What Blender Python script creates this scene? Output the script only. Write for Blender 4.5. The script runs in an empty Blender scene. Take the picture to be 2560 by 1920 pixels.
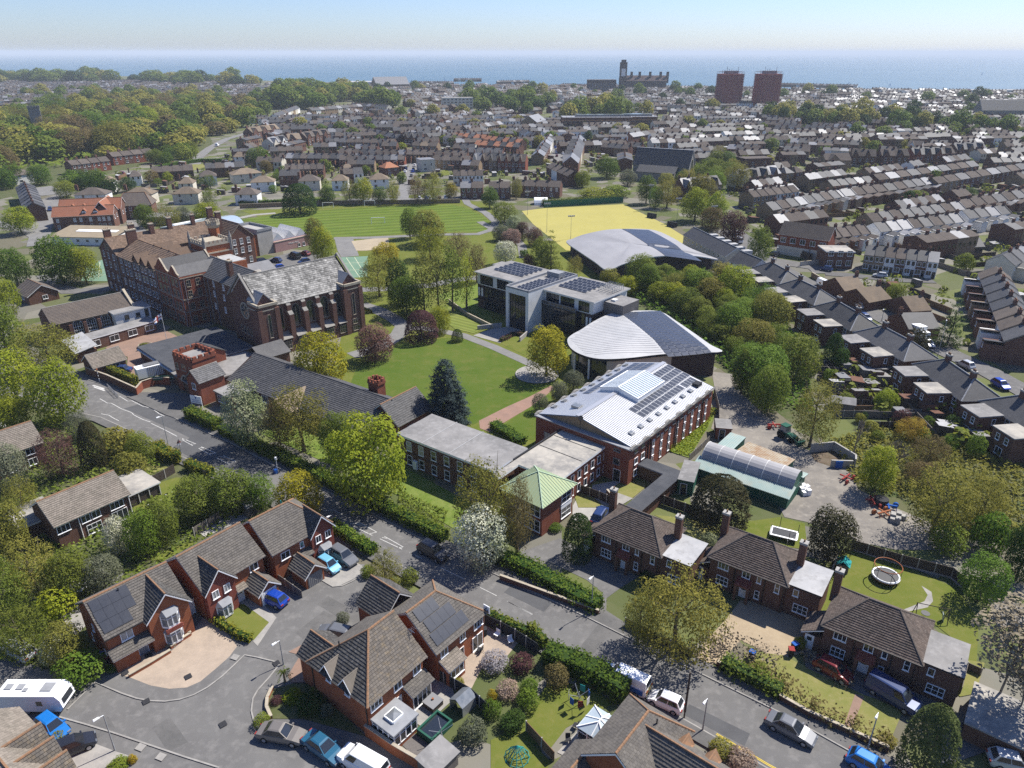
import bpy,random
from math import*
import numpy as np
SC=bpy.context.scene
COL=SC.collection
R=radians
# ------------------------------------------------------------------ camera, sky, sun, exposure
CAM_H,FOC,HZ=62.0,1800.0,830.0 # height over the town, focal length and horizon offset in 2560-px photo units
PITCH=atan(HZ/FOC)
cam=bpy.data.objects.new('camera',bpy.data.cameras.new('camera'))
COL.objects.link(cam)
cam.location=(0,0,CAM_H)
cam.rotation_euler=(pi/2-PITCH,0,0)
cam.data.sensor_width=36.0
cam.data.lens=36.0*FOC/2560.0
cam.data.clip_start=1.0
cam.data.clip_end=150000.0
SC.camera=cam
SUN_AZ,SUN_EL=R(35.0),R(52.0) # the sun stands ahead and to the right
world=bpy.data.worlds.new("World")
SC.world=world
world.use_nodes=True
wt=world.node_tree
bg=wt.nodes['Background']
sky=wt.nodes.new('ShaderNodeTexSky')
sky.sky_type='NISHITA'
sky.sun_disc=False
sky.sun_elevation=SUN_EL
sky.sun_rotation=pi/2-SUN_AZ
sky.altitude=60.0
sky.air_density=1.0
sky.dust_density=0.4
sky.ozone_density=3.0
tint=wt.nodes.new('ShaderNodeMix') # a cooler, clearer air than the model's default
tint.data_type='RGBA'
tint.blend_type='MULTIPLY'
tint.inputs[0].default_value=1.0
tint.inputs[7].default_value=(.73,.82,1.1,1)
wt.links.new(sky.outputs[0],tint.inputs[6])
wt.links.new(tint.outputs[2],bg.inputs[0])
bg.inputs[1].default_value=0.088
sun=bpy.data.objects.new('sun',bpy.data.lights.new('sun','SUN'))
COL.objects.link(sun)
sun.data.energy=5.0
sun.data.angle=R(0.53)
sun.data.color=(1.0,0.955,0.88)
sun.rotation_euler=(pi/2-SUN_EL,0,SUN_AZ+pi/2)
SC.view_settings.view_transform='Standard'
SC.view_settings.look='None'
SC.view_settings.gamma=1.0
SC.view_settings.use_curve_mapping=False
SC.view_settings.exposure=0.72
SC.render.engine='CYCLES'
cy=SC.cycles
cy.max_bounces=5
cy.diffuse_bounces=3
cy.glossy_bounces=2
cy.transmission_bounces=2
cy.transparent_max_bounces=4
cy.volume_bounces=0
cy.use_adaptive_sampling=True
cy.adaptive_threshold=0.006
cy.use_denoising=False
cy.caustics_reflective=False
cy.caustics_refractive=False
# ------------------------------------------------------------------ survey: points read off the photograph, laid out on the ground
CROPS=dict(A1=(0,100,2.458),A2=(850,100,2.602),A3=(1660,100,2.458),B4=(0,450,3.16),B5=(600,450,3.16),B6=(1200,450,3.16),B7=(1860,450,3.16),C1=(0,900,3.16),C2=(600,900,3.16),C3=(1200,850,3.16),C4=(1860,850,3.16),E5=(0,1380,2.949),E6=(650,1380,3.073),E7=(1250,1280,2.593),E8=(1860,1280,2.593),F1=(1180,640,5.267),F2=(1300,880,4.254),F3=(560,620,5.821),F4=(960,1020,3.687),F5=(260,520,4.74),D=(0,0,.86406))
_cp,_sp=cos(PITCH),sin(PITCH)
def S(k,x,y,z=0.0):
 x0,y0,sc=CROPS[k];a=(x0+x/sc-1280)/FOC;b=-(y0+y/sc-960)/FOC;dz=-_sp+b*_cp;t=(z-CAM_H)/dz
 return (a*t,(_cp+b*_sp)*t,z)
def SS(k,pts,z=0.0):
 return [S(k,p[0],p[1],z) for p in pts]
def height(xb,yb,yt):
 X,Y,_=S('D',xb,yb);b=-((yt/.86406)-960)/FOC
 # ray through yt at ground distance Y
 return CAM_H+Y*(-_sp+b*_cp)/(_cp+b*_sp)
def w_at(xb,yb,w,z=0.0):
 a=S('D',xb-w/2,yb,z);b=S('D',xb+w/2,yb,z)
 return abs(b[0]-a[0])
 # ------------------------------------------------------------------ mesh tools
def link(o,parent=None):
 COL.objects.link(o)
 if parent is not None:
  o.parent=parent
 return o
class MB:
 def __init__(s):
  s.v,s.f,s.m,s.t=[],[],[],[]
 def face(s,pts,mi=0,tint=.5):
  n=len(s.v);s.v.extend([tuple(p) for p in pts]);s.f.append(tuple(range(n,n+len(pts))));s.m.append(mi);s.t.append(tint)
 def box(s,x0,y0,z0,x1,y1,z1,mi=0,tint=.5,skip=''):
  p=[(x0,y0,z0),(x1,y0,z0),(x1,y1,z0),(x0,y1,z0),(x0,y0,z1),(x1,y0,z1),(x1,y1,z1),(x0,y1,z1)];s.hexa(p,mi,tint,skip)
 def hexa(s,p,mi=0,tint=.5,skip=''):
  n=len(s.v);s.v.extend([tuple(q) for q in p]);fs=dict(b=(0,3,2,1),t=(4,5,6,7),f=(0,1,5,4),r=(1,2,6,5),k=(2,3,7,6),l=(3,0,4,7))
  for k,f in fs.items():
   if k not in skip:
    s.f.append(tuple(n+i for i in f));s.m.append(mi);s.t.append(tint)
 def prism(s,pts,z0,z1,mi=0,top=True,bottom=False,mtop=None):
  n=len(pts);b=len(s.v);s.v.extend([(p[0],p[1],z0) for p in pts]+[(p[0],p[1],z1) for p in pts])
  for i in range(n):
   j=(i+1)%n;s.f.append((b+i,b+j,b+n+j,b+n+i));s.m.append(mi);s.t.append(.5)
  if top:
   s.f.append(tuple(b+n+i for i in range(n)));s.m.append(mi if mtop is None else mtop);s.t.append(.5)
  if bottom:
   s.f.append(tuple(b+i for i in reversed(range(n))));s.m.append(mi);s.t.append(.5)
 def slab(s,pts,t,mi=0,medge=None):
  P=[np.array(p,float) for p in pts];nrm=np.cross(P[1]-P[0],P[2]-P[0]);nrm/=np.linalg.norm(nrm)+1e-12
  if nrm[2]<0:
   nrm=-nrm;P=P[::-1]
  Q=[p-nrm*t for p in P];n=len(P);b=len(s.v);s.v.extend([tuple(p) for p in P]+[tuple(q) for q in Q]);s.f.append(tuple(b+i for i in range(n)));s.m.append(mi)
  s.t.append(.5);s.f.append(tuple(b+n+i for i in reversed(range(n))));s.m.append(mi);s.t.append(.5)
  for i in range(n):
   j=(i+1)%n;s.f.append((b+j,b+i,b+n+i,b+n+j));s.m.append(mi if medge is None else medge);s.t.append(.5)
 def tube(s,a,b,r0,r1=None,n=6,mi=0,cap=True):
  r1=r0 if r1 is None else r1;a,b=np.array(a,float),np.array(b,float);d=b-a;d/=np.linalg.norm(d)+1e-12
  h=np.array((0,0,1.0)) if abs(d[2])<.9 else np.array((1.0,0,0));u=np.cross(d,h);u/=np.linalg.norm(u);w=np.cross(d,u);k=len(s.v)
  for c,r in ((a,r0),(b,r1)):
   for i in range(n):
    an=2*pi*i/n;s.v.append(tuple(c+u*(r*cos(an))+w*(r*sin(an))))
  for i in range(n):
   j=(i+1)%n;s.f.append((k+i,k+n+i,k+n+j,k+j));s.m.append(mi);s.t.append(.5)
  if cap:
   s.f.append(tuple(k+n+i for i in range(n)));s.m.append(mi);s.t.append(.5);s.f.append(tuple(k+i for i in reversed(range(n))));s.m.append(mi);s.t.append(.5)
 def ring(s,cx,cy,z0,z1,r,n=16,mi=0,top=True,r1=None):
  r1=r if r1 is None else r1;s.tube((cx,cy,z0),(cx,cy,z1),r,r1,n,mi,top)
 def bar(s,a,b,w,h,mi=0,zoff=0.0):
  a,b=np.array(a,float),np.array(b,float);d=b-a;L=hypot(d[0],d[1])+1e-9;n=np.array((-d[1]/L,d[0]/L,0))*w/2;z0=np.array((0,0,zoff));up=np.array((0,0,zoff+h))
  s.hexa([a-n+z0,b-n+z0,b+n+z0,a+n+z0,a-n+up,b-n+up,b+n+up,a+n+up],mi)
 def mesh(s,name,mats,smooth=False,tint=False):
  me=bpy.data.meshes.new(name);me.from_pydata(s.v,[],s.f)
  for m in mats:
   me.materials.append(m)
  if len(mats)>1:
   me.polygons.foreach_set('material_index',s.m)
  if tint:
   at=me.attributes.new('tint','FLOAT','FACE');at.data.foreach_set('value',s.t)
  if smooth:
   me.polygons.foreach_set('use_smooth',[True]*len(s.f))
  return me
 def put(s,name,mats,parent=None,loc=(0,0,0),rz=0.0,smooth=False,tint=False):
  if not isinstance(mats,(list,tuple)):
   mats=[mats]
  o=bpy.data.objects.new(name,s.mesh(name,mats,smooth,tint));o.location=loc;o.rotation_euler=(0,0,rz)
  return link(o,parent)
def inst(name,me,parent=None,loc=(0,0,0),rz=0.0,sc=None,mats=None,rot=None):
 o=bpy.data.objects.new(name,me);o.location=loc;o.rotation_euler=rot if rot is not None else (0,0,rz)
 if sc is not None:
  o.scale=sc if isinstance(sc,(tuple,list)) else (sc,sc,sc)
 link(o,parent)
 if mats:
  for i,m in enumerate(mats):
   o.material_slots[i].link='OBJECT';o.material_slots[i].material=m
 return o
def tag(o,label,cat,group=None,kind=None):
 if label:
  o['label']=label
 if cat:
  o['category']=cat
 if group:
  o['group']=group
 if kind:
  o['kind']=kind
 return o
def thg(name,label,cat,loc=(0,0,0),rz=0.0,group=None):
 o=bpy.data.objects.new(name,None);o.empty_display_size=.5;o.location=loc;o.rotation_euler=(0,0,rz);COL.objects.link(o)
 return tag(o,label,cat,group)
def ctree(o,parent=None):
 c=o.copy();COL.objects.link(c);c.parent=parent
 for ch in o.children:
  ctree(ch,c)
 return c
def sheet(name,pts,z,m,kind='structure'):
 mb=MB();mb.face([(p[0],p[1],z) for p in pts]);o=mb.put(name,m);o['kind']=kind
 return o
ORD=['first','second','third','fourth','fifth','sixth','seventh','eighth','ninth','tenth','eleventh','twelfth','thirteenth','fourteenth','fifteenth','sixteenth','seventeenth','eighteenth','nineteenth','twentieth','twenty-first','twenty-second','twenty-third','twenty-fourth','twenty-fifth','twenty-sixth','twenty-seventh','twenty-eighth','twenty-ninth','thirtieth']
# ------------------------------------------------------------------ materials
def lin(c):
 return tuple(c)+(1.0,)
def mat(name,c1,c2=None,sc=.6,c3=None,sc3=6.0,amt3=.5,rough=.85,spec=.06,metal=0.0,tint=0.0,bump=0.0,bsc=8.0,objvar=0.0,lo=.35,hi=.65,stretch=None):
 m=bpy.data.materials.new(name);m.use_nodes=True;nt=m.node_tree;N,Lk=nt.nodes,nt.links;bs=N['Principled BSDF'];bs.inputs['Roughness'].default_value=rough
 bs.inputs['Specular IOR Level'].default_value=spec;bs.inputs['Metallic'].default_value=metal;bs.inputs['Base Color'].default_value=lin(c1)
 geo=N.new('ShaderNodeNewGeometry');src=geo.outputs['Position']
 if stretch:
  mp=N.new('ShaderNodeMapping');mp.inputs['Scale'].default_value=stretch;Lk.new(src,mp.inputs[0]);src=mp.outputs[0]
 out=None
 def noise(scale,lo_,hi_,det=4.0):
  n=N.new('ShaderNodeTexNoise');n.inputs['Scale'].default_value=scale;n.inputs['Detail'].default_value=det;n.inputs['Roughness'].default_value=.65
  Lk.new(src,n.inputs['Vector']);mr=N.new('ShaderNodeMapRange');mr.inputs[1].default_value=lo_;mr.inputs[2].default_value=hi_
  Lk.new(n.outputs['Fac'],mr.inputs[0])
  return mr.outputs[0]
 def mix(fac,a,b,mode='MIX'):
  x=N.new('ShaderNodeMix');x.data_type='RGBA';x.blend_type=mode
  if isinstance(fac,float):
   x.inputs[0].default_value=fac
  else:
   Lk.new(fac,x.inputs[0])
  for i,q in ((6,a),(7,b)):
   if isinstance(q,tuple):
    x.inputs[i].default_value=lin(q) if len(q)==3 else q
   else:
    Lk.new(q,x.inputs[i])
  return x.outputs[2]
 cur=tuple(c1)
 if c2 is not None:
  cur=mix(noise(sc,lo,hi),cur,tuple(c2))
 if c3 is not None:
  f=noise(sc3,.5,.72);mu=N.new('ShaderNodeMath');mu.operation='MULTIPLY';mu.inputs[1].default_value=amt3;Lk.new(f,mu.inputs[0])
  cur=mix(mu.outputs[0],cur,tuple(c3))
 val=None
 if tint:
  at=N.new('ShaderNodeAttribute');at.attribute_name='tint';mr=N.new('ShaderNodeMapRange');mr.inputs[3].default_value=1-tint;mr.inputs[4].default_value=1+tint
  Lk.new(at.outputs['Fac'],mr.inputs[0]);val=mr.outputs[0]
 if objvar:
  oi=N.new('ShaderNodeObjectInfo');mr=N.new('ShaderNodeMapRange');mr.inputs[3].default_value=1-objvar;mr.inputs[4].default_value=1+objvar
  Lk.new(oi.outputs['Random'],mr.inputs[0])
  if val is None:
   val=mr.outputs[0]
  else:
   mu=N.new('ShaderNodeMath');mu.operation='MULTIPLY';Lk.new(val,mu.inputs[0]);Lk.new(mr.outputs[0],mu.inputs[1]);val=mu.outputs[0]
 if val is not None:
  hs=N.new('ShaderNodeHueSaturation');Lk.new(val,hs.inputs['Value'])
  if isinstance(cur,tuple):
   hs.inputs['Color'].default_value=lin(cur)
  else:
   Lk.new(cur,hs.inputs['Color'])
  cur=hs.outputs[0]
 if not isinstance(cur,tuple):
  Lk.new(cur,bs.inputs['Base Color'])
 if bump:
  n=N.new('ShaderNodeTexNoise');n.inputs['Scale'].default_value=bsc;n.inputs['Detail'].default_value=5.0;Lk.new(src,n.inputs['Vector'])
  b=N.new('ShaderNodeBump');b.inputs['Strength'].default_value=bump;b.inputs['Distance'].default_value=.05;Lk.new(n.outputs['Fac'],b.inputs['Height'])
  Lk.new(b.outputs[0],bs.inputs['Normal'])
 return m
def lmat(name,c1,c2,trans=.42,vary=.22):
 m=bpy.data.materials.new(name);m.use_nodes=True;nt=m.node_tree;N,Lk=nt.nodes,nt.links;bs=N['Principled BSDF'];bs.inputs['Roughness'].default_value=.6
 bs.inputs['Specular IOR Level'].default_value=.06;at=N.new('ShaderNodeAttribute');at.attribute_name='tint';mx=N.new('ShaderNodeMix');mx.data_type='RGBA'
 mx.inputs[6].default_value=lin(c1);mx.inputs[7].default_value=lin(c2);Lk.new(at.outputs['Fac'],mx.inputs[0]);oi=N.new('ShaderNodeObjectInfo')
 hs=N.new('ShaderNodeHueSaturation');mr=N.new('ShaderNodeMapRange');mr.inputs[3].default_value=1-vary;mr.inputs[4].default_value=1+vary
 Lk.new(oi.outputs['Random'],mr.inputs[0]);Lk.new(mr.outputs[0],hs.inputs['Value']);mu=N.new('ShaderNodeMath');mu.operation='MULTIPLY_ADD'
 mu.inputs[1].default_value=7.31;mu.inputs[2].default_value=.17;fr=N.new('ShaderNodeMath');fr.operation='FRACT';Lk.new(oi.outputs['Random'],mu.inputs[0])
 Lk.new(mu.outputs[0],fr.inputs[0]);m2=N.new('ShaderNodeMapRange');m2.inputs[3].default_value=.488;m2.inputs[4].default_value=.512
 Lk.new(fr.outputs[0],m2.inputs[0]);Lk.new(m2.outputs[0],hs.inputs['Hue']);Lk.new(mx.outputs[2],hs.inputs['Color'])
 Lk.new(hs.outputs[0],bs.inputs['Base Color']);tr=N.new('ShaderNodeBsdfTranslucent');Lk.new(hs.outputs[0],tr.inputs[0]);ms=N.new('ShaderNodeMixShader')
 ms.inputs[0].default_value=trans;Lk.new(bs.outputs[0],ms.inputs[1]);Lk.new(tr.outputs[0],ms.inputs[2]);Lk.new(ms.outputs[0],N['Material Output'].inputs[0])
 return m
def smat(name,c1,c2,width,ang,rough=.9):
 m=mat(name,c1,c2,sc=.15,rough=rough);nt=m.node_tree;N,Lk=nt.nodes,nt.links;bs=N['Principled BSDF'];prev=bs.inputs['Base Color'].links[0].from_socket
 geo=N.new('ShaderNodeNewGeometry');mp=N.new('ShaderNodeMapping');mp.inputs['Rotation'].default_value=(0,0,-ang);Lk.new(geo.outputs['Position'],mp.inputs[0])
 wv=N.new('ShaderNodeTexWave');wv.bands_direction='Y';wv.inputs['Scale'].default_value=pi/(20.0*width);wv.inputs['Distortion'].default_value=.4
 wv.inputs['Detail'].default_value=2;Lk.new(mp.outputs[0],wv.inputs[0]);mr=N.new('ShaderNodeMapRange');mr.inputs[1].default_value=.3
 mr.inputs[2].default_value=.7;mr.inputs[3].default_value=.85;mr.inputs[4].default_value=1.12;Lk.new(wv.outputs['Fac'],mr.inputs[0])
 hs=N.new('ShaderNodeHueSaturation');Lk.new(mr.outputs[0],hs.inputs['Value']);Lk.new(prev,hs.inputs['Color']);Lk.new(hs.outputs[0],bs.inputs['Base Color'])
 return m
class Named(dict):
 __getattr__=dict.__getitem__
M=Named()
M['land']=mat('land',(.10,.105,.05),(.15,.14,.10),sc=.05,c3=(.06,.085,.03),sc3=.35,amt3=.8)
nt=M.land.node_tree # a patchwork of lawns, paving, soil and gravel, garden by garden
vo=nt.nodes.new('ShaderNodeTexVoronoi')
vo.inputs['Scale'].default_value=.14
ge=nt.nodes.new('ShaderNodeNewGeometry')
nt.links.new(ge.outputs['Position'],vo.inputs['Vector'])
sp=nt.nodes.new('ShaderNodeSeparateColor')
nt.links.new(vo.outputs['Color'],sp.inputs[0])
cr=nt.nodes.new('ShaderNodeValToRGB')
cr.color_ramp.interpolation='CONSTANT'
for i,(p,c) in enumerate(((0,(.07,.09,.025)),(.22,(.11,.13,.035)),(.42,(.13,.115,.085)),(.56,(.20,.185,.16)),(.72,(.085,.10,.035)),(.86,(.15,.14,.125)))):
 e=cr.color_ramp.elements[0] if i==0 else (cr.color_ramp.elements[1] if i==1 else cr.color_ramp.elements.new(p));e.position=p;e.color=lin(c)
nt.links.new(sp.outputs[0],cr.inputs[0])
mx=nt.nodes.new('ShaderNodeMix')
mx.data_type='RGBA'
mx.inputs[0].default_value=.7
b_=nt.nodes['Principled BSDF'].inputs['Base Color']
nt.links.new(b_.links[0].from_socket,mx.inputs[6])
nt.links.new(cr.outputs[0],mx.inputs[7])
nt.links.new(mx.outputs[2],b_)
M['scrub']=mat('scrub',(.055,.075,.022),(.10,.10,.05),sc=.25,c3=(.12,.11,.07),sc3=1.2,amt3=.7)
M['asphalt']=mat('asphalt',(.118,.114,.11),(.142,.138,.132),sc=.18,c3=(.19,.182,.172),sc3=.9,amt3=.75,rough=.9,bump=.15,bsc=30)
M['asphalt_new']=mat('asphalt_new',(.078,.078,.08),(.095,.095,.096),sc=.3,c3=(.10,.10,.098),sc3=2,amt3=.3,rough=.9)
M['footway']=mat('footway',(.10,.098,.094),(.135,.13,.124),sc=.35,c3=(.075,.074,.072),sc3=2.2,amt3=.5,rough=.92)
M['kerb']=mat('kerb',(.30,.285,.26),(.22,.21,.195),sc=1.2,rough=.9)
M['paint']=mat('paint',(.52,.51,.48),(.36,.355,.34),sc=2.0,rough=.8)
M['pave_pink']=mat('pave_pink',(.36,.29,.225),(.29,.235,.185),sc=.5,c3=(.42,.33,.25),sc3=5,amt3=.6,rough=.9)
M['pave_red']=mat('pave_red',(.25,.165,.125),(.20,.14,.11),sc=.5,c3=(.29,.2,.15),sc3=5,amt3=.5,rough=.9)
M['pave_grey']=mat('pave_grey',(.30,.285,.26),(.23,.22,.205),sc=.7,c3=(.36,.33,.29),sc3=4,amt3=.5,rough=.9)
M['path_red']=mat('path_red',(.27,.17,.13),(.22,.145,.115),sc=.4,c3=(.30,.2,.16),sc3=3,amt3=.4,rough=.92)
M['tarmac_path']=mat('tarmac_path',(.16,.155,.15),(.20,.195,.185),sc=.3,c3=(.13,.125,.12),sc3=2,amt3=.4)
M['yard']=mat('yard',(.215,.195,.168),(.15,.138,.124),sc=.12,c3=(.31,.28,.235),sc3=.8,amt3=.6,lo=.4,hi=.62)
M['gravel']=mat('gravel',(.34,.27,.18),(.28,.22,.15),sc=.3,c3=(.4,.33,.23),sc3=3,amt3=.5)
M['sand']=mat('sand',(.36,.30,.21),(.30,.25,.18),sc=.2,c3=(.40,.34,.25),sc3=2,amt3=.4)
M['soil']=mat('soil',(.09,.065,.045),(.14,.11,.08),sc=.6,c3=(.06,.07,.03),sc3=2,amt3=.6)
M['lawn']=mat('lawn',(.095,.12,.02),(.125,.135,.03),sc=.22,c3=(.17,.155,.05),sc3=.9,amt3=.55,rough=.95)
M['lawn_rich']=mat('lawn_rich',(.062,.10,.014),(.085,.115,.02),sc=.09,c3=(.125,.125,.035),sc3=.35,amt3=.6,rough=.95)
M['lawn_dry']=mat('lawn_dry',(.20,.185,.065),(.15,.16,.045),sc=.3,c3=(.26,.22,.11),sc3=1.5,amt3=.5,rough=.95)
M['meadow']=mat('meadow',(.10,.15,.022),(.16,.19,.05),sc=.5,c3=(.07,.11,.02),sc3=2.5,amt3=.8,rough=.95)
M['pitch_yellow']=mat('pitch_yellow',(.35,.31,.095),(.32,.285,.09),sc=.06,c3=(.39,.345,.13),sc3=.5,amt3=.4,rough=.95)
M['court']=mat('court',(.12,.20,.14),(.15,.23,.165),sc=.2,c3=(.19,.25,.19),sc3=1,amt3=.4)
M['line']=mat('line',(.62,.60,.42),rough=.8)
M['field']=smat('field',(.085,.125,.018),(.105,.14,.024),2.6,R(16))
M['small_field']=smat('small_field',(.13,.16,.035),(.155,.175,.045),.8,R(-35))
# walls
M['brick_orange']=mat('brick_orange',(.30,.105,.05),(.23,.08,.042),sc=1.2,c3=(.36,.15,.08),sc3=9,amt3=.5,rough=.9,bump=.2,bsc=14)
M['brick_red']=mat('brick_red',(.235,.082,.05),(.175,.062,.042),sc=.9,c3=(.28,.12,.075),sc3=7,amt3=.5,rough=.9,bump=.2,bsc=12)
M['brick_brown']=mat('brick_brown',(.145,.078,.055),(.11,.06,.045),sc=.8,c3=(.19,.11,.08),sc3=7,amt3=.5,rough=.9,bump=.2,bsc=12)
M['brick_plum']=mat('brick_plum',(.155,.085,.064),(.12,.068,.054),sc=.9,c3=(.17,.09,.065),sc3=8,amt3=.5,rough=.9,bump=.2,bsc=12)
M['brick_stock']=mat('brick_stock',(.26,.185,.115),(.20,.145,.095),sc=.8,c3=(.31,.225,.14),sc3=7,amt3=.4,rough=.9)
M['brick_dark']=mat('brick_dark',(.085,.06,.055),(.065,.05,.048),sc=.8,c3=(.11,.08,.07),sc3=7,amt3=.4,rough=.9)
M['render_white']=mat('render_white',(.72,.71,.68),(.64,.63,.60),sc=.4,rough=.85)
M['render_cream']=mat('render_cream',(.56,.52,.43),(.49,.45,.37),sc=.4,rough=.85)
M['render_pink']=mat('render_pink',(.36,.22,.205),(.32,.20,.19),sc=.3,rough=.85)
M['stone']=mat('stone',(.40,.35,.27),(.32,.28,.215),sc=.8,c3=(.25,.22,.17),sc3=5,amt3=.5,rough=.9)
M['stone_grey']=mat('stone_grey',(.25,.235,.21),(.19,.18,.165),sc=.6,c3=(.31,.29,.26),sc3=4,amt3=.4)
M['flint']=mat('flint',(.17,.165,.155),(.22,.21,.19),sc=.8,c3=(.10,.10,.10),sc3=6,amt3=.5)
M['tile_hung']=mat('tile_hung',(.27,.085,.06),(.22,.07,.052),sc=1.5,tint=.2,rough=.85)
M['concrete']=mat('concrete',(.36,.345,.32),(.29,.28,.26),sc=.5,c3=(.24,.23,.21),sc3=3,amt3=.4)
# roofs
M['tile_grey']=mat('tile_grey',(.13,.118,.104),(.10,.092,.084),sc=.7,c3=(.18,.16,.13),sc3=4,amt3=.5,tint=.15,rough=.88)
M['tile_lichen']=mat('tile_lichen',(.135,.118,.10),(.105,.094,.082),sc=.6,c3=(.27,.2,.11),sc3=2,amt3=.4,tint=.16,rough=.88)
M['tile_brown']=mat('tile_brown',(.105,.082,.07),(.08,.066,.058),sc=.6,c3=(.20,.17,.145),sc3=3.2,amt3=.5,tint=.18,rough=.88)
M['tile_black']=mat('tile_black',(.055,.053,.052),(.08,.076,.07),sc=.7,c3=(.25,.24,.22),sc3=5,amt3=.4,tint=.25,rough=.85)
M['tile_pale']=mat('tile_pale',(.21,.18,.15),(.165,.145,.12),sc=.6,c3=(.27,.235,.19),sc3=5,amt3=.5,tint=.15,rough=.88)
M['ridge']=mat('ridge',(.27,.15,.085),(.21,.13,.08),sc=2.0,c3=(.16,.13,.1),sc3=4,amt3=.6,rough=.88)
M['roof_slate']=mat('roof_slate',(.10,.098,.098),(.075,.074,.076),sc=.5,c3=(.17,.16,.15),sc3=3,amt3=.45,rough=.6,spec=.15,tint=.2,objvar=.3)
M['roof_slate_dark']=mat('roof_slate_dark',(.06,.06,.063),(.08,.078,.078),sc=.5,c3=(.12,.115,.105),sc3=3,amt3=.45,rough=.6,spec=.3,tint=.2)
M['roof_slate_pale']=mat('roof_slate_pale',(.21,.21,.215),(.17,.17,.175),sc=.5,c3=(.3,.29,.28),sc3=3,amt3=.5,rough=.5,spec=.2,objvar=.25)
M['roof_brown']=mat('roof_brown',(.112,.094,.08),(.088,.076,.068),sc=.5,c3=(.17,.13,.1),sc3=3,amt3=.45,objvar=.22)
M['roof_tan']=mat('roof_tan',(.20,.155,.11),(.155,.125,.095),sc=.5,c3=(.26,.2,.14),sc3=3,amt3=.45,objvar=.2)
M['roof_orange']=mat('roof_orange',(.33,.15,.085),(.27,.125,.075),sc=.5,c3=(.37,.19,.12),sc3=3,amt3=.45,objvar=.15)
M['roof_red']=mat('roof_red',(.30,.125,.075),(.25,.11,.07),sc=.4,c3=(.36,.20,.135),sc3=2,amt3=.45,tint=.15)
M['roof_rust']=mat('roof_rust',(.18,.125,.09),(.145,.105,.08),sc=.4,c3=(.25,.175,.12),sc3=2,amt3=.5,tint=.2)
M['roof_lichen']=mat('roof_lichen',(.14,.135,.125),(.27,.26,.24),sc=.55,c3=(.46,.45,.42),sc3=1.7,amt3=.7,tint=.25,rough=.9,lo=.42,hi=.6)
M['felt']=mat('felt',(.17,.165,.16),(.25,.24,.23),sc=.25,c3=(.33,.32,.31),sc3=1.2,amt3=.5,rough=.85)
M['felt_pale']=mat('felt_pale',(.36,.335,.29),(.22,.21,.195),sc=.22,c3=(.46,.42,.36),sc3=.9,amt3=.6,rough=.85,lo=.4,hi=.6)
M['felt_dark']=mat('felt_dark',(.055,.058,.065),(.08,.082,.088),sc=.4,rough=.8)
M['felt_white']=mat('felt_white',(.40,.395,.39),(.31,.31,.31),sc=.3,c3=(.22,.215,.21),sc3=.8,amt3=.7,rough=.8)
M['copper_green']=mat('copper_green',(.30,.36,.21),(.34,.38,.21),sc=.3,c3=(.25,.33,.22),sc3=3,amt3=.5,rough=.6)
M['copper_seam']=mat('copper_seam',(.36,.46,.33),rough=.6)
M['zinc']=mat('zinc',(.26,.255,.26),(.30,.295,.30),sc=.12,rough=.6,spec=.2,c3=(.34,.33,.33),sc3=.8,amt3=.3)
M['zinc_pale']=mat('zinc_pale',(.42,.415,.41),(.37,.37,.37),sc=.15,rough=.55,spec=.3,c3=(.3,.29,.28),sc3=.6,amt3=.3)
M['metal_rib']=mat('metal_rib',(.62,.62,.62),(.55,.55,.56),sc=.2,rough=.42,spec=.5,metal=.3)
M['metal_gap']=mat('metal_gap',(.16,.16,.17),rough=.5)
M['bare_metal']=mat('bare_metal',(.46,.46,.47),rough=.4,metal=.6)
M['lead']=mat('lead',(.27,.275,.285),(.22,.225,.235),sc=1,rough=.6)
M['sheet_green']=mat('sheet_green',(.26,.34,.32),(.32,.38,.35),sc=.5,c3=(.42,.30,.18),sc3=.7,amt3=.25,rough=.6)
M['sheet_rusty']=mat('sheet_rusty',(.36,.31,.23),(.27,.17,.10),sc=.6,c3=(.40,.40,.37),sc3=1.5,amt3=.6,rough=.75)
M['tarp_grey']=mat('tarp_grey',(.33,.32,.32),(.28,.275,.275),sc=.4,rough=.6)
M['corrugated_tan']=mat('corrugated_tan',(.27,.22,.15),(.23,.19,.135),sc=.5,rough=.85)
M['container_green']=mat('container_green',(.022,.085,.058),(.03,.10,.07),sc=.5,rough=.5)
# trim, glass, metal, paint
M['white']=mat('white',(.80,.80,.79),rough=.5,spec=.4)
M['offwhite']=mat('offwhite',(.66,.65,.62),(.58,.57,.54),sc=1,rough=.6)
M['black']=mat('black',(.018,.018,.02),rough=.5,spec=.4)
M['dark']=mat('dark',(.035,.035,.038),rough=.6)
M['grey']=mat('grey',(.20,.20,.205),rough=.6)
M['steel']=mat('steel',(.40,.40,.41),rough=.4,metal=.5)
M['post_grey']=mat('post_grey',(.30,.31,.31),rough=.5,metal=.2)
M['glass']=mat('glass',(.018,.022,.028),rough=.06,spec=.8)
M['glass_pale']=mat('glass_pale',(.12,.135,.15),(.20,.21,.22),sc=1.2,rough=.12,spec=.7)
M['curtain']=mat('curtain',(.40,.39,.37),(.25,.25,.25),sc=2.5,rough=.3,spec=.6)
M['glass_roof']=mat('glass_roof',(.40,.46,.50),(.34,.40,.44),sc=1,rough=.15,spec=.6)
M['solar']=mat('solar',(.022,.025,.034),(.03,.033,.042),sc=2,rough=.28,spec=.6)
M['solar_blue']=mat('solar_blue',(.035,.045,.07),(.045,.055,.085),sc=.3,rough=.4,spec=.3)
M['panel_frame']=mat('panel_frame',(.45,.46,.48),rough=.4,metal=.4)
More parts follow.
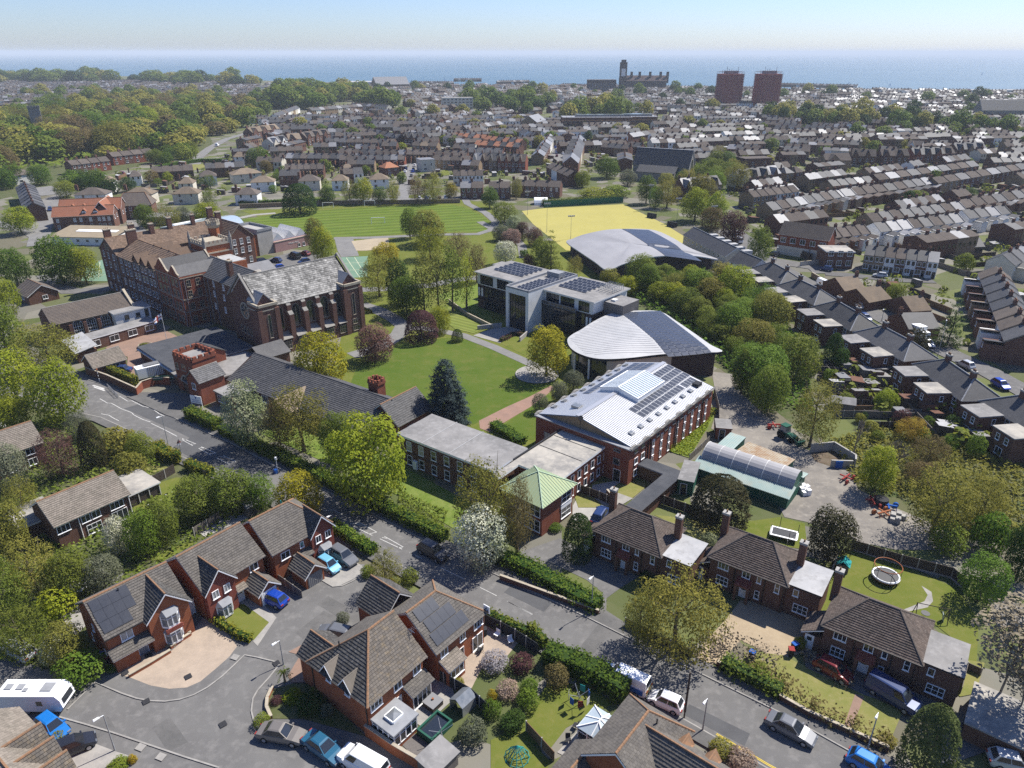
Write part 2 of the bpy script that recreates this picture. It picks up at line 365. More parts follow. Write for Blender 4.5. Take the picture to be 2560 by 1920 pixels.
M['timber_grey']=mat('timber_grey',(.21,.185,.16),(.155,.14,.125),sc=2.5,rough=.9,tint=.2,stretch=(1,1,.15))
M['timber_dark']=mat('timber_dark',(.075,.06,.052),(.10,.082,.068),sc=2,rough=.9,tint=.2)
M['timber_warm']=mat('timber_warm',(.24,.15,.085),(.19,.12,.07),sc=2,rough=.85,tint=.2)
M['fence_black']=mat('fence_black',(.032,.036,.042),(.05,.053,.058),sc=2,rough=.85,tint=.2)
M['cladding']=mat('cladding',(.115,.105,.10),(.15,.138,.13),sc=1.5,rough=.8,stretch=(4,4,.2))
M['blue']=mat('blue',(.02,.09,.33),rough=.4)
M['teal']=mat('teal',(.03,.25,.24),rough=.6)
M['red']=mat('red',(.24,.035,.03),rough=.5)
M['orange']=mat('orange',(.27,.10,.045),rough=.5)
M['yellow']=mat('yellow',(.62,.45,.03),rough=.5)
M['green_net']=mat('green_net',(.03,.12,.08),rough=.8)
M['blue_scaffold']=mat('blue_scaffold',(.05,.075,.2),(.08,.09,.25),sc=1,rough=.6)
M['net_red']=mat('net_red',(.30,.085,.08),(.24,.075,.08),sc=.12,rough=.9)
M['bark']=mat('bark',(.11,.085,.06),(.15,.125,.095),sc=3,rough=.95)
M['bark_pale']=mat('bark_pale',(.25,.21,.165),(.18,.15,.12),sc=3,rough=.95)
M['tyre']=mat('tyre',(.012,.012,.012),rough=.9)
M['sea']=mat('sea',(.042,.108,.16),(.055,.125,.18),sc=.002,rough=.55,spec=.28,bump=.25,bsc=.15)
M['pool_blue']=mat('pool_blue',(.2,.42,.5),rough=.3)
def paint(name,c,rough=.25):
 return mat(name,c,rough=rough,spec=.6,metal=.15)
L_=Named()
L_['lime']=lmat('leaf_lime',(.17,.22,.012),(.30,.31,.03))
L_['yellow']=lmat('leaf_yellow',(.25,.235,.012),(.38,.33,.03))
L_['green']=lmat('leaf_green',(.075,.135,.014),(.145,.21,.028))
L_['mid']=lmat('leaf_mid',(.115,.155,.020),(.20,.23,.038))
L_['dark']=lmat('leaf_dark',(.035,.07,.014),(.07,.115,.022))
L_['olive']=lmat('leaf_olive',(.175,.17,.03),(.265,.245,.05))
L_['brown']=lmat('leaf_brown',(.14,.105,.04),(.20,.155,.065))
L_['copper']=lmat('leaf_copper',(.075,.032,.034),(.12,.06,.055))
L_['bronze']=lmat('leaf_bronze',(.12,.062,.05),(.175,.10,.08))
L_['yew']=lmat('leaf_yew',(.030,.033,.012),(.065,.058,.02),trans=.15)
L_['cedar']=lmat('leaf_cedar',(.028,.046,.044),(.065,.09,.084),trans=.12)
L_['cypress']=lmat('leaf_cypress',(.038,.055,.016),(.075,.09,.026),trans=.15)
L_['silver']=lmat('leaf_silver',(.12,.135,.075),(.19,.20,.13))
L_['blossom']=lmat('leaf_blossom',(.16,.19,.08),(.62,.60,.47),trans=.2)
L_['whitebeam']=lmat('leaf_whitebeam',(.12,.16,.06),(.30,.32,.19),trans=.25)
L_['pink']=lmat('leaf_pink',(.26,.16,.13),(.36,.25,.2))
L_['pale_pink']=lmat('leaf_pale_pink',(.30,.21,.16),(.42,.33,.25))
L_['lilac']=lmat('leaf_lilac',(.26,.24,.24),(.36,.33,.34))
L_['gold']=lmat('leaf_gold',(.32,.24,.015),(.46,.36,.03))
L_['hedge']=lmat('leaf_hedge',(.095,.15,.014),(.19,.23,.03),vary=.12)
L_['hedge_gold']=lmat('leaf_hedge_gold',(.16,.175,.02),(.27,.25,.03),vary=.12)
L_['twig']=lmat('leaf_twig',(.20,.165,.11),(.26,.215,.15),trans=.1)
L_['orange']=lmat('leaf_orange',(.28,.17,.02),(.36,.24,.04))
# ------------------------------------------------------------------ foliage
def lmesh(name,P,Nn,size,rng,tint=None,aspect=.7,mat_=None):
 n=len(P);Nn=Nn/(np.linalg.norm(Nn,axis=1,keepdims=True)+1e-9);rv=rng.normal(size=(n,3));U=np.cross(Nn,rv);U/=np.linalg.norm(U,axis=1,keepdims=True)+1e-9
 V=np.cross(Nn,U);s=(size*rng.uniform(.6,1.35,n))[:,None];U=U*s*.5;V=V*s*.5*aspect;verts=np.empty((n,4,3),np.float32);verts[:,0]=P-U-V*.6;verts[:,1]=P+U*.25-V
 verts[:,2]=P+U+V*.5;verts[:,3]=P-U*.3+V;me=bpy.data.meshes.new(name);me.vertices.add(n*4);me.vertices.foreach_set('co',verts.reshape(-1));me.loops.add(n*4)
 me.loops.foreach_set('vertex_index',np.arange(n*4,dtype=np.int32));me.polygons.add(n);me.polygons.foreach_set('loop_start',np.arange(0,n*4,4,dtype=np.int32))
 me.polygons.foreach_set('loop_total',np.full(n,4,np.int32));me.update(calc_edges=True);at=me.attributes.new('tint','FLOAT','FACE')
 t=rng.uniform(0,1,n) if tint is None else tint;at.data.foreach_set('value',t.astype(np.float32));me.materials.append(mat_ or L_.mid)
 return me
def crown(seed,n,lobes=26,hw=1.0,leaf=.035,lr=(.14,.24),flat=.0,taper=0.0,gap=.0,spread=1.0,inner=.15,low=0.0):
 rng=np.random.default_rng(seed);C,Rr=[],[];k=0
 while len(C)<lobes and k<4000:
  k+=1;d=rng.normal(size=3);d/=np.linalg.norm(d);rad=rng.uniform(.35,1.0)**.6;c=d*rad
  if c[2]<-.75+low:
   continue
  r=rng.uniform(*lr);t=(c[2]+1)/2;wx=1-taper*t;p=np.array((c[0]*(.5-r*.8)*wx*spread,c[1]*(.5-r*.8)*wx*spread,c[2]*(.5-r*.75)))
  if any(np.linalg.norm(p-q)<.45*(r+s) for q,s in zip(C,Rr)):
   continue
  C.append(p);Rr.append(r*(1-.5*taper*t))
 C,Rr=np.array(C),np.array(Rr);w=Rr**2;idx=rng.choice(len(C),n,p=w/w.sum());d=rng.normal(size=(n,3));d[:,2]+=.25;d/=np.linalg.norm(d,axis=1,keepdims=True)
 rr=Rr[idx]*(1+rng.normal(size=n)*.10);ins=rng.uniform(size=n)<inner;rr[ins]*=rng.uniform(.2,.9,ins.sum());P=C[idx]+d*rr[:,None]
 # leaves buried inside another lobe are left out
 D=np.linalg.norm(P[:,None,:]-C[None],axis=2)/Rr[None];buried=(D<.72).sum(1)>(0+(D[np.arange(n),idx]<.72));keep=~buried|(rng.uniform(size=n)<.12)
 if gap:
  keep&=rng.uniform(size=n)>gap*(0.5+.5*np.sin(P[:,0]*23+seed)*np.sin(P[:,1]*19)*np.sin(P[:,2]*21))
 P,d,idx=P[keep],d[keep],idx[keep];lobt=rng.uniform(0,1,len(C));tint=np.clip(.7*lobt[idx]+.3*rng.uniform(0,1,len(P)),0,1)
 Nn=d*.95+rng.normal(size=P.shape)*.36+np.array((0,0,.35));P[:,:2]*=.47/np.percentile(np.linalg.norm(P[:,:2],axis=1),96)
 P[:,2]=(P[:,2]-np.percentile(P[:,2],1))/(np.percentile(P[:,2],99.5)-np.percentile(P[:,2],1))*hw
 return lmesh('crown',P,Nn,leaf,rng,tint)
def ccrown(seed,n,hw,leaf,layers=9,dome=False,droop=.12,fill=.5,power=.8):
 rng=np.random.default_rng(seed);P,Nn,T=[],[],[]
 for i in range(layers):
  t=(i+.2)/layers;z=t*hw;r=.5*((1-t)**power if not dome else sqrt(max(0,1-t*t)));nb=max(4,int(11*(1-t))+3);a0=rng.uniform(0,6.28)
  for b in range(nb):
   a=a0+6.283*b/nb+rng.normal()*.12;rl=r*rng.uniform(.75,1.1);m=max(6,int(n*(rl+.03)/(layers*2.6)));s=rng.uniform(.1,1,m)**fill
   wob=rng.normal(size=(m,3))*np.array((.05,.05,.018*hw))*(s[:,None]*.6+.3)
   p=np.stack([np.cos(a)*rl*s,np.sin(a)*rl*s,z-droop*rl*s**2+.05*hw*(1-s)/layers],1)+wob;P.append(p)
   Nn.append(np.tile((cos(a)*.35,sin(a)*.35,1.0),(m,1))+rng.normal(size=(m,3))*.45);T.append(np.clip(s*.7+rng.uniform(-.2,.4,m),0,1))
 P,Nn,T=np.concatenate(P),np.concatenate(Nn),np.concatenate(T);P[:,2]=np.maximum(P[:,2],0)
 return lmesh('crown',P,Nn,leaf,rng,T,aspect=.5)
def scrown(seed,n,hw,leaf,power=2.0,rough=.06):
 rng=np.random.default_rng(seed);a=rng.uniform(0,6.283,n);t=rng.uniform(0,1,n)**.8;r=.5*(1-t**power)**(1/power)
 r=r*(1+rough*np.sin(a*5+t*9+seed)*np.sin(t*13+a*2))*(1+rng.normal(size=n)*.05);P=np.stack([np.cos(a)*r,np.sin(a)*r,t*hw],1)
 Nn=np.stack([np.cos(a),np.sin(a),.3+t],1)+rng.normal(size=(n,3))*.45;tint=np.clip(.5+.35*np.sin(a*7+t*15)+rng.normal(size=n)*.2,0,1)
 return lmesh('crown',P,Nn,leaf,rng,tint)
def tmesh(seed,hb=.45,r=.028,limbs=5,top=1.0,lean=.04):
 rng=np.random.default_rng(seed);mb=MB();p=np.array((0,0,0.0));pts=[p]
 for i in range(4):
  p=p+np.array((rng.normal()*lean*.5,rng.normal()*lean*.5,top*.8/4));pts.append(p)
 for i in range(4):
  mb.tube(pts[i],pts[i+1],r*(1-.2*i)*(1.35 if i==0 else 1),r*(1-.2*(i+1)),7,0,i==3)
 for k in range(limbs):
  t=rng.uniform(hb*.75,.7);b=np.array(pts[0])*(1-t/.8)+np.array(pts[-1])*(t/.8);a=6.283*k/limbs+rng.uniform(-.4,.4);L=rng.uniform(.18,.3)
  e=b+np.array((cos(a)*L*.8,sin(a)*L*.8,L*.8));mb.tube(b,e,r*.45,r*.18,5);mb.tube(e,e+np.array((cos(a+.5)*L*.5,sin(a+.5)*L*.5,L*.6)),r*.2,r*.06,4)
 return mb.mesh('trunk',[M.bark])
def bmesh_(seed,depth=5,spread=.55,r0=.022,first=.28,shr=.74,kids=3,up=.25):
 rng=np.random.default_rng(seed);mb=MB()
 def grow(p,d,L,r,k):
  e=p+d*L;mid=p+d*L*.5+rng.normal(size=3)*L*.06;n=6 if k<2 else (4 if k<4 else 3);mb.tube(p,mid,r,r*.85,n,0,False);mb.tube(mid,e,r*.85,r*.65,n,0,False)
  if k>=depth:
   return
  for i in range(kids+(k>1)):
   nd=d+rng.normal(size=3)*spread+np.array((0,0,up));nd/=np.linalg.norm(nd);q=mid+(e-mid)*rng.uniform(.3,1);grow(q,nd,L*shr*rng.uniform(.75,1.15),r*.6,k+1)
 grow(np.zeros(3),np.array((0,0,1.0)),first,r0,0);me=mb.mesh('trunk',[M.bark_pale]);co=np.empty(len(me.vertices)*3,np.float32);me.vertices.foreach_get('co',co)
 co=co.reshape(-1,3);co[:,2]/=co[:,2].max();me.vertices.foreach_set('co',co.reshape(-1))
 return me
CR={'broad':[crown(11,13000,44,.95,.033),crown(12,13000,50,.88,.033,lr=(.11,.21)),crown(13,13000,36,1.0,.033,lr=(.15,.26))],'tall':[crown(21,12000,40,1.45,.036,lr=(.12,.2),taper=.25),crown(22,12000,42,1.3,.036,lr=(.11,.2),taper=.35)],'slim':[crown(31,4200,30,2.3,.055,lr=(.14,.22),gap=.35),crown(32,4200,26,2.0,.055,lr=(.14,.24),gap=.3)],'loose':[crown(41,13000,70,1.15,.026,lr=(.08,.16),gap=.55,inner=.35),crown(42,13000,74,1.0,.026,lr=(.07,.15),gap=.6,inner=.35)],'bush':[crown(51,2600,22,.75,.060,lr=(.16,.28),low=.2),crown(52,2600,18,.9,.060,lr=(.16,.3),low=.2),crown(53,2600,24,.6,.060,lr=(.14,.26),low=.2)],'far':[crown(61,1500,20,.9,.075,lr=(.16,.28)),crown(62,1500,24,1.0,.075,lr=(.15,.26)),crown(63,1300,18,.8,.08,lr=(.16,.28))],'cedar':[ccrown(71,22000,1.15,.036,13,droop=.10,power=.55)],'pine':[ccrown(72,4500,1.4,.040,8,droop=-.03)],'cypress':[scrown(73,7000,1.5,.040,2.2,.07),scrown(74,7000,1.1,.040,2.4,.08)],'dome':[scrown(75,7000,.95,.036,2.5,.07)],'spiky':[crown(81,11000,90,.72,.022,lr=(.06,.13),gap=.35,inner=.3)],'plain':[scrown(91,900,.8,.10,2.3,.12)],}
TR=[tmesh(i) for i in range(3)]
BARE=[bmesh_(1,5),bmesh_(2,5,.6,.02),bmesh_(5,4,.5,.018,kids=3)]
TREE_N=[0]
def tree(x,y,w,h,kind,leaf,label,cat='tree',group=None,trunk=True,name='tree',z=0.0,cb=None,bark=None):
 TREE_N[0]+=1;rng=random.Random(TREE_N[0]);t=thg(name,label,cat,(x,y,z),0,group);rz=rng.uniform(0,6.28)
 if kind=='bare':
  inst('trunk',BARE[TREE_N[0]%3],t,(0,0,0),rz,(w*.95,w*.95,h),mats=[bark or M.bark_pale])
  if leaf:
   inst('crown',CR['slim'][TREE_N[0]%2],t,(0,0,h*.4),rz,(w,w,h*.28),mats=[L_[leaf]])
  return t
 me=CR[kind][TREE_N[0]%len(CR[kind])]
 if cb is None:
  cb=.03 if kind in ('bush','dome','cypress','plain','cedar','pine') else .07 if kind=='broad' else .12
 zs=max(v.co.z for v in me.vertices) if 'top' not in me else me['top'];me['top']=zs;inst('crown',me,t,(0,0,h*cb),rz,(w,w,h*(1-cb)/zs),mats=[L_[leaf]])
 if trunk and kind not in ('bush','plain'):
  s=max(.5,min(1.1,w/h));inst('trunk',TR[TREE_N[0]%3],t,(0,0,-.05),rz,(h*s,h*s,h*.92),mats=[bark or M.bark])
 return t
def dtree(x,yt,yb,w,kind,leaf,label,**k):
 X,Y,_=S('D',x,yb);h=height(x,yb,yt);W_=w_at(x,yb,w,h*.5)*.98
 # the crown's own depth lifts its far rim in the picture: a spread crown is a little lower than its outline
 h=max(1.0,h-W_*.10)
 return tree(X,Y,W_,h,kind,leaf,label,**k)
def hedge(name,pts,w,h,leaf,label,z=0.0,cat='hedge',dens=26.0,size=.28,group=None,rough=.16):
 rng=np.random.default_rng(int(abs(pts[0][0]*97+pts[0][1]*31))+3);o=pts[0];t=thg(name,label,cat,(o[0],o[1],z),0,group);Pp,Nn=[],[];core=MB()
 for a,b in zip(pts[:-1],pts[1:]):
  a=np.array((a[0]-o[0],a[1]-o[1],0.0));b=np.array((b[0]-o[0],b[1]-o[1],0.0));d=b-a;L=np.linalg.norm(d);d/=L;nrm=np.array((-d[1],d[0],0))
  core.bar(a,b,w*.82,h*.93)
  for nn,wd,base in ((np.array((0,0,1.0)),w,None),(nrm,h,1),(-nrm,h,-1)):
   m=int(dens*L*wd)+4;s=rng.uniform(-.02,1.02,m);q=rng.uniform(0,1,m)
   if base is None:
    p=a+d*(s*L)[:,None]+nrm*((q-.5)*w)[:,None]+np.array((0,0,h))
   else:
    p=a+d*(s*L)[:,None]+nn*(w/2)+np.array((0,0,1.0))*(q*h)[:,None]
   p=p+nn*(rng.normal(size=m)*rough+rough*.6*np.sin(s*L*1.7+base*2 if base else s*L*1.7))[:,None];Pp.append(p)
   Nn.append(np.tile(nn+np.array((0,0,.25)),(m,1))+rng.normal(size=(m,3))*.5)
  for e,sg in ((a,-1),(b,1)):
   m=int(dens*w*h)+2;p=e+nrm*(rng.uniform(-.5,.5,m)*w)[:,None]+np.array((0,0,1.0))*(rng.uniform(0,h,m))[:,None]+d*sg*rng.normal(size=m)[:,None]*rough
   Pp.append(p);Nn.append(np.tile(d*sg,(m,1))+rng.normal(size=(m,3))*.5)
 me=lmesh('foliage',np.concatenate(Pp),np.concatenate(Nn),size,rng,None,mat_=L_[leaf])
 if leaf not in ('twig','brown'):
  core.put('stems',L_.dark,t)
 inst('foliage',me,t)
 return t
def lmass(name,pts,z0,h,n,leaf,size,label=None,seed=1,kind='stuff'):
 rng=np.random.default_rng(seed);xs,ys=[p[0] for p in pts],[p[1] for p in pts];P=[]
 while len(P)<n:
  q=rng.uniform((min(xs),min(ys)),(max(xs),max(ys)),(n,2))
  for c in q:
   if inside(c,pts):
    P.append(c)
    if len(P)>=n:
     break
 P=np.array(P);z=rng.uniform(0,1,n)**1.5*h*(.4+.6*(np.sin(P[:,0]*1.3)*np.sin(P[:,1]*1.1)*.5+.5))
 me=lmesh(name,np.column_stack([P,z+z0]),np.tile((0,0,1.0),(n,1))+rng.normal(size=(n,3))*.6,size,rng,None,mat_=L_[leaf]);o=inst(name,me);o['kind']=kind
 if label:
  o['label']=label
 return o
def inside(p,poly):
 c=False;n=len(poly)
 for i in range(n):
  a,b=poly[i],poly[(i+1)%n]
  if (a[1]>p[1])!=(b[1]>p[1]) and p[0]<(b[0]-a[0])*(p[1]-a[1])/(b[1]-a[1])+a[0]:
   c=not c
 return c
 # ------------------------------------------------------------------ building parts
WIN={}
def wmesh(w,h,cols,rows,frame,glass,arch=0.0,fr=.07,deep=.08):
 key=(round(w,2),round(h,2),cols,rows,frame,glass,arch)
 if key in WIN:
  return WIN[key]
 mb=MB();f=fr;x0,x1=-w/2,w/2;hs=h-arch*w/2;mb.box(x0,-deep,0,x0+f,.02,hs);mb.box(x1-f,-deep,0,x1,.02,hs);mb.box(x0+f,-deep,0,x1-f,.02,f)
 mb.box(x0-.05,-deep-.07,-.06,x1+.05,.02,0)
 for i in range(1,cols):
  x=x0+w*i/cols;mb.box(x-.03,-deep+.01,f,x+.03,.01,(h-f) if not arch else hs+arch*w*.2)
 for j in range(1,rows):
  z=h*j/rows
  if z<hs:
   mb.box(x0+f,-deep+.012,z-.03,x1-f,.008,z+.03)
 pane=MB()
 if arch:
  n=8;pts=[(x0+f,hs),];out,inn=[],[]
  for i in range(n+1):
   a=pi-pi*i/n;out.append((cos(a)*w/2,hs+sin(a)*w/2*arch));inn.append((cos(a)*(w/2-f),hs+sin(a)*(w/2-f)*arch))
  for i in range(n):
   a,b,c,d=out[i],out[i+1],inn[i+1],inn[i]
   mb.hexa([(d[0],-deep,d[1]),(c[0],-deep,c[1]),(c[0],.02,c[1]),(d[0],.02,d[1]),(a[0],-deep,a[1]),(b[0],-deep,b[1]),(b[0],.02,b[1]),(a[0],.02,a[1])])
  pane.face([(x0+f,-deep*.45,f),(x1-f,-deep*.45,f)]+[(p[0],-deep*.45,p[1]) for p in reversed(inn)])
 else:
  mb.box(x0+f,-deep,h-f,x1-f,.02,h);pane.face([(x0+f,-deep*.45,f),(x1-f,-deep*.45,f),(x1-f,-deep*.45,h-f),(x0+f,-deep*.45,h-f)])
 r=(mb.mesh('window',[M[frame]]),pane.mesh('pane',[M[glass]]));WIN[key]=r
 return r
def win(parent,x,y,z,face,w,h,cols=2,rows=1,frame='white',glass='glass',arch=0.0,label=None,rz=None,name='window'):
 a,b=wmesh(w,h,cols,rows,frame,glass,arch)
 if rz is None:
  rz=dict(f=0,r=pi/2,b=pi,l=-pi/2)[face]
 o=inst(name,a,parent,(x,y,z),rz);inst('pane',b,o)
 if label:
  o['label']=label
 return o
DOORS={}
def door(parent,x,y,z,face,w=.95,h=2.05,col='white',label=None,rz=None):
 if (w,h,col) not in DOORS:
  mb=MB();mb.box(-w/2-.07,-.06,0,-w/2,.02,h+.07);mb.box(w/2,-.06,0,w/2+.07,.02,h+.07);mb.box(-w/2,-.06,h,w/2,.02,h+.07);mb.box(-w/2,-.03,0,w/2,.02,h,1)
  mb.box(-w*.3,-.045,h*.62,w*.3,-.03,h*.88,2);hd=MB();hd.box(w*.36,-.09,h*.46,w*.42,-.03,h*.53)
  DOORS[(w,h,col)]=(mb.mesh('door',[M.white,M[col],M.glass]),hd.mesh('handle',[M.steel]))
 a,b=DOORS[(w,h,col)]
 if rz is None:
  rz=dict(f=0,r=pi/2,b=pi,l=-pi/2)[face]
 o=inst('door',a,parent,(x,y,z),rz);inst('handle',b,o)
 if label:
  o['label']=label
 return o
def gdoor(parent,x,y,z,face,w=2.3,h=2.1,col='white',label=None):
 mb=MB();mb.box(-w/2,-.05,0,w/2,.02,h)
 for i in range(8):
  xx=-w/2+.12+i*(w-.24)/7;mb.box(xx-.02,-.07,.08,xx+.02,-.05,h-.08)
 rz=dict(f=0,r=pi/2,b=pi,l=-pi/2)[face];o=mb.put('garage_door',M[col],parent,(x,y,z),rz);hd=MB();hd.box(-.06,-.1,h*.42,.06,-.05,h*.45)
 hd.put('handle',M.steel,o)
 if label:
  o['label']=label
 return o
def tplane(mb,P,e,course=.32,tw=.33,lift=.02,mi=0,rng=random.Random(4),thick=.075):
 P=[np.array(p,float) for p in P];e=np.array(e,float);e/=np.linalg.norm(e);n=np.cross(P[1]-P[0],P[2]-P[0]);n/=np.linalg.norm(n)
 if n[2]<0:
  n=-n
 f=np.cross(n,e)
 if f[2]<0:
  f=-f
 o=P[0];q=[(np.dot(p-o,e),np.dot(p-o,f)) for p in P];b0,b1=min(c[1] for c in q),max(c[1] for c in q);k=0;b=b0;N=len(q)
 while b<b1-.05:
  m=min(b+course*.5,b1-.02);xs=[]
  for i in range(N):
   (ax,ay),(bx,by)=q[i],q[(i+1)%N]
   if (ay>m)!=(by>m):
    xs.append(ax+(bx-ax)*(m-ay)/(by-ay))
  if len(xs)>=2:
   xs.sort();a0,a1=xs[0],xs[-1];st=a0-(tw*.5 if k%2 else 0);nt=max(1,int(ceil((a1-st)/tw)));top=min(b+course*1.08,b1)
   for i in range(nt):
    l,r=max(st+i*tw,a0)+.008,min(st+(i+1)*tw,a1)-.008
    if r-l<.05:
     continue
    t=rng.random();j=rng.uniform(-.006,.008);v=[o+e*l+f*b+n*(lift+thick+j),o+e*r+f*b+n*(lift+thick+j),o+e*r+f*top+n*(lift+.006),o+e*l+f*top+n*(lift+.006)]
    mb.face(v,mi,t);mb.face([o+e*l+f*b+n*(lift-.01),o+e*r+f*b+n*(lift-.01),v[1],v[0]],mi,t*.6)
  b+=course;k+=1
def rcap(mb,a,b,r=.13,step=.38,mi=0):
 a,b=np.array(a,float),np.array(b,float);L=np.linalg.norm(b-a);n=max(1,int(L/step))
 for i in range(n):
  p,q=a+(b-a)*(i/n),a+(b-a)*((i+.97)/n);mb.tube(p,q,r*(1.0+.08*(i%2)),r*.96,6,mi,True)
def roof(parent,planes,mat_,edges=(),tiles=True,course=.32,tw=.33,thick=.14,fascia='white',ridge='ridge',seed=1,rmat=None):
 mb=MB()
 for P,e in planes:
  mb.slab(P,thick,0,1)
 r=mb.put('roof',[M[mat_],M[fascia]],parent)
 if tiles:
  tb=MB();rg=random.Random(seed)
  for P,e in planes:
   tplane(tb,P,e,course,tw,rng=rg)
  t=tb.put('tiles',M[mat_],r,tint=True);t['kind']='stuff'
 if edges:
  cb=MB()
  for a,b in edges:
   rcap(cb,(a[0],a[1],a[2]+.03),(b[0],b[1],b[2]+.03))
  c=cb.put('ridge_tiles',M[ridge],r);c['kind']='stuff'
 return r
def gables(x0,x1,y0,y1,he,hr,ov=.35,og=.25,axis='x'):
 k=(hr-he)/((y1-y0)/2 if axis=='x' else (x1-x0)/2);z=he-ov*k
 if axis=='x':
  m=(y0+y1)/2;a,b=x0-og,x1+og
  return [([(a,y0-ov,z),(b,y0-ov,z),(b,m,hr),(a,m,hr)],(1,0,0)),([(b,y1+ov,z),(a,y1+ov,z),(a,m,hr),(b,m,hr)],(1,0,0))],[((a,m,hr),(b,m,hr))]
 m=(x0+x1)/2;a,b=y0-og,y1+og
 return [([(x0-ov,b,z),(x0-ov,a,z),(m,a,hr),(m,b,hr)],(0,1,0)),([(x1+ov,a,z),(x1+ov,b,z),(m,b,hr),(m,a,hr)],(0,1,0))],[((m,a,hr),(m,b,hr))]
def hips(x0,x1,y0,y1,he,hr,ov=.35,hl=None,hrr=None):
 m=(y0+y1)/2;half=(y1-y0)/2;hl=half if hl is None else hl;hrr=half if hrr is None else hrr;z=he-ov*(hr-he)/half;X0,X1,Y0,Y1=x0-ov,x1+ov,y0-ov,y1+ov
 A,B=(x0+hl if hl else X0,m,hr),(x1-hrr if hrr else X1,m,hr);pl=[([(X0,Y0,z),(X1,Y0,z),B,A],(1,0,0)),([(X1,Y1,z),(X0,Y1,z),A,B],(1,0,0))];ed=[(A,B)]
 if hl:
  pl.append(([(X0,Y1,z),(X0,Y0,z),A],(0,1,0)));ed+=[((X0,Y0,z),A),((X0,Y1,z),A)]
 if hrr:
  pl.append(([(X1,Y0,z),(X1,Y1,z),B],(0,1,0)));ed+=[((X1,Y0,z),B),((X1,Y1,z),B)]
 return pl,ed
def wal(parent,x0,x1,y0,y1,h,mat_,gable=None,hr=None,name='wall',z0=0.0):
 mb=MB()
 if gable=='x':
  m=(y0+y1)/2;mb.face([(x0,y0,z0),(x1,y0,z0),(x1,y0,h),(x0,y0,h)]);mb.face([(x1,y1,z0),(x0,y1,z0),(x0,y1,h),(x1,y1,h)])
  mb.face([(x1,y0,z0),(x1,y1,z0),(x1,y1,h),(x1,m,hr),(x1,y0,h)]);mb.face([(x0,y1,z0),(x0,y0,z0),(x0,y0,h),(x0,m,hr),(x0,y1,h)])
 elif gable=='y':
  m=(x0+x1)/2;mb.face([(x0,y0,z0),(x1,y0,z0),(x1,y0,h),(m,y0,hr),(x0,y0,h)]);mb.face([(x1,y1,z0),(x0,y1,z0),(x0,y1,h),(m,y1,hr),(x1,y1,h)])
  mb.face([(x1,y0,z0),(x1,y1,z0),(x1,y1,h),(x1,y0,h)]);mb.face([(x0,y1,z0),(x0,y0,z0),(x0,y0,h),(x0,y1,h)])
 else:
  mb.box(x0,y0,z0,x1,y1,h)
 return mb.put(name,M[mat_],parent)
def flat(parent,pts,z,mat_,edge='white',t=.25,ov=.2,name='roof',upstand=0.0):
 c=np.mean(np.array(pts),0);P=[]
 for p in pts:
  d=np.array(p)-c;P.append(tuple(np.array(p)+d/(np.linalg.norm(d)+1e-9)*ov*1.3))
 mb=MB();mb.prism(P,z-t,z,1,True,True,0);r=mb.put(name,[M[mat_],M[edge]],parent)
 if upstand:
  pb=MB();n=len(P)
  for i in range(n):
   a,b=P[i],P[(i+1)%n];pb.bar((a[0],a[1],z),(b[0],b[1],z),.3,upstand)
  pb.put('parapet',M[edge],parent)
 return r
def chim(parent,x,y,z0,z1,w=.75,d=.55,mat_='brick_brown',pots=2,cap='concrete'):
 mb=MB();mb.box(x-w/2,y-d/2,z0,x+w/2,y+d/2,z1);mb.box(x-w/2-.06,y-d/2-.06,z1-.25,x+w/2+.06,y+d/2+.06,z1+.05,1);o=mb.put('chimney',[M[mat_],M[cap]],parent)
 if pots:
  pb=MB()
  for i in range(pots):
   px=x+(i-(pots-1)/2)*w/max(pots,1)*.8;pb.tube((px,y,z1+.05),(px,y,z1+.4),.11,.09,8)
  p=pb.put('chimney_pots',M.ridge,o)
 return o
def merl(mb,pts,z,h=.9,w=.35,merlon=.9,gap=.7,mi=0):
 n=len(pts)
 for i in range(n):
  a,b=np.array(pts[i]+(0,),float),np.array(pts[(i+1)%n]+(0,),float);a[2]=b[2]=z;L=np.linalg.norm(b-a);mb.bar(a,b,w,h*.45,mi)
  k=max(1,int(round((L+gap)/(merlon+gap))));pit=L/k
  for j in range(k):
   p=a+(b-a)*((j+.5-.5*merlon/(merlon+gap))/k);q=a+(b-a)*((j+.5+.5*merlon/(merlon+gap))/k);p[2]=q[2]=z+h*.45+.002;mb.bar(p,q,w*.98,h*.55,mi)
def pv(parent,o,u,v,w,h,mat_='solar',name='solar_panel',gap=.03,frame='panel_frame',thick=.04):
 o,u,v=(np.array(q,float) for q in (o,u,v));n=np.cross(u,v)
 if n[2]<0:
  n=-n
 mb=MB();a=o+u*gap+v*gap;P=[a,a+u*(w-2*gap),a+u*(w-2*gap)+v*(h-2*gap),a+v*(h-2*gap)];mb.hexa([p for p in P]+[p+n*thick for p in P],1);g=.035;b=a+u*g+v*g
 Q=[b,b+u*(w-2*gap-2*g),b+u*(w-2*gap-2*g)+v*(h-2*gap-2*g),b+v*(h-2*gap-2*g)];mb.face([q+n*(thick+.003) for q in Q],0)
 return mb.put(name,[M[mat_],M[frame]],parent)
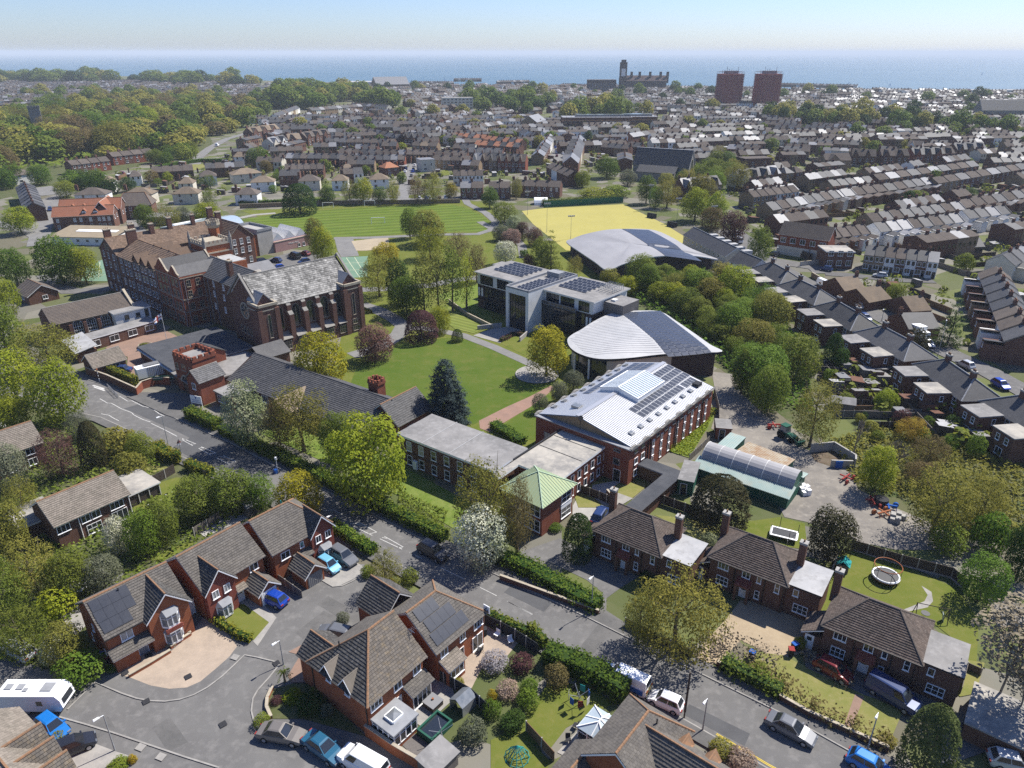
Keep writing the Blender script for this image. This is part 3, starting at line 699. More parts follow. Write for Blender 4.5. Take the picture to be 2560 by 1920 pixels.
 # ------------------------------------------------------------------ the ground, the sea, the roads
_z=[0,.004]
def zz(step=0):
 _z[0]+=1
 return _z[1]+.005*(_z[0]%14)
def level(b):
 _z[0],_z[1]=-1,b
def fl_(name,k,pts,m,z=None):
 z=zz() if z is None else z
 return sheet(name,SS(k,pts,0),z,M[m])
def strip(name,pts,w,m,z=None,h=0.0):
 z=zz() if z is None else z;P=[np.array(p[:2],float) for p in pts];Lf,Rt=[],[]
 for i,p in enumerate(P):
  d=(P[min(i+1,len(P)-1)]-P[max(i-1,0)]);d/=np.linalg.norm(d);n=np.array((-d[1],d[0]))*w/2;Lf.append(p+n);Rt.append(p-n)
 mb=MB()
 for i in range(len(P)-1):
  if h:
   mb.hexa([(*Rt[i],z),(*Rt[i+1],z),(*Lf[i+1],z),(*Lf[i],z),(*Rt[i],z+h),(*Rt[i+1],z+h),(*Lf[i+1],z+h),(*Lf[i],z+h)])
  else:
   mb.face([(*Rt[i],z),(*Rt[i+1],z),(*Lf[i+1],z),(*Lf[i],z)])
 o=mb.put(name,M[m]);o['kind']='structure'
 return o
def dst(name,k,pts,w,m,**kw):
 return strip(name,SS(k,pts),w,m,**kw)
coast=SS('D',[(-900,158),(-300,161),(0,163),(300,165),(600,175),(800,180),(1100,184),(1330,187),(1700,192),(2000,196),(2212,200),(2700,203)])
mb=MB()
land=[(-2600,-150,0),(2600,-150,0)]+[(2600,coast[-1][1],0)]+coast[::-1]+[(-3600,coast[0][1],0)]
mb.face(land)
for a,b in zip(land,land[1:]+land[:1]):
 mb.face([(a[0],a[1],0),(b[0],b[1],0),(b[0],b[1],-27),(a[0],a[1],-27)])
tag(mb.put('ground',M.land),None,None,kind='structure')
mb=MB()
mb.face([(-60000,-2000,-26),(60000,-2000,-26),(60000,70000,-26),(-60000,70000,-26)])
tag(mb.put('sea',M.sea),None,None,kind='structure')
# rough growth and yards under the trees
fl_('scrub_ground','D',[(-80,1000),(0,860),(210,860),(380,985),(620,1010),(640,1130),(480,1180),(430,1260),(330,1260),(150,1330),(120,1470),(-80,1560)],'scrub')
fl_('scrub_ground','D',[(-40,240),(420,225),(470,330),(330,350),(220,380),(-40,440)],'scrub')
fl_('scrub_ground','D',[(1260,560),(1480,560),(1680,680),(1740,760),(1770,960),(1560,800),(1360,640)],'scrub')
fl_('scrub_ground','D',[(1740,980),(2000,930),(2230,960),(2260,1180),(1900,1150),(1800,1020)],'scrub')
fl_('campus_grass','D',[(760,620),(1000,540),(1250,560),(1380,640),(1240,760),(1280,860),(1120,1000),(900,1010),(700,900)],'lawn')
fl_('campus_grass','D',[(520,455),(640,450),(900,420),(1060,440),(1110,520),(1230,520),(1240,600),(900,640),(760,600),(700,520)],'lawn')
fl_('meadow_ground','B5',[(1520,920),(1900,820),(2000,1130),(1640,960)],'meadow')
# playing fields
level(.045)
fl_('sports_field','B5',[(-30,318),(260,276),(420,262),(640,240),(1100,213),(1500,195),(1690,196),(1800,225),(1920,285),(1990,345),(1980,385),(1900,410),(1560,412),(1000,445),(740,448),(500,420),(330,390),(100,330)],'field')
fl_('hockey_pitch','B6',[(330,246),(500,224),(1130,192),(1450,345),(1620,450),(1600,500),(1300,620),(680,556),(420,350)],'pitch_yellow')
fl_('tennis_court','B5',[(780,612),(1010,602),(1010,765),(880,775)],'court')
fl_('tennis_court','B4',[(640,800),(690,690),(830,620),(930,590),(960,760),(930,800)],'court')
for a,b in (((840,615),(945,770)),((905,612),(1000,765)),((815,660),(1000,650)),((850,715),(1005,705))):
 dst('court_line','B5',[a,b],.12,'line')
for a,b in (((700,780),(720,690)),((780,770),(790,650)),((850,760),(845,630)),((690,740),(930,690)),((680,770),(930,740))):
 dst('court_line','B4',[a,b],.14,'line')
fl_('small_lawn','B5',[(1640,1010),(1680,995),(1950,1165),(1850,1215),(1700,1180),(1630,1130)],'small_field')
fl_('main_lawn','D',[(742,872),(768,800),(800,778),(880,738),(985,729),(1012,736),(1072,752),(1148,790),(1196,826),(1180,838),(1022,918),(940,884),(850,868)],'lawn_rich')
fl_('side_lawn','C3',[(160,690),(430,500),(545,430),(640,520),(425,790),(300,780)],'lawn_rich')
fl_('path_lawn','B6',[(175,1300),(270,1235),(400,1245),(700,1360),(640,1440),(380,1400)],'lawn')
fl_('front_lawn','D',[(560,935),(870,1075),(1000,1155),(1040,1100),(930,1040),(720,930),(600,900)],'meadow')
# campus roads and paths
fl_('red_path','C3',[(-8,640),(200,535),(390,450),(560,362),(590,380),(530,432),(400,530),(230,630),(75,728),(0,700)],'path_red')
dst('campus_path','B5',[(940,868),(1140,862),(1500,835),(1700,790),(1900,770)],4.2,'tarmac_path')
dst('campus_path','B5',[(955,985),(1080,1025),(1200,1085),(1290,1150),(1260,1215),(1190,1270),(1080,1330),(880,1390)],4.2,'tarmac_path')
dst('campus_path','B5',[(1270,1180),(1420,1170),(1590,1195),(1760,1228),(2000,1320),(2212,1415),(2330,1470)],2.6,'tarmac_path')
fl_('entrance_ramp','F1',[(15,1050),(290,950),(640,930),(720,960),(560,1010),(370,1150)],'pave_grey')
fl_('carpark','B5',[(60,690),(250,615),(420,570),(640,575),(610,650),(280,730),(60,760)],'asphalt')
fl_('campus_road','B5',[(745,456),(890,450),(905,500),(940,600),(800,612),(770,560)],'tarmac_path')
fl_('play_area','B5',[(880,485),(1170,450),(1180,540),(1000,560),(920,560)],'sand')
dst('campus_road','B5',[(1760,120),(1800,190),(1940,260),(2020,330),(2000,390),(1880,428),(1600,432),(1000,458),(740,462)],3.4,'tarmac_path')
dst('campus_road','B6',[(0,330),(120,400),(250,430),(330,520),(350,620)],3.2,'tarmac_path')
dst('campus_path','B5',[(0,300),(120,275),(280,262)],3.2,'pave_grey')
for i in range(6):
 a=S('B5',795+i*17,530);b=S('B5',800+i*17,540);strip('zebra_stripe',[a,b],1.0,'paint')
fl_('court_paving','B4',[(830,1330),(1010,1240),(1290,1180),(1430,1250),(1270,1330),(1200,1400),(1270,1500),(1080,1600),(1000,1520),(1010,1400)],'pave_red')
fl_('service_court','B4',[(280,760),(480,740),(520,830),(640,860),(960,830),(960,870),(600,900),(480,900)],'asphalt')
fl_('boarding_garden','F2',[(560,1480),(760,1380),(1150,1400),(1260,1320),(1400,1390),(1180,1570),(1020,1659),(620,1659)],'lawn_dry')
fl_('paved_terrace','F2',[(790,1560),(980,1480),(1200,1560),(1050,1650),(900,1640)],'pave_grey')
fl_('shaded_paving','F2',[(770,1420),(1040,1370),(1050,1400),(900,1510),(760,1480)],'concrete')
fl_('decking','F2',[(1255,1320),(1400,1240),(1520,1290),(1400,1385)],'pave_grey')
fl_('grass_bank','F2',[(1540,1040),(2060,620),(2050,720),(1800,1130),(1640,1080)],'meadow')
fl_('yard_ground','C4',[(-120,330),(-20,470),(130,560),(480,860),(820,960),(900,1180),(1180,1320),(1560,1480),(1640,1659),(1200,1659),(880,1590),(500,1440),(320,1400),(100,1000),(-60,800),(-260,700),(-190,480)],'yard')
fl_('yard_track','C3',[(1830,250),(1990,270),(2060,420),(2212,560),(2212,760),(2010,760),(1900,560),(1860,420)],'yard')
fl_('soil_bay','C4',[(520,890),(700,830),(840,950),(680,1000),(560,960)],'soil')
fl_('house_yard','F2',[(560,1640),(640,1500),(1000,1640),(1000,1800),(560,1800)],'concrete')
# the main road and its pavements
level(.125)
far_kerb=[(-160,690),(0,760),(120,800),(235,836),(300,868),(386,909),(497,958),(605,1015),(800,1110),(956,1190),(1111,1263),(1267,1336),(1476,1440),(1685,1543),(1854,1637),(2100,1775)]
near_kerb=[(-160,770),(0,840),(110,880),(219,903),(300,940),(394,988),(560,1062),(718,1141),(811,1193),(930,1257),(1045,1319),(1280,1443),(1543,1593),(1653,1659),(1900,1800)]
ROAD_Z=zz(.01)
sheet('road',SS('D',far_kerb)+SS('D',near_kerb)[::-1],ROAD_Z,M.asphalt)
FK=SS('D',far_kerb)
NK=SS('D',near_kerb)
def offset(P,d):
 out=[]
 for i,p in enumerate(P):
  a=np.array(P[max(i-1,0)][:2]);b=np.array(P[min(i+1,len(P)-1)][:2]);t=(b-a)/np.linalg.norm(b-a);q=np.array(p[:2])+np.array((-t[1],t[0]))*d
  out.append((q[0],q[1],0))
 return out
sheet('pavement',offset(FK,.12)+offset(FK,1.9)[::-1],ROAD_Z+.1,M.footway)
sheet('pavement',offset(NK,-.12)+offset(NK,-1.7)[::-1],ROAD_Z+.1,M.footway)
strip('kerb',offset(FK,.06),.14,'kerb',z=ROAD_Z,h=.105)
strip('kerb',offset(NK,-.06),.14,'kerb',z=ROAD_Z,h=.105)
fl_('forecourt','C1',[(1000,296),(1130,262),(1470,270),(1600,300),(1560,470),(1480,440),(1420,478),(1310,440)],'footway',z=ROAD_Z+.11)
PZ=ROAD_Z+.008
fl_('road_patch','C1',[(980,388),(1110,350),(1460,470),(1800,640),(2212,850),(2212,900),(1840,880),(1700,860),(1440,740),(1370,690),(1500,620),(1380,560)],'asphalt_new',z=ROAD_Z+.004)
def marks(k,pts,w=.12):
 return dst('road_marking',k,pts,w,'paint',z=PZ)
for seg in ([(945,290),(1010,330),(1040,325),(1130,370),(1200,385),(1260,430),(1300,448)],[(790,310),(850,345),(880,345),(960,390),(1040,420),(1060,440),(1130,475),(1190,495)],[(800,430),(860,440),(900,465),(940,485)],[(1195,505),(1300,555),(1400,608)]):
 marks('C1',seg,.13)
for k,seg in (('C1',[(1440,625),(1550,668),(1525,682),(1440,635)]),('C1',[(1590,690),(1710,742),(1670,758),(1570,702)]),('C1',[(1765,758),(1865,806),(1812,830),(1708,775)]),('C2',[(945,1290),(1082,1366),(1046,1392),(897,1320)]),('C2',[(1140,1398),(1292,1484),(1280,1500),(1105,1418)])):
 a,b,c,d=seg;marks(k,[a,b],.11);marks(k,[d,c],.11);marks(k,[((a[0]+d[0])/2,(a[1]+d[1])/2),((a[0]+d[0])/2+45,(a[1]+d[1])/2+8)],.1)
 marks(k,[(c[0]-30,c[1]-12),b],.1)
for a,b in (((660,1195),(735,1190)),((870,1298),(945,1294)),((740,1190),(810,1225)),((1345,1528),(1440,1575))):
 marks('C2',[a,b],.1)
for a,b in (((1150,8),(1225,50)),((1385,125),(1565,212)),((1690,278),(1818,342)),((1900,385),(2092,487))):
 marks('E6',[a,b],.09)
for a,b in (((1250-1250+50,586),(210,668)),):
 marks('E7',[a,b],.09)
for i in range(4):
 marks('C1',[(735+i*0+12*i,205+12*i),(825+4*i,232+14*i)] if i<2 else [(0+30*i-60,470+15*i),(30*i-40,490+18*i)],.45)
for d_ in (.35,.5):
 strip('yellow_line',offset(SS('D',[(1543,1593),(1653,1659),(1780,1730)]),d_),.07,'yellow',z=PZ)
 # the close: one apron of asphalt with paved drives let into it
level(.13)
CZ=zz()
a_=SS('E5',[(-160,700),(0,745),(330,872),(690,890),(880,880),(1240,560),(1500,470),(1760,360),(1950,240),(2212,100),(2330,30)])+SS('E6',[(330,140),(520,90),(800,100),(880,260),(1010,300),(1110,360),(900,520),(680,640),(430,860),(300,1000),(60,1080),(60,1240),(330,1290),(800,1420),(1230,1659),(1400,1760),(300,1760)])+SS('E5',[(1700,1700),(900,1700),(-200,1700)])
sheet('close_road',a_,CZ,M.asphalt)
for nm,k,pts,m in (('paved_drive','E5',[(962,932),(1110,838),(1265,735),(1410,610),(1490,500),(1560,465),(1750,700),(1690,780),(1600,860),(1480,960),(1380,1005),(1250,1015),(1110,990)],'pave_pink'),('front_path','E5',[(862,905),(962,932),(1255,745),(1185,660),(1025,780)],'pave_pink'),('front_garden','E5',[(1610,470),(1790,385),(1990,525),(1880,660),(1850,640)],'lawn'),('paved_drive','E5',[(1740,380),(1890,340),(2040,490),(1900,700),(1866,664),(1985,525),(1800,390)],'pave_grey'),('paved_drive','E6',[(355,150),(410,80),(660,40),(800,120),(785,180),(620,262),(560,272)],'pave_grey'),('paved_drive','E6',[(805,425),(870,370),(970,320),(1110,360),(940,500),(860,490)],'pave_red'),('paved_drive','E6',[(220,775),(470,640),(660,690),(430,890),(400,1010),(240,1010),(215,960),(310,800)],'pave_red'),('paved_drive','E5',[(460,1540),(650,1400),(860,1480),(960,1510),(780,1600),(480,1640)],'pave_grey'),('planted_bed','E6',[(60,1290),(50,1170),(110,1060),(250,1020),(430,1020),(800,1420),(330,1290)],'scrub'),):
 sheet(nm,SS(k,pts),zz(),M[m])
for k,pts in (('E5',[(500,1170),(705,968),(900,1050),(1010,1088),(1110,1106),(1220,1110),(1330,1095),(1430,1062),(1530,1008),(1640,925),(1730,840),(1805,768),(1900,785),(2060,825)]),('E5',[(440,1225),(620,1275),(850,1345),(1100,1430),(1350,1515),(1620,1600)]),('E5',[(2062,838),(1985,935),(1900,1030),(1866,1090),(1855,1180),(1872,1250),(1915,1325)]),('E6',[(355,152),(560,274),(630,268),(700,238),(780,190),(800,165)])):
 dst('kerb',k,pts,.16,'kerb',z=CZ+.03,h=.06)
for k,x,y in (('E5',1646,1280),('E5',1080,1112),('E5',1390,928),('E5',2040,830),('E5',925,900),('E5',1100,770)):
 p=S(k,x,y);a=R(40);u=(cos(a)*.35,sin(a)*.35)
 sheet('manhole_cover',[(p[0]-u[0]-u[1],p[1]-u[1]+u[0]),(p[0]+u[0]-u[1],p[1]+u[1]+u[0]),(p[0]+u[0]+u[1],p[1]+u[1]-u[0]),(p[0]-u[0]+u[1],p[1]-u[1]-u[0])],CZ+.1,M.dark)
for k,x,y in (('E5',1735,785),('E5',1040,1450),('E5',1190,1520)):
 p=S(k,x,y);sheet('pale_slab',[(p[0]-.5,p[1]-.2),(p[0]+.3,p[1]-.5),(p[0]+.5,p[1]+.2),(p[0]-.3,p[1]+.5)],CZ+.1,M.pave_grey)
level(.03)
for k,x,y,w,d in (('E5',700,1330,1.6,1.0),('E5',1250,1350,.9,2.0),('E6',560,420,1.8,.9),('E6',420,560,.8,2.2),('E7',180,560,3.0,.9),('E7',620,830,.9,2.4),('E7',1400,1380,3.2,.8),('C2',900,1230,3,.8)):
 p=S(k,x,y);c,s=cos(-.6 if k!='E5' else .8),sin(-.6 if k!='E5' else .8)
 sheet('road_patch',[(p[0]+u*w*c-v*d*s,p[1]+u*w*s+v*d*c) for u,v in ((-1,-1),(1,-1.1),(1,1),(-1,1))],CZ+.003 if k[0]=='E' and k!='E7' else ROAD_Z+.006,M['asphalt_new' if w>2.5 else 'footway'])
 # gardens and drives of the brick houses on the far side of the road
for nm,k,pts,m in (('house_drive','E7',[(100,270),(390,170),(600,270),(900,420),(800,480),(690,560),(690,640),(830,730),(760,760),(640,690),(660,520),(560,440),(330,330)],'asphalt'),('gravel_drive','E7',[(1470,690),(1560,570),(1815,620),(2060,720),(2000,900),(1815,960),(1560,830),(1420,980),(1260,1010),(1240,940)],'gravel'),('rear_garden','E7',[(1000,20),(1400,60),(1440,150),(1330,230),(1180,110)],'lawn_dry'),('rear_garden','C4',[(0,1440),(280,1400),(480,1450),(500,1659),(-40,1580)],'lawn'),('rear_garden','E8',[(510,560),(620,260),(720,240),(1200,420),(1380,500),(1520,700),(1500,1150),(1330,1200),(1400,860),(1200,700),(660,520),(480,700),(410,690)],'lawn'),('garden_path','E8',[(1150,480),(1215,520),(1225,580),(1190,620),(1050,650),(1020,640),(1170,580),(1190,540)],'pave_grey'),('front_garden','E8',[(250,930),(700,1150),(1030,1290),(950,1480),(830,1540),(370,1330),(0,1080),(0,900)],'lawn_dry'),('brick_path','E8',[(720,1180),(778,1200),(700,1400),(650,1380)],'pave_red'),('shaded_drive','E8',[(380,880),(760,1040),(1060,1140),(1300,1250),(1240,1330),(780,1190),(400,1010)],'asphalt'),('garage_drive','E8',[(1290,1390),(1480,1360),(1580,1500),(1560,1560),(1270,1659)],'footway'),('corner_lawn','E8',[(1560,1560),(1815,1470),(1900,1560),(1640,1600)],'lawn'),('side_garden','E8',[(1330,1150),(1430,960),(1560,980),(1500,1180),(1400,1200)],'lawn_dry'),('far_concrete','E8',[(1580,560),(1815,600),(1815,760),(1640,740)],'yard'),):
 sheet(nm,SS(k,pts),zz(),M[m])
level(.03)
# gardens of the close
for nm,k,pts,m in (('rear_garden','E7',[(120,1480),(160,1330),(330,1080),(640,1160),(720,1250),(560,1330),(430,1400),(330,1530)],'lawn'),('rear_garden','E7',[(-60,1480),(100,1400),(330,1620),(250,1760),(-60,1760)],'lawn'),('paved_terrace','E6',[(1430,960),(1350,760),(1720,540),(1980,700),(1900,800),(1700,900),(1620,1060),(1530,1000)],'pave_pink'),('paved_terrace','E6',[(1010,1140),(1290,900),(1480,1050),(1500,1120),(1250,1350),(1180,1300)],'pave_grey'),('timber_deck','E6',[(1080,1470),(1180,1390),(1400,1560),(1260,1659)],'cladding'),('paved_terrace','E7',[(370,1560),(560,1360),(640,1400),(600,1560),(520,1640)],'pave_grey'),('rear_garden','C1',[(1030,1140),(1230,980),(1390,930),(1560,930),(1500,1120),(1250,1180),(1040,1200)],'lawn'),('side_garden','C1',[(900,960),(1050,870),(1230,780),(1360,840),(1200,900),(960,970)],'lawn_dry'),('rear_garden','C1',[(1150,1580),(1500,1430),(1540,1460),(1300,1590)],'lawn'),('rear_patio','C1',[(1560,1360),(1880,1200),(1960,1250),(1620,1400)],'concrete'),('rear_patio','E5',[(400,420),(520,340),(700,280),(920,150),(760,420),(560,620)],'pave_grey'),):
 sheet(nm,SS(k,pts),zz(),M[m])
 # roads of the town
TZ=.12
for k,pts,w,m in (('A1',[(1180,800),(1220,720),(1290,665),(1390,610),(1510,575),(1600,540)],6.5,'tarmac_path'),('B4',[(-60,330),(250,420),(320,470)],5,'tarmac_path'),('B4',[(300,520),(330,380),(380,240),(400,150),(500,120),(600,40)],7,'tarmac_path'),('B4',[(300,60),(420,110),(560,90)],12,'tarmac_path'),('B4',[(1130,460),(1080,380),(1040,300)],5,'tarmac_path'),('A2',[(395,1060),(440,900),(490,800)],6,'tarmac_path'),('A2',[(770,450),(840,400),(945,315)],12,'tarmac_path'),('A2',[(1200,500),(1240,400),(1275,345)],12,'tarmac_path'),('A2',[(950,470),(1040,370)],8,'tarmac_path'),('A2',[(1430,790),(1440,650),(1380,550)],12,'tarmac_path'),('A2',[(1755,410),(1785,320)],14,'tarmac_path'),('A2',[(1940,720),(1870,640)],12,'tarmac_path'),('B7',[(120,560),(260,680),(470,800),(640,880),(900,990),(1130,1110),(1360,1240),(1640,1380),(1900,1500),(2300,1720)],6.0,'asphalt'),('B7',[(240,640),(560,690),(640,740)],7,'asphalt'),('B7',[(640,740),(900,760),(1150,790),(1500,800)],4.5,'footway'),('A3',[(60,960),(170,930),(420,960)],7,'asphalt'),('B5',[(850,160),(1400,155),(1720,150)],7,'tarmac_path'),('B6',[(2212,620),(2060,470),(1960,400)],10,'asphalt'),):
 dst('town_road',k,pts,w,m,z=TZ+random.Random(w).random()*.02)
for k,pts,m in (('A1',[(980,800),(1170,765),(1310,765),(1210,800),(1080,815)],'lawn_dry'),('A3',[(1190,510),(1430,500),(1420,540),(1230,530)],'lawn'),('A3',[(1720,520),(1850,530),(1840,570),(1740,555)],'lawn'),('A2',[(660,850),(700,845),(720,880),(660,885)],'lawn')):
 sheet('green_space',SS(k,pts),TZ+.01,M[m])
 # ------------------------------------------------------------------ the school
def bldg(name,label,cat,o,ang,group=None):
 return thg(name,label,cat,(o[0],o[1],0),ang,group)
 # chapel: nave between two square corner towers
c0=S('F3',495,870,12.0)
CA=R(45.9)
t=bldg('chapel','tall brown brick chapel with a lichen covered grey roof and rose window','chapel',c0,CA)
wal(t,.8,25.6,1.5,14.6,11.4,'brick_plum','x',17.0)
pl,ed=gables(.8,25.6,1.5,14.6,11.4,17.0,.35,-.5)
roof(t,pl,'roof_lichen',(),True,.55,.5,fascia='stone_grey',seed=3)
mb=MB()
for x in (.55,25.85): # raised gable copings
 for a,b in (((1.0,11.3),(8.05,17.5)),((15.1,11.3),(8.05,17.5))):
  mb.hexa([(x-.25,a[0],a[1]),(x+.25,a[0],a[1]),(x+.25,b[0],b[1]),(x-.25,b[0],b[1]),(x-.25,a[0],a[1]+.4),(x+.25,a[0],a[1]+.4),(x+.25,b[0],b[1]+.4),(x-.25,b[0],b[1]+.4)])
mb.bar((.8,8.05,17.0),(25.6,8.05,17.0),.3,.22)
mb.put('coping',M.stone_grey,t)
for x0,x1 in ((-.1,4.3),(21.6,26.2)):
 mb=MB();mb.box(x0,-.2,0,x1,4.2,11.9);mb.box(x0-.35,-.5,0,x0+.75,.9,11.2);mb.box(x1-.75,-.5,0,x1+.35,.9,11.2);tw=mb.put('tower',M.brick_plum,t);mb=MB()
 mb.box(x0-.12,-.32,10.9,x1+.12,4.3,11.15)
 for a,b in (((x0,-.2),(x1,-.2)),((x1,-.2),(x1,4.2)),((x1,4.2),(x0,4.2)),((x0,4.2),(x0,-.2))):
  mb.bar((a[0],a[1],11.9),(b[0],b[1],11.9),.45,.55)
 mb.put('parapet',M.stone,tw);xm=(x0+x1)/2;mb=MB();mb.prism([(x0+.5,1.2),(x1-.5,1.2),(x1-.5,4.4),(x0+.5,4.4)],11.9,12.6)
 mb.face([(x0+.5,1.2,12.6),(x1-.5,1.2,12.6),(xm,1.2,14.4)]);mb.put('gablet',M.brick_plum,tw);mb=MB()
 for s in (-1,1):
  xe=x0+.3 if s<0 else x1-.3;mb.slab([(xe,1.0,12.45),(xm,1.0,14.6),(xm,5.5,14.6),(xe,5.5,12.45)],.18)
 mb.put('gablet_roof',M.lead,tw);win(t,xm,-.2,4.6,'f',.75,5.4,1,1,'stone','glass',1.2);win(t,xm,-.2,2.3,'f',1.3,1.3,2,1,'stone')
mb=MB()
for x in (7.6,11.3,15.0,18.7):
 mb.box(x-.55,-.1,0,x+.55,1.5,8.6)
 mb.hexa([(x-.55,-.1,8.6),(x+.55,-.1,8.6),(x+.55,1.5,8.6),(x-.55,1.5,8.6),(x-.55,.7,9.3),(x+.55,.7,9.3),(x+.55,1.5,9.6),(x-.55,1.5,9.6)],1)
 mb.box(x-.5,.7,9.0,x+.5,1.5,10.6)
 mb.hexa([(x-.5,.7,10.6),(x+.5,.7,10.6),(x+.5,1.5,10.6),(x-.5,1.5,10.6),(x-.5,1.0,10.9),(x+.5,1.0,10.9),(x+.5,1.5,11.2),(x-.5,1.5,11.2)],1)
mb.put('buttresses',[M.brick_plum,M.stone_grey],t)['kind']='stuff'
for x,w in ((5.7,1.2),(9.5,2.1),(13.2,2.1),(16.9,2.1),(20.4,2.0)):
 win(t,x,1.5,5.2,'f',w,5.2,2 if w>1.5 else 1,1,'stone','glass',1.25)
mb=MB()
mb.box(4.3,.35,0,21.6,1.5,3.5)
mb.box(4.3,-.25,0,21.6,.4,2.0)
mb.put('aisle',M.brick_plum,t)
mb=MB()
for x0,x1 in ((4.4,7.0),(8.2,10.7),(11.9,14.4),(15.6,18.1),(19.3,21.5)):
 mb.slab([(x0,-.6,3.4),(x1,-.6,3.4),(x1,1.48,4.6),(x0,1.48,4.6)],.15)
mb.put('aisle_roof',M.stone_grey,t)
for x in (5.7,9.5,13.2,16.9,20.4):
 win(t,x,-.27,.9,'f',1.9,1.9,3,2,'stone')
 # rose window in the near gable
rw=bpy.data.objects.new('rose_window',None)
mb=MB()
n=24
for i in range(n):
 a,b=2*pi*i/n,2*pi*(i+1)/n;q=[(cos(x)*r,sin(x)*r) for r in (1.65,1.95) for x in (a,b)]
 mb.hexa([(.8-.2,8.0+q[0][0],9.3+q[0][1]),(.8-.2,8.0+q[1][0],9.3+q[1][1]),(.8,8.0+q[1][0],9.3+q[1][1]),(.8,8.0+q[0][0],9.3+q[0][1]),(.6,8.0+q[2][0],9.3+q[2][1]),(.6,8.0+q[3][0],9.3+q[3][1]),(.8,8.0+q[3][0],9.3+q[3][1]),(.8,8.0+q[2][0],9.3+q[2][1])])
for i in range(8):
 a=2*pi*i/8+.2;mb.tube((.7,8.0+cos(a)*.4,9.3+sin(a)*.4),(.7,8.0+cos(a)*1.7,9.3+sin(a)*1.7),.09,.09,5)
rw=mb.put('rose_window',M.stone,t)
mb=MB()
mb.face([(.75,8.0+cos(2*pi*i/n)*1.66,9.3+sin(2*pi*i/n)*1.66) for i in range(n)])
mb.put('pane',M.glass,rw)
for y in (5.0,6.5,8.0,9.5,11.0):
 win(t,.8,y,3.6,'l',.7,1.6,1,1,'stone')
for x in (2.2,24.0):
 win(t,x,-.2,.6,'f',1.7,1.2,3,1,'stone')
 # main Victorian range
mo=(-80.1,168.0)
MA=R(48.4)
t=bldg('victorian_school','large red brick Victorian school with gables, battlemented tower and turret','school',mo,MA)
wal(t,0,12,0,13,12.6,'brick_red')
wal(t,.05,11.95,13,37,12.0,'brick_plum','y',15.2)
wal(t,0,30,36.5,48,12.0,'brick_plum','x',15.6)
wal(t,29,37,30,48,12.2,'brick_plum','y',16)
wal(t,6,16,-16,5,12.0,'brick_brown','y',15.0)
wal(t,11,20,4,14,12.4,'brick_orange')
pl,ed=gables(0.05,11.95,13,36,12.0,15.2,.3,.0,'y')
roof(t,pl,'roof_rust',ed,True,.5,.5,fascia='stone',seed=11)
pl,ed=gables(0,30,36.5,48,12.0,15.6,.3,.2)
roof(t,pl,'roof_rust',ed,True,.5,.5,fascia='stone',seed=12)
pl,ed=gables(29,37,30,48,12.2,16,.3,.2,'y')
roof(t,pl,'roof_rust',ed,True,.5,.5,fascia='stone',seed=13)
pl,ed=gables(6,16,-16,5,12.0,15.0,.25,0,'y')
roof(t,pl,'roof_slate_dark',ed,True,.45,.45,fascia='stone',seed=14,ridge='stone_grey')
flat(t,[(11.2,4.2),(19.8,4.2),(19.8,13.8),(11.2,13.8)],12.6,'felt_white','stone',ov=.05)
# two big shaped gables over the near front
for v0,v1,hr in ((5.7,13.0,15.6),(.2,5.5,14.9)):
 m=(v0+v1)/2;mb=MB();pts=[(v0,12.6),(v1,12.6),(v1,13.2),(v1-.9,13.5),(m+.8,hr-.3),(m,hr+.3),(m-.8,hr-.3),(v0+.9,13.5),(v0,13.2)]
 for u in (-.12,11.6):
  mb.face([(u,p[0],p[1]) for p in pts]);mb.face([(u+.4,p[0],p[1]) for p in reversed(pts)])
  for a,b in zip(pts,pts[1:]+pts[:1]):
   mb.face([(u,a[0],a[1]),(u+.4,a[0],a[1]),(u+.4,b[0],b[1]),(u,b[0],b[1])],1)
 mb.put('gable',[M.brick_red,M.stone],t)['kind']='stuff';mb=MB()
 for a in (v0,v1):
  mb.slab([(.25,a,12.75),(11.6,a,12.75),(11.6,m,hr),(.25,m,hr)],.15)
 mb.put('roof',M.roof_slate,t)
for k in range(6): # saw of small gablets over the shaded front
 u0=0 if k<3 else 6.2;v=15.5+(k%3)*4.4+(1.2 if k>2 else 0);mb=MB();z0=12.3 if k<3 else 13.6
 for s in (-1,1):
  mb.slab([(u0-.3,v+s*1.9,z0),(u0+4.6,v+s*1.9,z0),(u0+4.6,v,z0+2.1),(u0-.3,v,z0+2.1)],.16)
 r=mb.put('dormer_roof',M.roof_rust,t);mb=MB();mb.face([(u0,v-1.8,z0-.6),(u0,v+1.8,z0-.6),(u0,v+1.8,z0),(u0,v,z0+1.95),(u0,v-1.8,z0)])
 mb.put('dormer_gable',M.brick_plum,r)
 # windows: shaded south-west front
for fl,z in enumerate((.9,4.2,7.4,10.0)):
 for v in (2.0,3.9,7.2,9.2,11.3):
  win(t,0,v,z,'l',1.15,1.8,2,2,'stone','glass')
 for v in (15.0,16.9,19.4,21.3,24.0,26.0,29.2,31.4,34.4):
  win(t,.05,v,z,'l',.95,1.75,1,2,'white','glass')
 for v in (39.0,42.3,45.5):
  win(t,0,v,z,'l',.9,1.7,1,2,'white','glass')
 for u in (2.0,4.4,8.0):
  win(t,u,0,z,'f',1.1,1.7,2,2,'stone','glass')
 for v in (-12.5,-8.2,-3.5):
  if fl>0:
   win(t,6,v-fl*.4,z,'l',.8,1.5,1,2,'white','curtain')
for v in (41.2,42.3,43.4):
 win(t,0,v,12.4,'l',.5,1.7,1,1,'stone')
for z in (.9,4.2,7.4,10.0):
 for u in (30.8,33,35.3):
  win(t,u,30,z,'f',1.0,1.7,1,2,'white','glass_pale')
mb=MB()
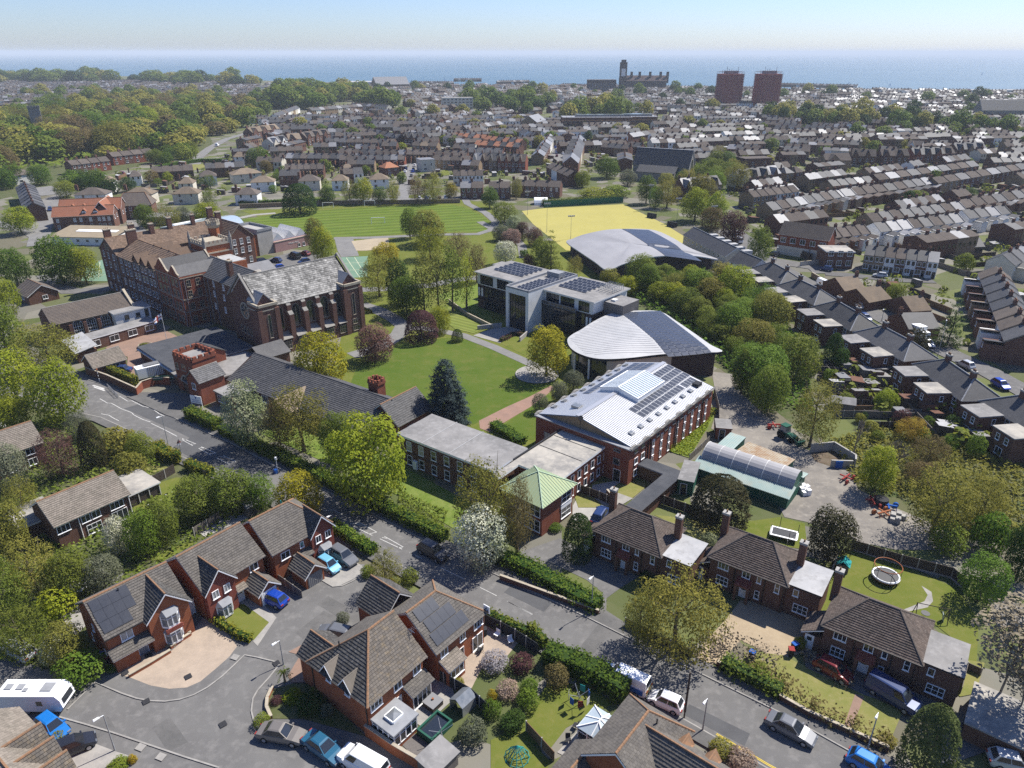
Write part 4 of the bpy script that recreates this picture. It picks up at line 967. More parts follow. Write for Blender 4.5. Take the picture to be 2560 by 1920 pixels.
for v in (0.15,5.6,13.0,17.9,22.6,27.6,33.0,37.0):
 mb.tube((-.1,v,0),(-.1,v,12),.09,.09,5)
for u,v in ((1,-.1),(5.9,-.1),(5.9,-2),(5.9,-5)):
 mb.tube((u,v,0),(u,v,12),.08,.08,5)
mb.put('drainpipes',M.lead,t)['kind']='stuff'
mb=MB()
for z in (3.7,6.9,12.2):
 mb.box(-.1,.2,z,0,13,z+.18);mb.box(0,-.1,z,6,0,z+.18)
mb.put('string_course',M.stone,t)['kind']='stuff'
# tower with battlements and an octagonal stair turret
mb=MB()
mb.box(13.2,12.2,0,20.6,20.2,15.6)
tw=mb.put('tower',M.brick_orange,t)
mb=MB()
mb.box(13.0,12.0,13.6,20.8,20.4,13.95)
merl(mb,[(13.2,12.2),(20.6,12.2),(20.6,20.2),(13.2,20.2)],15.6,1.3,.4,.8,.65)
mb.put('battlements',M.stone,tw)
mb=MB()
mb.box(14.6,13.6,15.6,19.4,18.8,16.5)
mb.put('roof_light',M.stone,tw)
for x,y in ((13.2,12.2),(20.6,12.2),(20.6,20.2),(13.2,20.2)):
 mb=MB();mb.tube((x,y,13.6),(x,y,17.0),.42,.38,8);mb.tube((x,y,17.0),(x,y,18.8),.45,.05,8);mb.put('pinnacle',M.stone_grey,tw)
mb=MB()
mb.tube((20.6,20.6,0),(20.6,20.6,18.4),1.55,1.5,8)
tr_=mb.put('stair_turret',M.brick_orange,t)
mb=MB()
mb.tube((20.6,20.6,18.4),(20.6,20.6,19.2),1.55,1.9,8)
pts=[(20.6+1.8*cos(2*pi*i/8),20.6+1.8*sin(2*pi*i/8)) for i in range(8)]
merl(mb,pts,19.2,1.2,.35,.7,.5)
mb.put('battlements',M.stone,tr_)
for u,v,z1,w,d in ((5,36.8,18.0,2.6,1.0),(12.5,41.5,17.8,1.2,1.2),(18,42,18.6,1.2,1.0),(25,42,18.4,1.0,1.0),(30,36,19.2,1.4,1.2),(33,47,18.6,1.6,1.1),(9.2,47,17.4,1.6,1.0),(8.3,-9.5,17.0,1.0,1.5),(2.5,47.0,17.0,1.8,1.1)):
 chim(t,u,v,12,z1,w,d,'brick_plum',3,'stone')
mb=MB()
mb.box(20.6,4,0,28,11,8.4)
mb.put('wall',M.brick_orange,t,)
mb=MB()
mb.slab([(20.6,3.7,8.4),(28.2,3.7,8.4),(28.2,7.5,10.2),(20.6,7.5,10.2)],.15)
mb.slab([(28.2,11.2,8.4),(20.6,11.2,8.4),(20.6,7.5,10.2),(28.2,7.5,10.2)],.15)
mb.put('roof',M.roof_slate_pale,t)
mb=MB()
mb.box(16.05,-16,0,22,4,8.5)
mb.put('wall',M.brick_brown,t)
mb=MB()
for i in range(5):
 mb.slab([(16.05,-15.8+i*3.9,8.6),(22.1,-15.8+i*3.9,8.6),(22.1,-14+i*3.9,9.9),(16.05,-14+i*3.9,9.9)],.12)
 mb.slab([(22.1,-12.1+i*3.9,8.6),(16.05,-12.1+i*3.9,8.6),(16.05,-14+i*3.9,9.9),(22.1,-14+i*3.9,9.9)],.12)
mb.put('roof',M.felt_pale,t)
mb=MB()
mb.ring(20.3,-16.4,8,11.6,.95,8,1)
mb.tube((20.3,-16.4,11.6),(20.3,-16.4,12.1),1.25,1.1,8)
mb.tube((20.3,-16.4,12.1),(20.3,-16.4,13.0),1.1,.75,8)
mb.tube((20.3,-16.4,13.0),(20.3,-16.4,13.4),.75,.12,8)
mb.tube((20.3,-16.4,13.4),(20.3,-16.4,15.0),.07,.02,5)
mb.put('cupola',[M.copper_seam,M.white],t)
# low flat roofs in the court between chapel and gatehouse
t=bldg('covered_way','low flat roofed dark link building at the foot of the chapel','building',(-58.2,142.5),R(46))
wal(t,-13,4.5,3.0,21,2.7,'brick_brown')
flat(t,[(-13,3.0),(4.5,3.0),(4.5,21),(-13,21)],2.95,'felt_dark','lead',ov=.3)
mb=MB()
mb.box(-13.6,2.2,2.3,-11.6,21,2.5)
mb.put('glass_canopy',M.glass_roof,t)
wal(t,-13.5,3.5,-7,3.0,2.3,'brick_brown')
flat(t,[(-13.5,-7),(3.5,-7),(3.5,2.6),(-13.5,2.6)],2.55,'felt','stone_grey',ov=.2)
mb=MB()
mb.slab([(2.5,-4.5,2.5),(9.5,-4.5,2.5),(9.5,-.8,4.4),(2.5,-.8,4.4)],.15)
mb.slab([(9.5,2.8,2.5),(2.5,2.8,2.5),(2.5,-.8,4.4),(9.5,-.8,4.4)],.15)
mb.put('pitched_roof',M.roof_slate,t)
wal(t,3.55,9.2,-4.2,2.5,2.5,'brick_brown')
# long dark slate hall along the road
hf=(-51.6,135.4,R(-34.9))
t=bldg('long_hall','long low hall under a dark slate roof running beside the hedge','building',hf,hf[2])
wal(t,-1,37,-6.8,4.6,3.0,'brick_brown','x',6.0)
pl=[([(-1.3,-7.2,2.8),(37.2,-7.2,2.8),(37.2,0,6.2),(-1.3,0,6.2)],(1,0,0)),([(37.2,5,3.4),(-1.3,5,3.4),(-1.3,0,6.2),(37.2,0,6.2)],(1,0,0))]
roof(t,pl,'roof_slate_dark',[((-1.3,0,6.2),(37.2,0,6.2))],True,.4,.42,fascia='lead',ridge='roof_slate')
for i in range(9):
 win(t,2+i*4,-6.8,.9,'f',1.8,1.4,3,1)
mb=MB()
mb.box(29.0,2.2,0,31.4,4.2,6.6)
merl(mb,[(29.0,2.2),(31.4,2.2),(31.4,4.2),(29.0,4.2)],6.6,1.0,.35,.55,.45)
mb.put('battlements',M.brick_red,t)
mb=MB()
mb.slab([(20.6,-10.2,2.8),(20.6,-3,2.8),(17.6,-3,5.0),(17.6,-10.2,5.0)],.15)
mb.slab([(14.6,-3,2.8),(14.6,-10.2,2.8),(17.6,-10.2,5.0),(17.6,-3,5.0)],.15)
mb.put('porch_roof',M.roof_tan,t)
wal(t,15,20.2,-9.8,-6.85,2.8,'brick_brown','y',4.8,name='porch')
wal(t,1.0,6.5,-11.5,-6.85,2.6,'brick_brown',name='bow_room')
flat(t,[(1,-11.5),(5.0,-11.7),(6.6,-10.4),(6.6,-6.9),(1,-6.9)],2.85,'felt','stone_grey',ov=.2,name='bow_roof')
win(t,3.0,-11.5,.8,'f',2.2,1.4,4,1)
t=bldg('gabled_block','small grey slated block with orange lichen on its gable end','building',(-19.7,110.2),R(54.5))
wal(t,0,8.7,0,7.6,3.3,'brick_red','x',6.3)
pl,ed=gables(0,8.7,0,7.6,3.3,6.3,.3,.25)
roof(t,pl,'roof_slate',ed,True,.4,.4,fascia='white',ridge='ridge')
win(t,3,0,.8,'f',1.6,1.3,3,1)
# gatehouse
t=bldg('gatehouse','red brick gatehouse with battlements and an arched gateway','gatehouse',(-67.4,132.2),R(-36))
wal(t,0,6.6,0,5.4,7.2,'brick_red')
mb=MB()
merl(mb,[(.1,.1),(6.5,.1),(6.5,5.3),(.1,5.3)],7.2,1.1,.45,.8,.5)
mb.put('battlements',M.brick_red,t)
flat(t,[(.4,.4),(6.2,.4),(6.2,5.0),(.4,5.0)],7.25,'felt','felt',ov=0)
mb=MB()
n=8
arch=[(2.0,0.0),(4.6,0.0)]+[(3.3+1.3*cos(pi*i/n),2.2+1.4*sin(pi*i/n)) for i in range(n+1)]
mb.face([(p[0],-.03,p[1]) for p in arch])
g=mb.put('gateway',M.black,t)
mb=MB()
for i in range(n):
 a,b=pi*i/n,pi*(i+1)/n;q=[(3.3+r*cos(x),2.2+(r+.1)*sin(x)) for r in (1.3,1.65) for x in (a,b)]
 mb.hexa([(q[0][0],-.2,q[0][1]),(q[1][0],-.2,q[1][1]),(q[1][0],0,q[1][1]),(q[0][0],0,q[0][1]),(q[2][0],-.2,q[2][1]),(q[3][0],-.2,q[3][1]),(q[3][0],0,q[3][1]),(q[2][0],0,q[2][1])])
mb.put('arch',M.stone,g)
for x,z in ((1.0,4.6),(3.3,4.8),(5.6,4.6)):
 win(t,x,0,z,'f',.9 if x!=3.3 else 1.5,1.4,1 if x!=3.3 else 2,2,'stone')
for x in (1.5,4.0):
 win(t,0,x,4.4,'l',.8,1.4,1,2,'white')
mb=MB()
mb.slab([(.2,-.3+5.4,4.6),(-5.4,5.1,4.6),(-5.4,8.4,6.4),(.2,8.4,6.4)],.15)
mb.slab([(-5.4,11.6,4.6),(.2,11.6,4.6),(.2,8.4,6.4),(-5.4,8.4,6.4)],.15)
mb.put('side_roof',M.roof_slate,t)
wal(t,-5,0,5.45,11.3,4.6,'brick_red','x',6.2,name='side_wing')
wal(t,6.65,11.0,-1.6,3.6,5.0,'brick_red','y',6.8,name='east_wing')
pl,ed=gables(6.65,11.0,-1.6,3.6,5.0,6.8,.3,.3,'y')
roof(t,pl,'roof_slate',ed,True,.4,.4,fascia='stone_grey',ridge='stone_grey')
win(t,8.8,-1.6,2.9,'f',1.2,1.3,2,1,'white')
# west court: hall with tall arched windows, white first-floor room, low classroom wing, lodge
t=bldg('court_hall','grey roofed hall with three tall arched white windows','building',(-106.2,156.5),R(45.5))
wal(t,0,18,0,10,4.9,'brick_plum','x',7.6)
pl,ed=gables(0,18,0,10,4.9,7.6,.35,.1)
roof(t,pl,'roof_brown',ed,True,.45,.45,fascia='stone_grey',ridge='stone_grey')
mb=MB()
for s in (0,1):
 mb.hexa([(17.9,10.4*s-.2,4.7),(18.5,10.4*s-.2,4.7),(18.5,5,7.9),(17.9,5,7.9),(17.9,10.4*s-.2,5.2),(18.5,10.4*s-.2,5.2),(18.5,5,8.4),(17.9,5,8.4)])
mb.put('coping',M.stone,t)
for x in (5.2,8.2,11.3,14.4):
 win(t,x,0,1.4,'f',2.0,3.3,4,4,'white','glass',1.0)
mb=MB()
for x in (3.6,6.7,9.8,12.9,16.0):
 mb.box(x-.35,-.6,0,x+.35,0,4.0)
mb.put('buttresses',M.brick_plum,t)['kind']='stuff'
t=bldg('white_room','white rendered upper room with dark windows beside the hall','building',(-96.3,164.6),R(45.5))
wal(t,0,8.2,-1.4,4.2,4.9,'render_white')
flat(t,[(0,-1.4),(8.2,-1.4),(8.2,4.2),(0,4.2)],5.1,'felt','offwhite',ov=.35)
for x in (2.6,5.2):
 win(t,x,-1.4,3.0,'f',1.0,1.1,1,1,'dark')
door(t,7.3,-1.4,2.6,'f',1.0,2.0,'dark')
win(t,0,1.2,3.0,'l',1.5,1.2,2,1,'white')
t=bldg('classroom_wing','low brick classroom wing with wide white windows and grey flat roof','building',(-96.2,152.2),R(53))
wal(t,-1,16,0,4.2,2.6,'brick_brown')
flat(t,[(-1,0),(16,0),(16,4.2),(-1,4.2)],2.85,'felt','white',ov=.35)
for x in (1.6,5.9,10.2,14.3):
 win(t,x,0,.8,'f',2.1,1.4,2,1,'white')
t=bldg('lean_to','narrow lean-to with a pale corrugated roof beside the paved court','building',(-101.0,154.5),R(-46))
wal(t,0,11,-2,2,2.4,'brick_brown')
mb=MB()
mb.slab([(-.2,-2.3,2.4),(11.2,-2.3,2.4),(11.2,2.3,3.3),(-.2,2.3,3.3)],.12)
mb.put('roof',M.felt_white,t)
t=bldg('gate_lodge','single storey brick lodge with a grey ribbed roof by the paved court','lodge',(-87.0,137.4),R(49))
wal(t,0,6.4,0,5.6,2.5,'brick_brown','x',4.4)
pl,ed=gables(0,6.4,0,5.6,2.5,4.4,.4,.3)
roof(t,pl,'tile_pale',ed,True,.35,.33,ridge='stone_grey')
win(t,4.0,0,.9,'f',2.0,1.2,3,1)
t=bldg('tiled_cottage','small brown tiled building under the trees by the green court','building',(-128.4,186.5),R(51))
wal(t,-2,5.4,0,8.8,2.6,'brick_brown','y',4.9)
pl,ed=gables(-2,5.4,0,8.8,2.6,4.9,.4,.3,'y')
roof(t,pl,'roof_brown',ed,True,.4,.4)
win(t,-2,4,.9,'l',1.6,1.1,3,1)
win(t,2,0,.9,'f',1.3,1.1,2,1)
t=bldg('long_shed','long low grey roofed shed behind the arched window hall','shed',(-112.5,168.5),R(45.5))
wal(t,0,14,0,4,2.6,'brick_brown')
flat(t,[(0,0),(14,0),(14,4),(0,4)],2.8,'felt','lead')
# red roofed house block to the north-west, its annexe and neighbours
t=bldg('red_roofed_block','brick boarding house with two red tiled roofs and dormers','building',(-173.8,273.4),R(14))
wal(t,0,21,0,8,5.6,'brick_plum','x',8.4)
wal(t,0,22,8,18,6.0,'brick_plum','x',9.6)
pl,ed=gables(0,21,0,8,5.6,8.4,.4,.3)
roof(t,pl,'roof_red',ed,False)
pl,ed=gables(0,22,8.2,18,6.0,9.6,.2,.3)
roof(t,pl,'roof_red',ed,False)
pl,ed=gables(13.5,19.5,2,17,6.4,9.9,.3,0,'y')
roof(t,pl,'roof_red',ed,False)
for x,y,z in ((11,.8,5.9),(15,.8,5.9),(5,9.2,6.3),(9,9.2,6.3)):
 mb=MB();mb.box(x-.7,y,z-.3,x+.7,y+2.2,z+.9);d=mb.put('dormer',M.white,t);mb=MB();mb.slab([(x-1,y-.2,z+.8),(x-1,y+3.2,z+.8),(x,y+3.2,z+1.9),(x,y-.2,z+1.9)],.1)
 mb.slab([(x+1,y+3.2,z+.8),(x+1,y-.2,z+.8),(x,y-.2,z+1.9),(x,y+3.2,z+1.9)],.1);mb.put('dormer_roof',M.roof_red,d);win(t,x,y,z-.2,'f',1.0,.9,2,1)
for x in (1.6,7.5,9.6,13,16,17.6,19.4):
 win(t,x,0,3.2,'f',.95,1.4,1,2,'white','curtain');win(t,x,0,.8,'f',.95,1.4,1,2)
for y in (2,5.5,11,15):
 win(t,21 if y<8 else 22,y,3.4,'r',.95,1.4,1,2)
t=bldg('ribbed_hall','low hall with a tan corrugated roof and long white rooflight','building',(-155.0,253.0),R(-5))
wal(t,-8,15,-1,11,2.9,'render_white')
mb=MB()
mb.slab([(-8.4,-1.4,2.9),(15.4,-1.4,2.9),(15.4,11.4,4.2),(-8.4,11.4,4.2)],.15)
r=mb.put('roof',M.corrugated_tan,t)
mb=MB()
mb.slab([(-2,4.4,3.6),(13.2,4.4,3.6),(13.2,6.6,3.83),(-2,6.6,3.83)],.08)
mb.put('rooflight',M.white,r)
for x in (2,5.5,9):
 win(t,x,-1,1,'f',1.2,1.1,2,1,'white')
t=bldg('brown_roofed_house','tall brick house under a dark brown hipped roof','house',(-159.5,293.5),R(13))
wal(t,0,13,0,9,6,'brick_plum')
pl,ed=hips(0,13,0,9,6,10,.4,2.5,2.5)
roof(t,pl,'roof_brown',ed,False)
for x in (2,5,8,11):
 for z in (.9,3.7):
  win(t,x,0,z,'f',.95,1.5,1,2)
t=bldg('flat_classrooms','long low building with a flat grey roof behind the garden trees','building',(-143.0,282.0),R(10))
wal(t,0,26,0,9,3.2,'brick_stock')
flat(t,[(0,0),(26,0),(26,9),(0,9)],3.5,'felt','white',ov=.4)
for i in range(6):
 win(t,2.5+i*4.2,0,.8,'f',3.4,1.8,4,2)
 # arts and pool buildings beyond the main range
po=S('B5',160,600)
t=bldg('arts_building','pale grey panelled block with a blue glazed wave roof beside the car park','building',po,R(54))
wal(t,0,6.0,0,12,8.0,'concrete')
mb=MB()
for a,b in (((0,0),(6,0)),((6,0),(6,12)),((6,12),(0,12)),((0,12),(0,0))):
 mb.bar((a[0],a[1],8.0),(b[0],b[1],8.0),.3,.8)
mb.put('parapet',M.lead,t)
wal(t,-6.5,0,.3,14,7.0,'brick_orange')
mb=MB()
K=10
rows=[]
for i in range(K+1):
 s=i/K;y=14+s*26;z=7.4+1.4*sin(s*3.4+.6);rows.append([(-7-s*4,y,z),(5+sin(s*3)*4,y,z+.4)])
for i in range(K):
 mb.slab([rows[i][0],rows[i][1],rows[i+1][1],rows[i+1][0]],.25)
mb.put('wave_roof',M.glass_roof,t)
wal(t,-7,4.5,14.1,39,6.9,'render_white',name='hall')
wal(t,-14,-6.6,8,30,6.6,'blue_scaffold',name='blue_wing')
flat(t,[(-14,8),(-6.6,8),(-6.6,30),(-14,30)],6.9,'lead','lead')
po=S('B5',285,575)
t=bldg('pool_building','low pink rendered pool building with a zigzag glazed white roof','building',po,R(51))
wal(t,0,14.5,0,14,3.4,'render_pink')
mb=MB()
for i in range(3):
 x0=.5+i*4.7
 for s in (0,1):
  mb.slab([(x0+s*4.6,2,3.6),(x0+s*4.6,14,3.6),(x0+2.3,14,6.0),(x0+2.3,2,6.0)],.12)
 mb.face([(x0,2,3.5),(x0+4.6,2,3.5),(x0+2.3,2,5.9)],1)
mb.put('zigzag_roof',[M.offwhite,M.glass_roof],t)
mb=MB()
mb.box(0,-.1,3.4,14.5,.2,3.65)
mb.put('coping',M.stone,t)
for x in (9.5,11.5):
 win(t,x,0,.3,'f',.9,1.3,1,1)
 # lettering on the wall, too small to read in the photograph
mb=MB()
rg=random.Random(8)
x=5.2
for i in range(12):
 if i==6:
  x+=.35;continue
 mb.box(x,-.06,1.9,x+.05,-.01,2.35);mb.box(x,-.06,2.3,x+.22,-.01,2.36)
 if rg.random()<.6:
  mb.box(x,-.06,2.1,x+.2,-.01,2.15)
 if rg.random()<.6:
  mb.box(x+.19,-.06,1.9,x+.24,-.01,2.3)
 x+=.36
mb.put('lettering',M.white,t)
# modern glazed building
MF=(3.9,163.8,R(48))
t=bldg('glazed_school_building','modern three storey glass and brick school building with flat solar roofs','building',MF,MF[2])
wal(t,6.2,19.6,7.2,23.0,9.5,'brick_dark')
wal(t,6.2,20.0,-14.4,0,9.5,'brick_dark',name='wall')
flat(t,[(5.4,7.2),(19.9,7.2),(19.9,23.6),(5.4,23.6)],9.85,'felt','offwhite',.3,0)
flat(t,[(5.4,-15.2),(20.4,-15.2),(20.4,0),(5.4,0)],9.85,'felt','offwhite',.3,0)
wal(t,16.5,20,23.05,27,8.6,'brick_dark',name='stair_block')
flat(t,[(16.3,23.7),(20.2,23.7),(20.2,27.2),(16.3,27.2)],8.9,'felt','offwhite',.3,0)
# projecting atrium: white frame round a glass front
mb=MB()
mb.box(0,0,0,.8,.9,10.2)
mb.box(0,6.4,0,.8,7.3,10.2)
mb.box(0,.9,9.0,.8,6.4,10.2)
mb.box(.8,0,0,19.2,.25,10.2)
mb.box(.8,7.05,0,19.2,7.3,10.2)
mb.box(18.9,.25,0,19.2,7.05,10.2)
at=mb.put('atrium_frame',M.render_white,t)
mb=MB()
mb.face([(.3,.25,10.0),(19,.25,10.0),(19,7.05,10.0),(.3,7.05,10.0)])
mb.put('roof',M.felt,at)
mb=MB()
for a,b in (((0,.12),(19.2,.12)),((19.08,0),(19.08,7.3)),((19.2,7.18),(0,7.18)),((.12,7.3),(.12,0))):
 mb.bar((a[0],a[1],10.2),(b[0],b[1],10.2),.3,.45)
mb.put('parapet',M.lead,at)
mb=MB()
mb.box(14.2,2.2,10.0,16.6,6.0,11.4)
mb.put('plant_box',M.lead,at)
def curtain(par,fr_axis,u,v0,v1,z0,z1,n,rows,name='curtain_wall',frame='dark'):
 mb=MB()
 for i in range(n+1):
  v=v0+(v1-v0)*i/n;mb.box(u-.1,v-.04,z0,u+.03,v+.04,z1)
 for j in range(rows+1):
  z=z0+(z1-z0)*j/rows;mb.box(u-.09,v0,z-.04,u+.02,v1,z+.04)
 o=mb.put(name,M[frame],par)
 for i in range(n):
  a,b=v0+(v1-v0)*i/n+.04,v0+(v1-v0)*(i+1)/n-.04;pm=MB();pm.face([(u-.02,b,z0),(u-.02,a,z0),(u-.02,a,z1),(u-.02,b,z1)]);pm.put('pane',M.glass,o)
 return o
curtain(t,0,.55,.9,6.4,.05,9.0,6,4)
curtain(t,0,6.15,-12.2,0,.1,6.2,10,3)
curtain(t,0,5.0,-10.4,-.2,1.6,6.2,9,2,'bay_glazing')
mb=MB()
mb.box(4.9,-10.5,6.2,6.2,-.1,6.5)
mb.box(5.05,-10.4,1.4,6.2,-10.3,6.2)
mb.put('bay_roof',M.dark,t)
curtain(t,0,4.9,-10.4,-.2,6.55,7.4,8,1,'balcony_rail','lead')
curtain(t,0,6.15,9,20.5,.1,6.2,9,3)
mb=MB()
mb.box(6.1,7.3,6.5,6.2,23.0,9.4)
mb.box(6.1,-14.4,6.5,6.2,-.1,9.4)
mb.put('upper_band',M.render_white,t)['kind']='stuff'
for v0,v1 in ((8.2,11.0),(12.0,15.8),(17.4,21.8),(-4.4,-.6),(-9.0,-5.0),(-13.4,-10.4)):
 curtain(t,0,6.1,v0,v1,6.8,9.1,3,1,'window_band')
mb=MB()
for v in (21.3,22.4,-12.9,-13.9):
 mb.box(6.0,v-.25,3.4,6.18,v+.25,5.6)
mb.put('shutters',M.white,t)
mb=MB()
mb.box(6.2,-14.5,6.6,20,-14.42,9.4)
mb.put('end_band',M.render_white,t)
for x in (8.2,12.5,16):
 win(t,x,-14.4,3.6,'f',1.3,1.6,2,1,'dark')
wal(t,10.0,16.6,-20.2,-14.9,8.7,'cladding',name='clad_tower')
flat(t,[(10,-20.2),(16.6,-20.2),(16.6,-14.9),(10,-14.9)],8.95,'felt','cladding',.25,0)
mb=MB()
mb.box(11.3,-17,8.95,12.6,-15.8,9.35)
mb.put('roof_vent',M.offwhite,t)
mb=MB()
for i in range(6):
 mb.tube((13.6+i*.9,-10.6,9.85),(13.6+i*.9,-10.6,11.2),.06,.06,5);mb.tube((13.6+i*.9,-14.6,9.85),(13.6+i*.9,-14.6,11.2),.06,.06,5)
 mb.tube((13.6+i*.9,-10.6,11.2),(13.6+i*.9,-14.6,11.2),.06,.06,5)
for v in (-10.6,-11.6,-12.6,-13.6,-14.6):
 mb.tube((13.6,v,11.0),(18.1,v,11.0),.05,.05,5);mb.tube((13.6,v,10.4),(18.1,v,10.4),.05,.05,5)
mb.put('roof_pipework',M.post_grey,t)
# rows of tilted panels
for (u0,v0,u1,nr,n,dv) in ((9.8,20.6,17.2,5,7,-1.45),(1.6,1.0,9.0,6,4,1.05),(10.6,1.0,17.6,5,3,1.05),(9.8,-1.2,17.2,5,6,-1.4)):
 for i in range(nr):
  u=u0+(u1-u0)*i/max(1,nr-1)
  for j in range(n):
   pv(t,(u,v0+j*dv,10.0 if v0!=1.0 else 10.15),(0,1,0) if dv>0 else (0,-1,0),(.95,0,.3),abs(dv),1.0,'solar',gap=.02)
   # ramps by the entrance
t=bldg('entrance_wall','low curved concrete wall beside the paved entrance ramp','wall',MF,MF[2])
mb=MB()
mb.bar((-1.0,7.8,0),(-6.5,10.8,0),.3,1.1)
mb.bar((-.6,-.5,0),(-5.5,-2.2,0),.3,1.1)
mb.put('wall',M.concrete,t)
# curved roofs
def shell(name,label,outline,zed,bulge,center,mats,wall,ribs=0,rings=5,deep=.5):
 o=(center[0],center[1]);t=thg(name,label,'building',(o[0],o[1],0));P=[np.array((p[0]-o[0],p[1]-o[1],z)) for p,z in zip(outline,zed)]
 # smooth the outline
 Q=[];n=len(P)
 for i in range(n):
  p0,p1,p2,p3=P[i-1],P[i],P[(i+1)%n],P[(i+2)%n]
  for s in (0,.25,.5,.75):
   Q.append(.5*((2*p1)+(-p0+p2)*s+(2*p0-5*p1+4*p2-p3)*s**2+(-p0+3*p1-3*p2+p3)*s**3))
 zc=sum(q[2] for q in Q)/len(Q);mb=MB();m=len(Q)
 def at(i,r):
  q=Q[i%m];z=q[2]*r+zc*(1-r)+bulge*(1-r**2)
  return np.array((q[0]*r,q[1]*r,z))
 for k in range(rings):
  r0,r1=1-k/rings,1-(k+1)/rings
  for i in range(m):
   if k==rings-1:
    mb.face([at(i,r0),at(i+1,r0),at(0,0)])
   else:
    mb.face([at(i,r0),at(i+1,r0),at(i+1,r1),at(i,r1)])
 for i in range(m):
  a,b=at(i,1),at(i+1,1);d=np.array((0,0,deep));mb.face([a-d,b-d,b,a],1);mb.face([a-d,b-d,at(i+1,.9)-d,at(i,.9)-d],1)
 rf=mb.put('roof',mats,t,smooth=False)
 def zf(x,y):
  p=np.array((x-o[0],y-o[1]));a=atan2(p[1],p[0]);best=None
  for i in range(m):
   q0,q1=Q[i],Q[(i+1)%m];cr=(q1[0]-q0[0])*-p[1]+(q1[1]-q0[1])*p[0];den=p[0]*(q1[1]-q0[1])-p[1]*(q1[0]-q0[0])
   if abs(den)<1e-9:
    continue
   s=(q0[0]*(q1[1]-q0[1])-q0[1]*(q1[0]-q0[0]))/den;w=(q0[0]*p[1]-q0[1]*p[0])/den
   if s>0 and -.001<=w<=1.001:
    r=1/s;z=(q0[2]*(1-w)+q1[2]*w)*r+zc*(1-r)+bulge*(1-r**2);best=z
  return best if best is not None else zc+bulge
 mb=MB();wl=[(q[0]*.93,q[1]*.93) for q in Q]
 for i in range(m):
  a,b=wl[i],wl[(i+1)%m];za,zb=at(i,.93)[2]-deep*.6,at(i+1,.93)[2]-deep*.6;mb.face([(a[0],a[1],0),(b[0],b[1],0),(b[0],b[1],zb),(a[0],a[1],za)],wall(i/m))
 return t,rf,zf,wl,mb
ol=[(690,1262),(715,1325),(800,1378),(940,1412),(1150,1408),(1420,1378),(1660,1362),(1912,1356),(1820,1300),(1700,1215),(1560,1120),(1432,1041),(1290,1031),(1150,1036),(1030,1055),(900,1115),(800,1180),(725,1222)]
ze=[5.3,5.2,5.2,5.2,5.2,5.2,5.4,5.6,5.9,6.2,6.5,6.8,6.8,6.7,6.5,6.2,5.8,5.5]
pts=[S('B6',x,y,z) for (x,y),z in zip(ol,ze)]
t,rf,zf,wl,wm=shell('curved_roof_hall','teardrop shaped hall with a pale curved metal roof and blue solar panels',pts,ze,.6,(26.5,144.5),[M.zinc_pale,M.dark],lambda s:1 if .05<s<.17 else (2 if s<.3 else 0))
wm.put('wall',[M.brick_dark,M.glass,M.render_cream],t)
for x,y in ((745,1520),(855,1570)):
 p=S('B6',x,y);mb=MB();mb.ring(p[0]-26.5,p[1]-144.5,0,5.0,.22,10);mb.put('column',M.white,t)
pa,pb,pc,pd=(np.array(S('B6',x,y,6.5)[:2]) for x,y in ((1105,1056),(1492,1345),(1838,1330),(1425,1046)))
nA,nB=6,19
for i in range(nA):
 for j in range(nB):
  q=[]
  for a,b in ((i+.04,j+.07),(i+.96,j+.07),(i+.96,j+.93),(i+.04,j+.93)):
   s,w=a/nA,b/nB;p=(pa*(1-s)+pd*s)*(1-w)+(pb*(1-s)+pc*s)*w;q.append((p[0]-26.5,p[1]-144.5,zf(p[0],p[1])+.10))
  mb=MB();mb.slab(q,.05,0,1);mb.put('solar_panel',[M.solar_blue,M.panel_frame],t)
mb=MB()
for j in range(28): # standing seams
 w=j/27;a=pa*(1-w)+pb*w;d=(pa-pd)/np.linalg.norm(pa-pd);last=None
 for k in range(14):
  p=a+d*(.35+k*1.6);r=(p-np.array((26.5,144.5)))
  if not inside((p[0],p[1]),[(q_[0],q_[1]) for q_ in pts]):
   break
  c=(p[0]-26.5,p[1]-144.5,zf(p[0],p[1])+.02)
  if last:
   mb.bar(last,c,.05,.03)
  last=c
mb.put('seams',M.zinc_pale,t)['kind']='stuff'
ol=[(682,490),(800,575),(905,645),(1005,711),(1120,668),(1270,622),(1430,600),(1600,596),(1740,604),(1882,626),(1760,578),(1640,526),(1520,455),(1400,402),(1290,386),(1110,386),(1000,393),(900,411),(800,436),(735,462)]
ze=[3.6,3.8,3.9,3.6,4.6,5.4,5.8,5.6,4.8,3.4,4.6,5.6,6.2,6.5,6.6,6.8,6.5,6.0,5.0,4.2]
pts=[S('B6',x,y,z) for (x,y),z in zip(ol,ze)]
cx_,cy_=38.0,228.0
t,rf,zf,wl,wm=shell('sports_hall','large sports hall under a grey leaf shaped curved roof by the yellow pitch',pts,ze,1.2,(cx_,cy_),[M.zinc,M.offwhite],lambda s:0,deep=.3)
wm.put('wall',[M.brick_dark],t)
pa,pb,pc,pd=(np.array(S('B6',x,y,6.6)[:2]) for x,y in ((1120,392),(1472,582),(1760,598),(1330,396)))
nA,nB=7,14
for i in range(nA):
 for j in range(nB):
  q=[]
  for a,b in ((i+.02,j+.03),(i+.98,j+.03),(i+.98,j+.97),(i+.02,j+.97)):
   s,w=a/nA,b/nB;p=(pa*(1-s)+pd*s)*(1-w)+(pb*(1-s)+pc*s)*w;q.append((p[0]-cx_,p[1]-cy_,zf(p[0],p[1])+.10))
  mb=MB();mb.slab(q,.05,0,1);mb.put('solar_panel',[M.solar_blue,M.zinc],t)
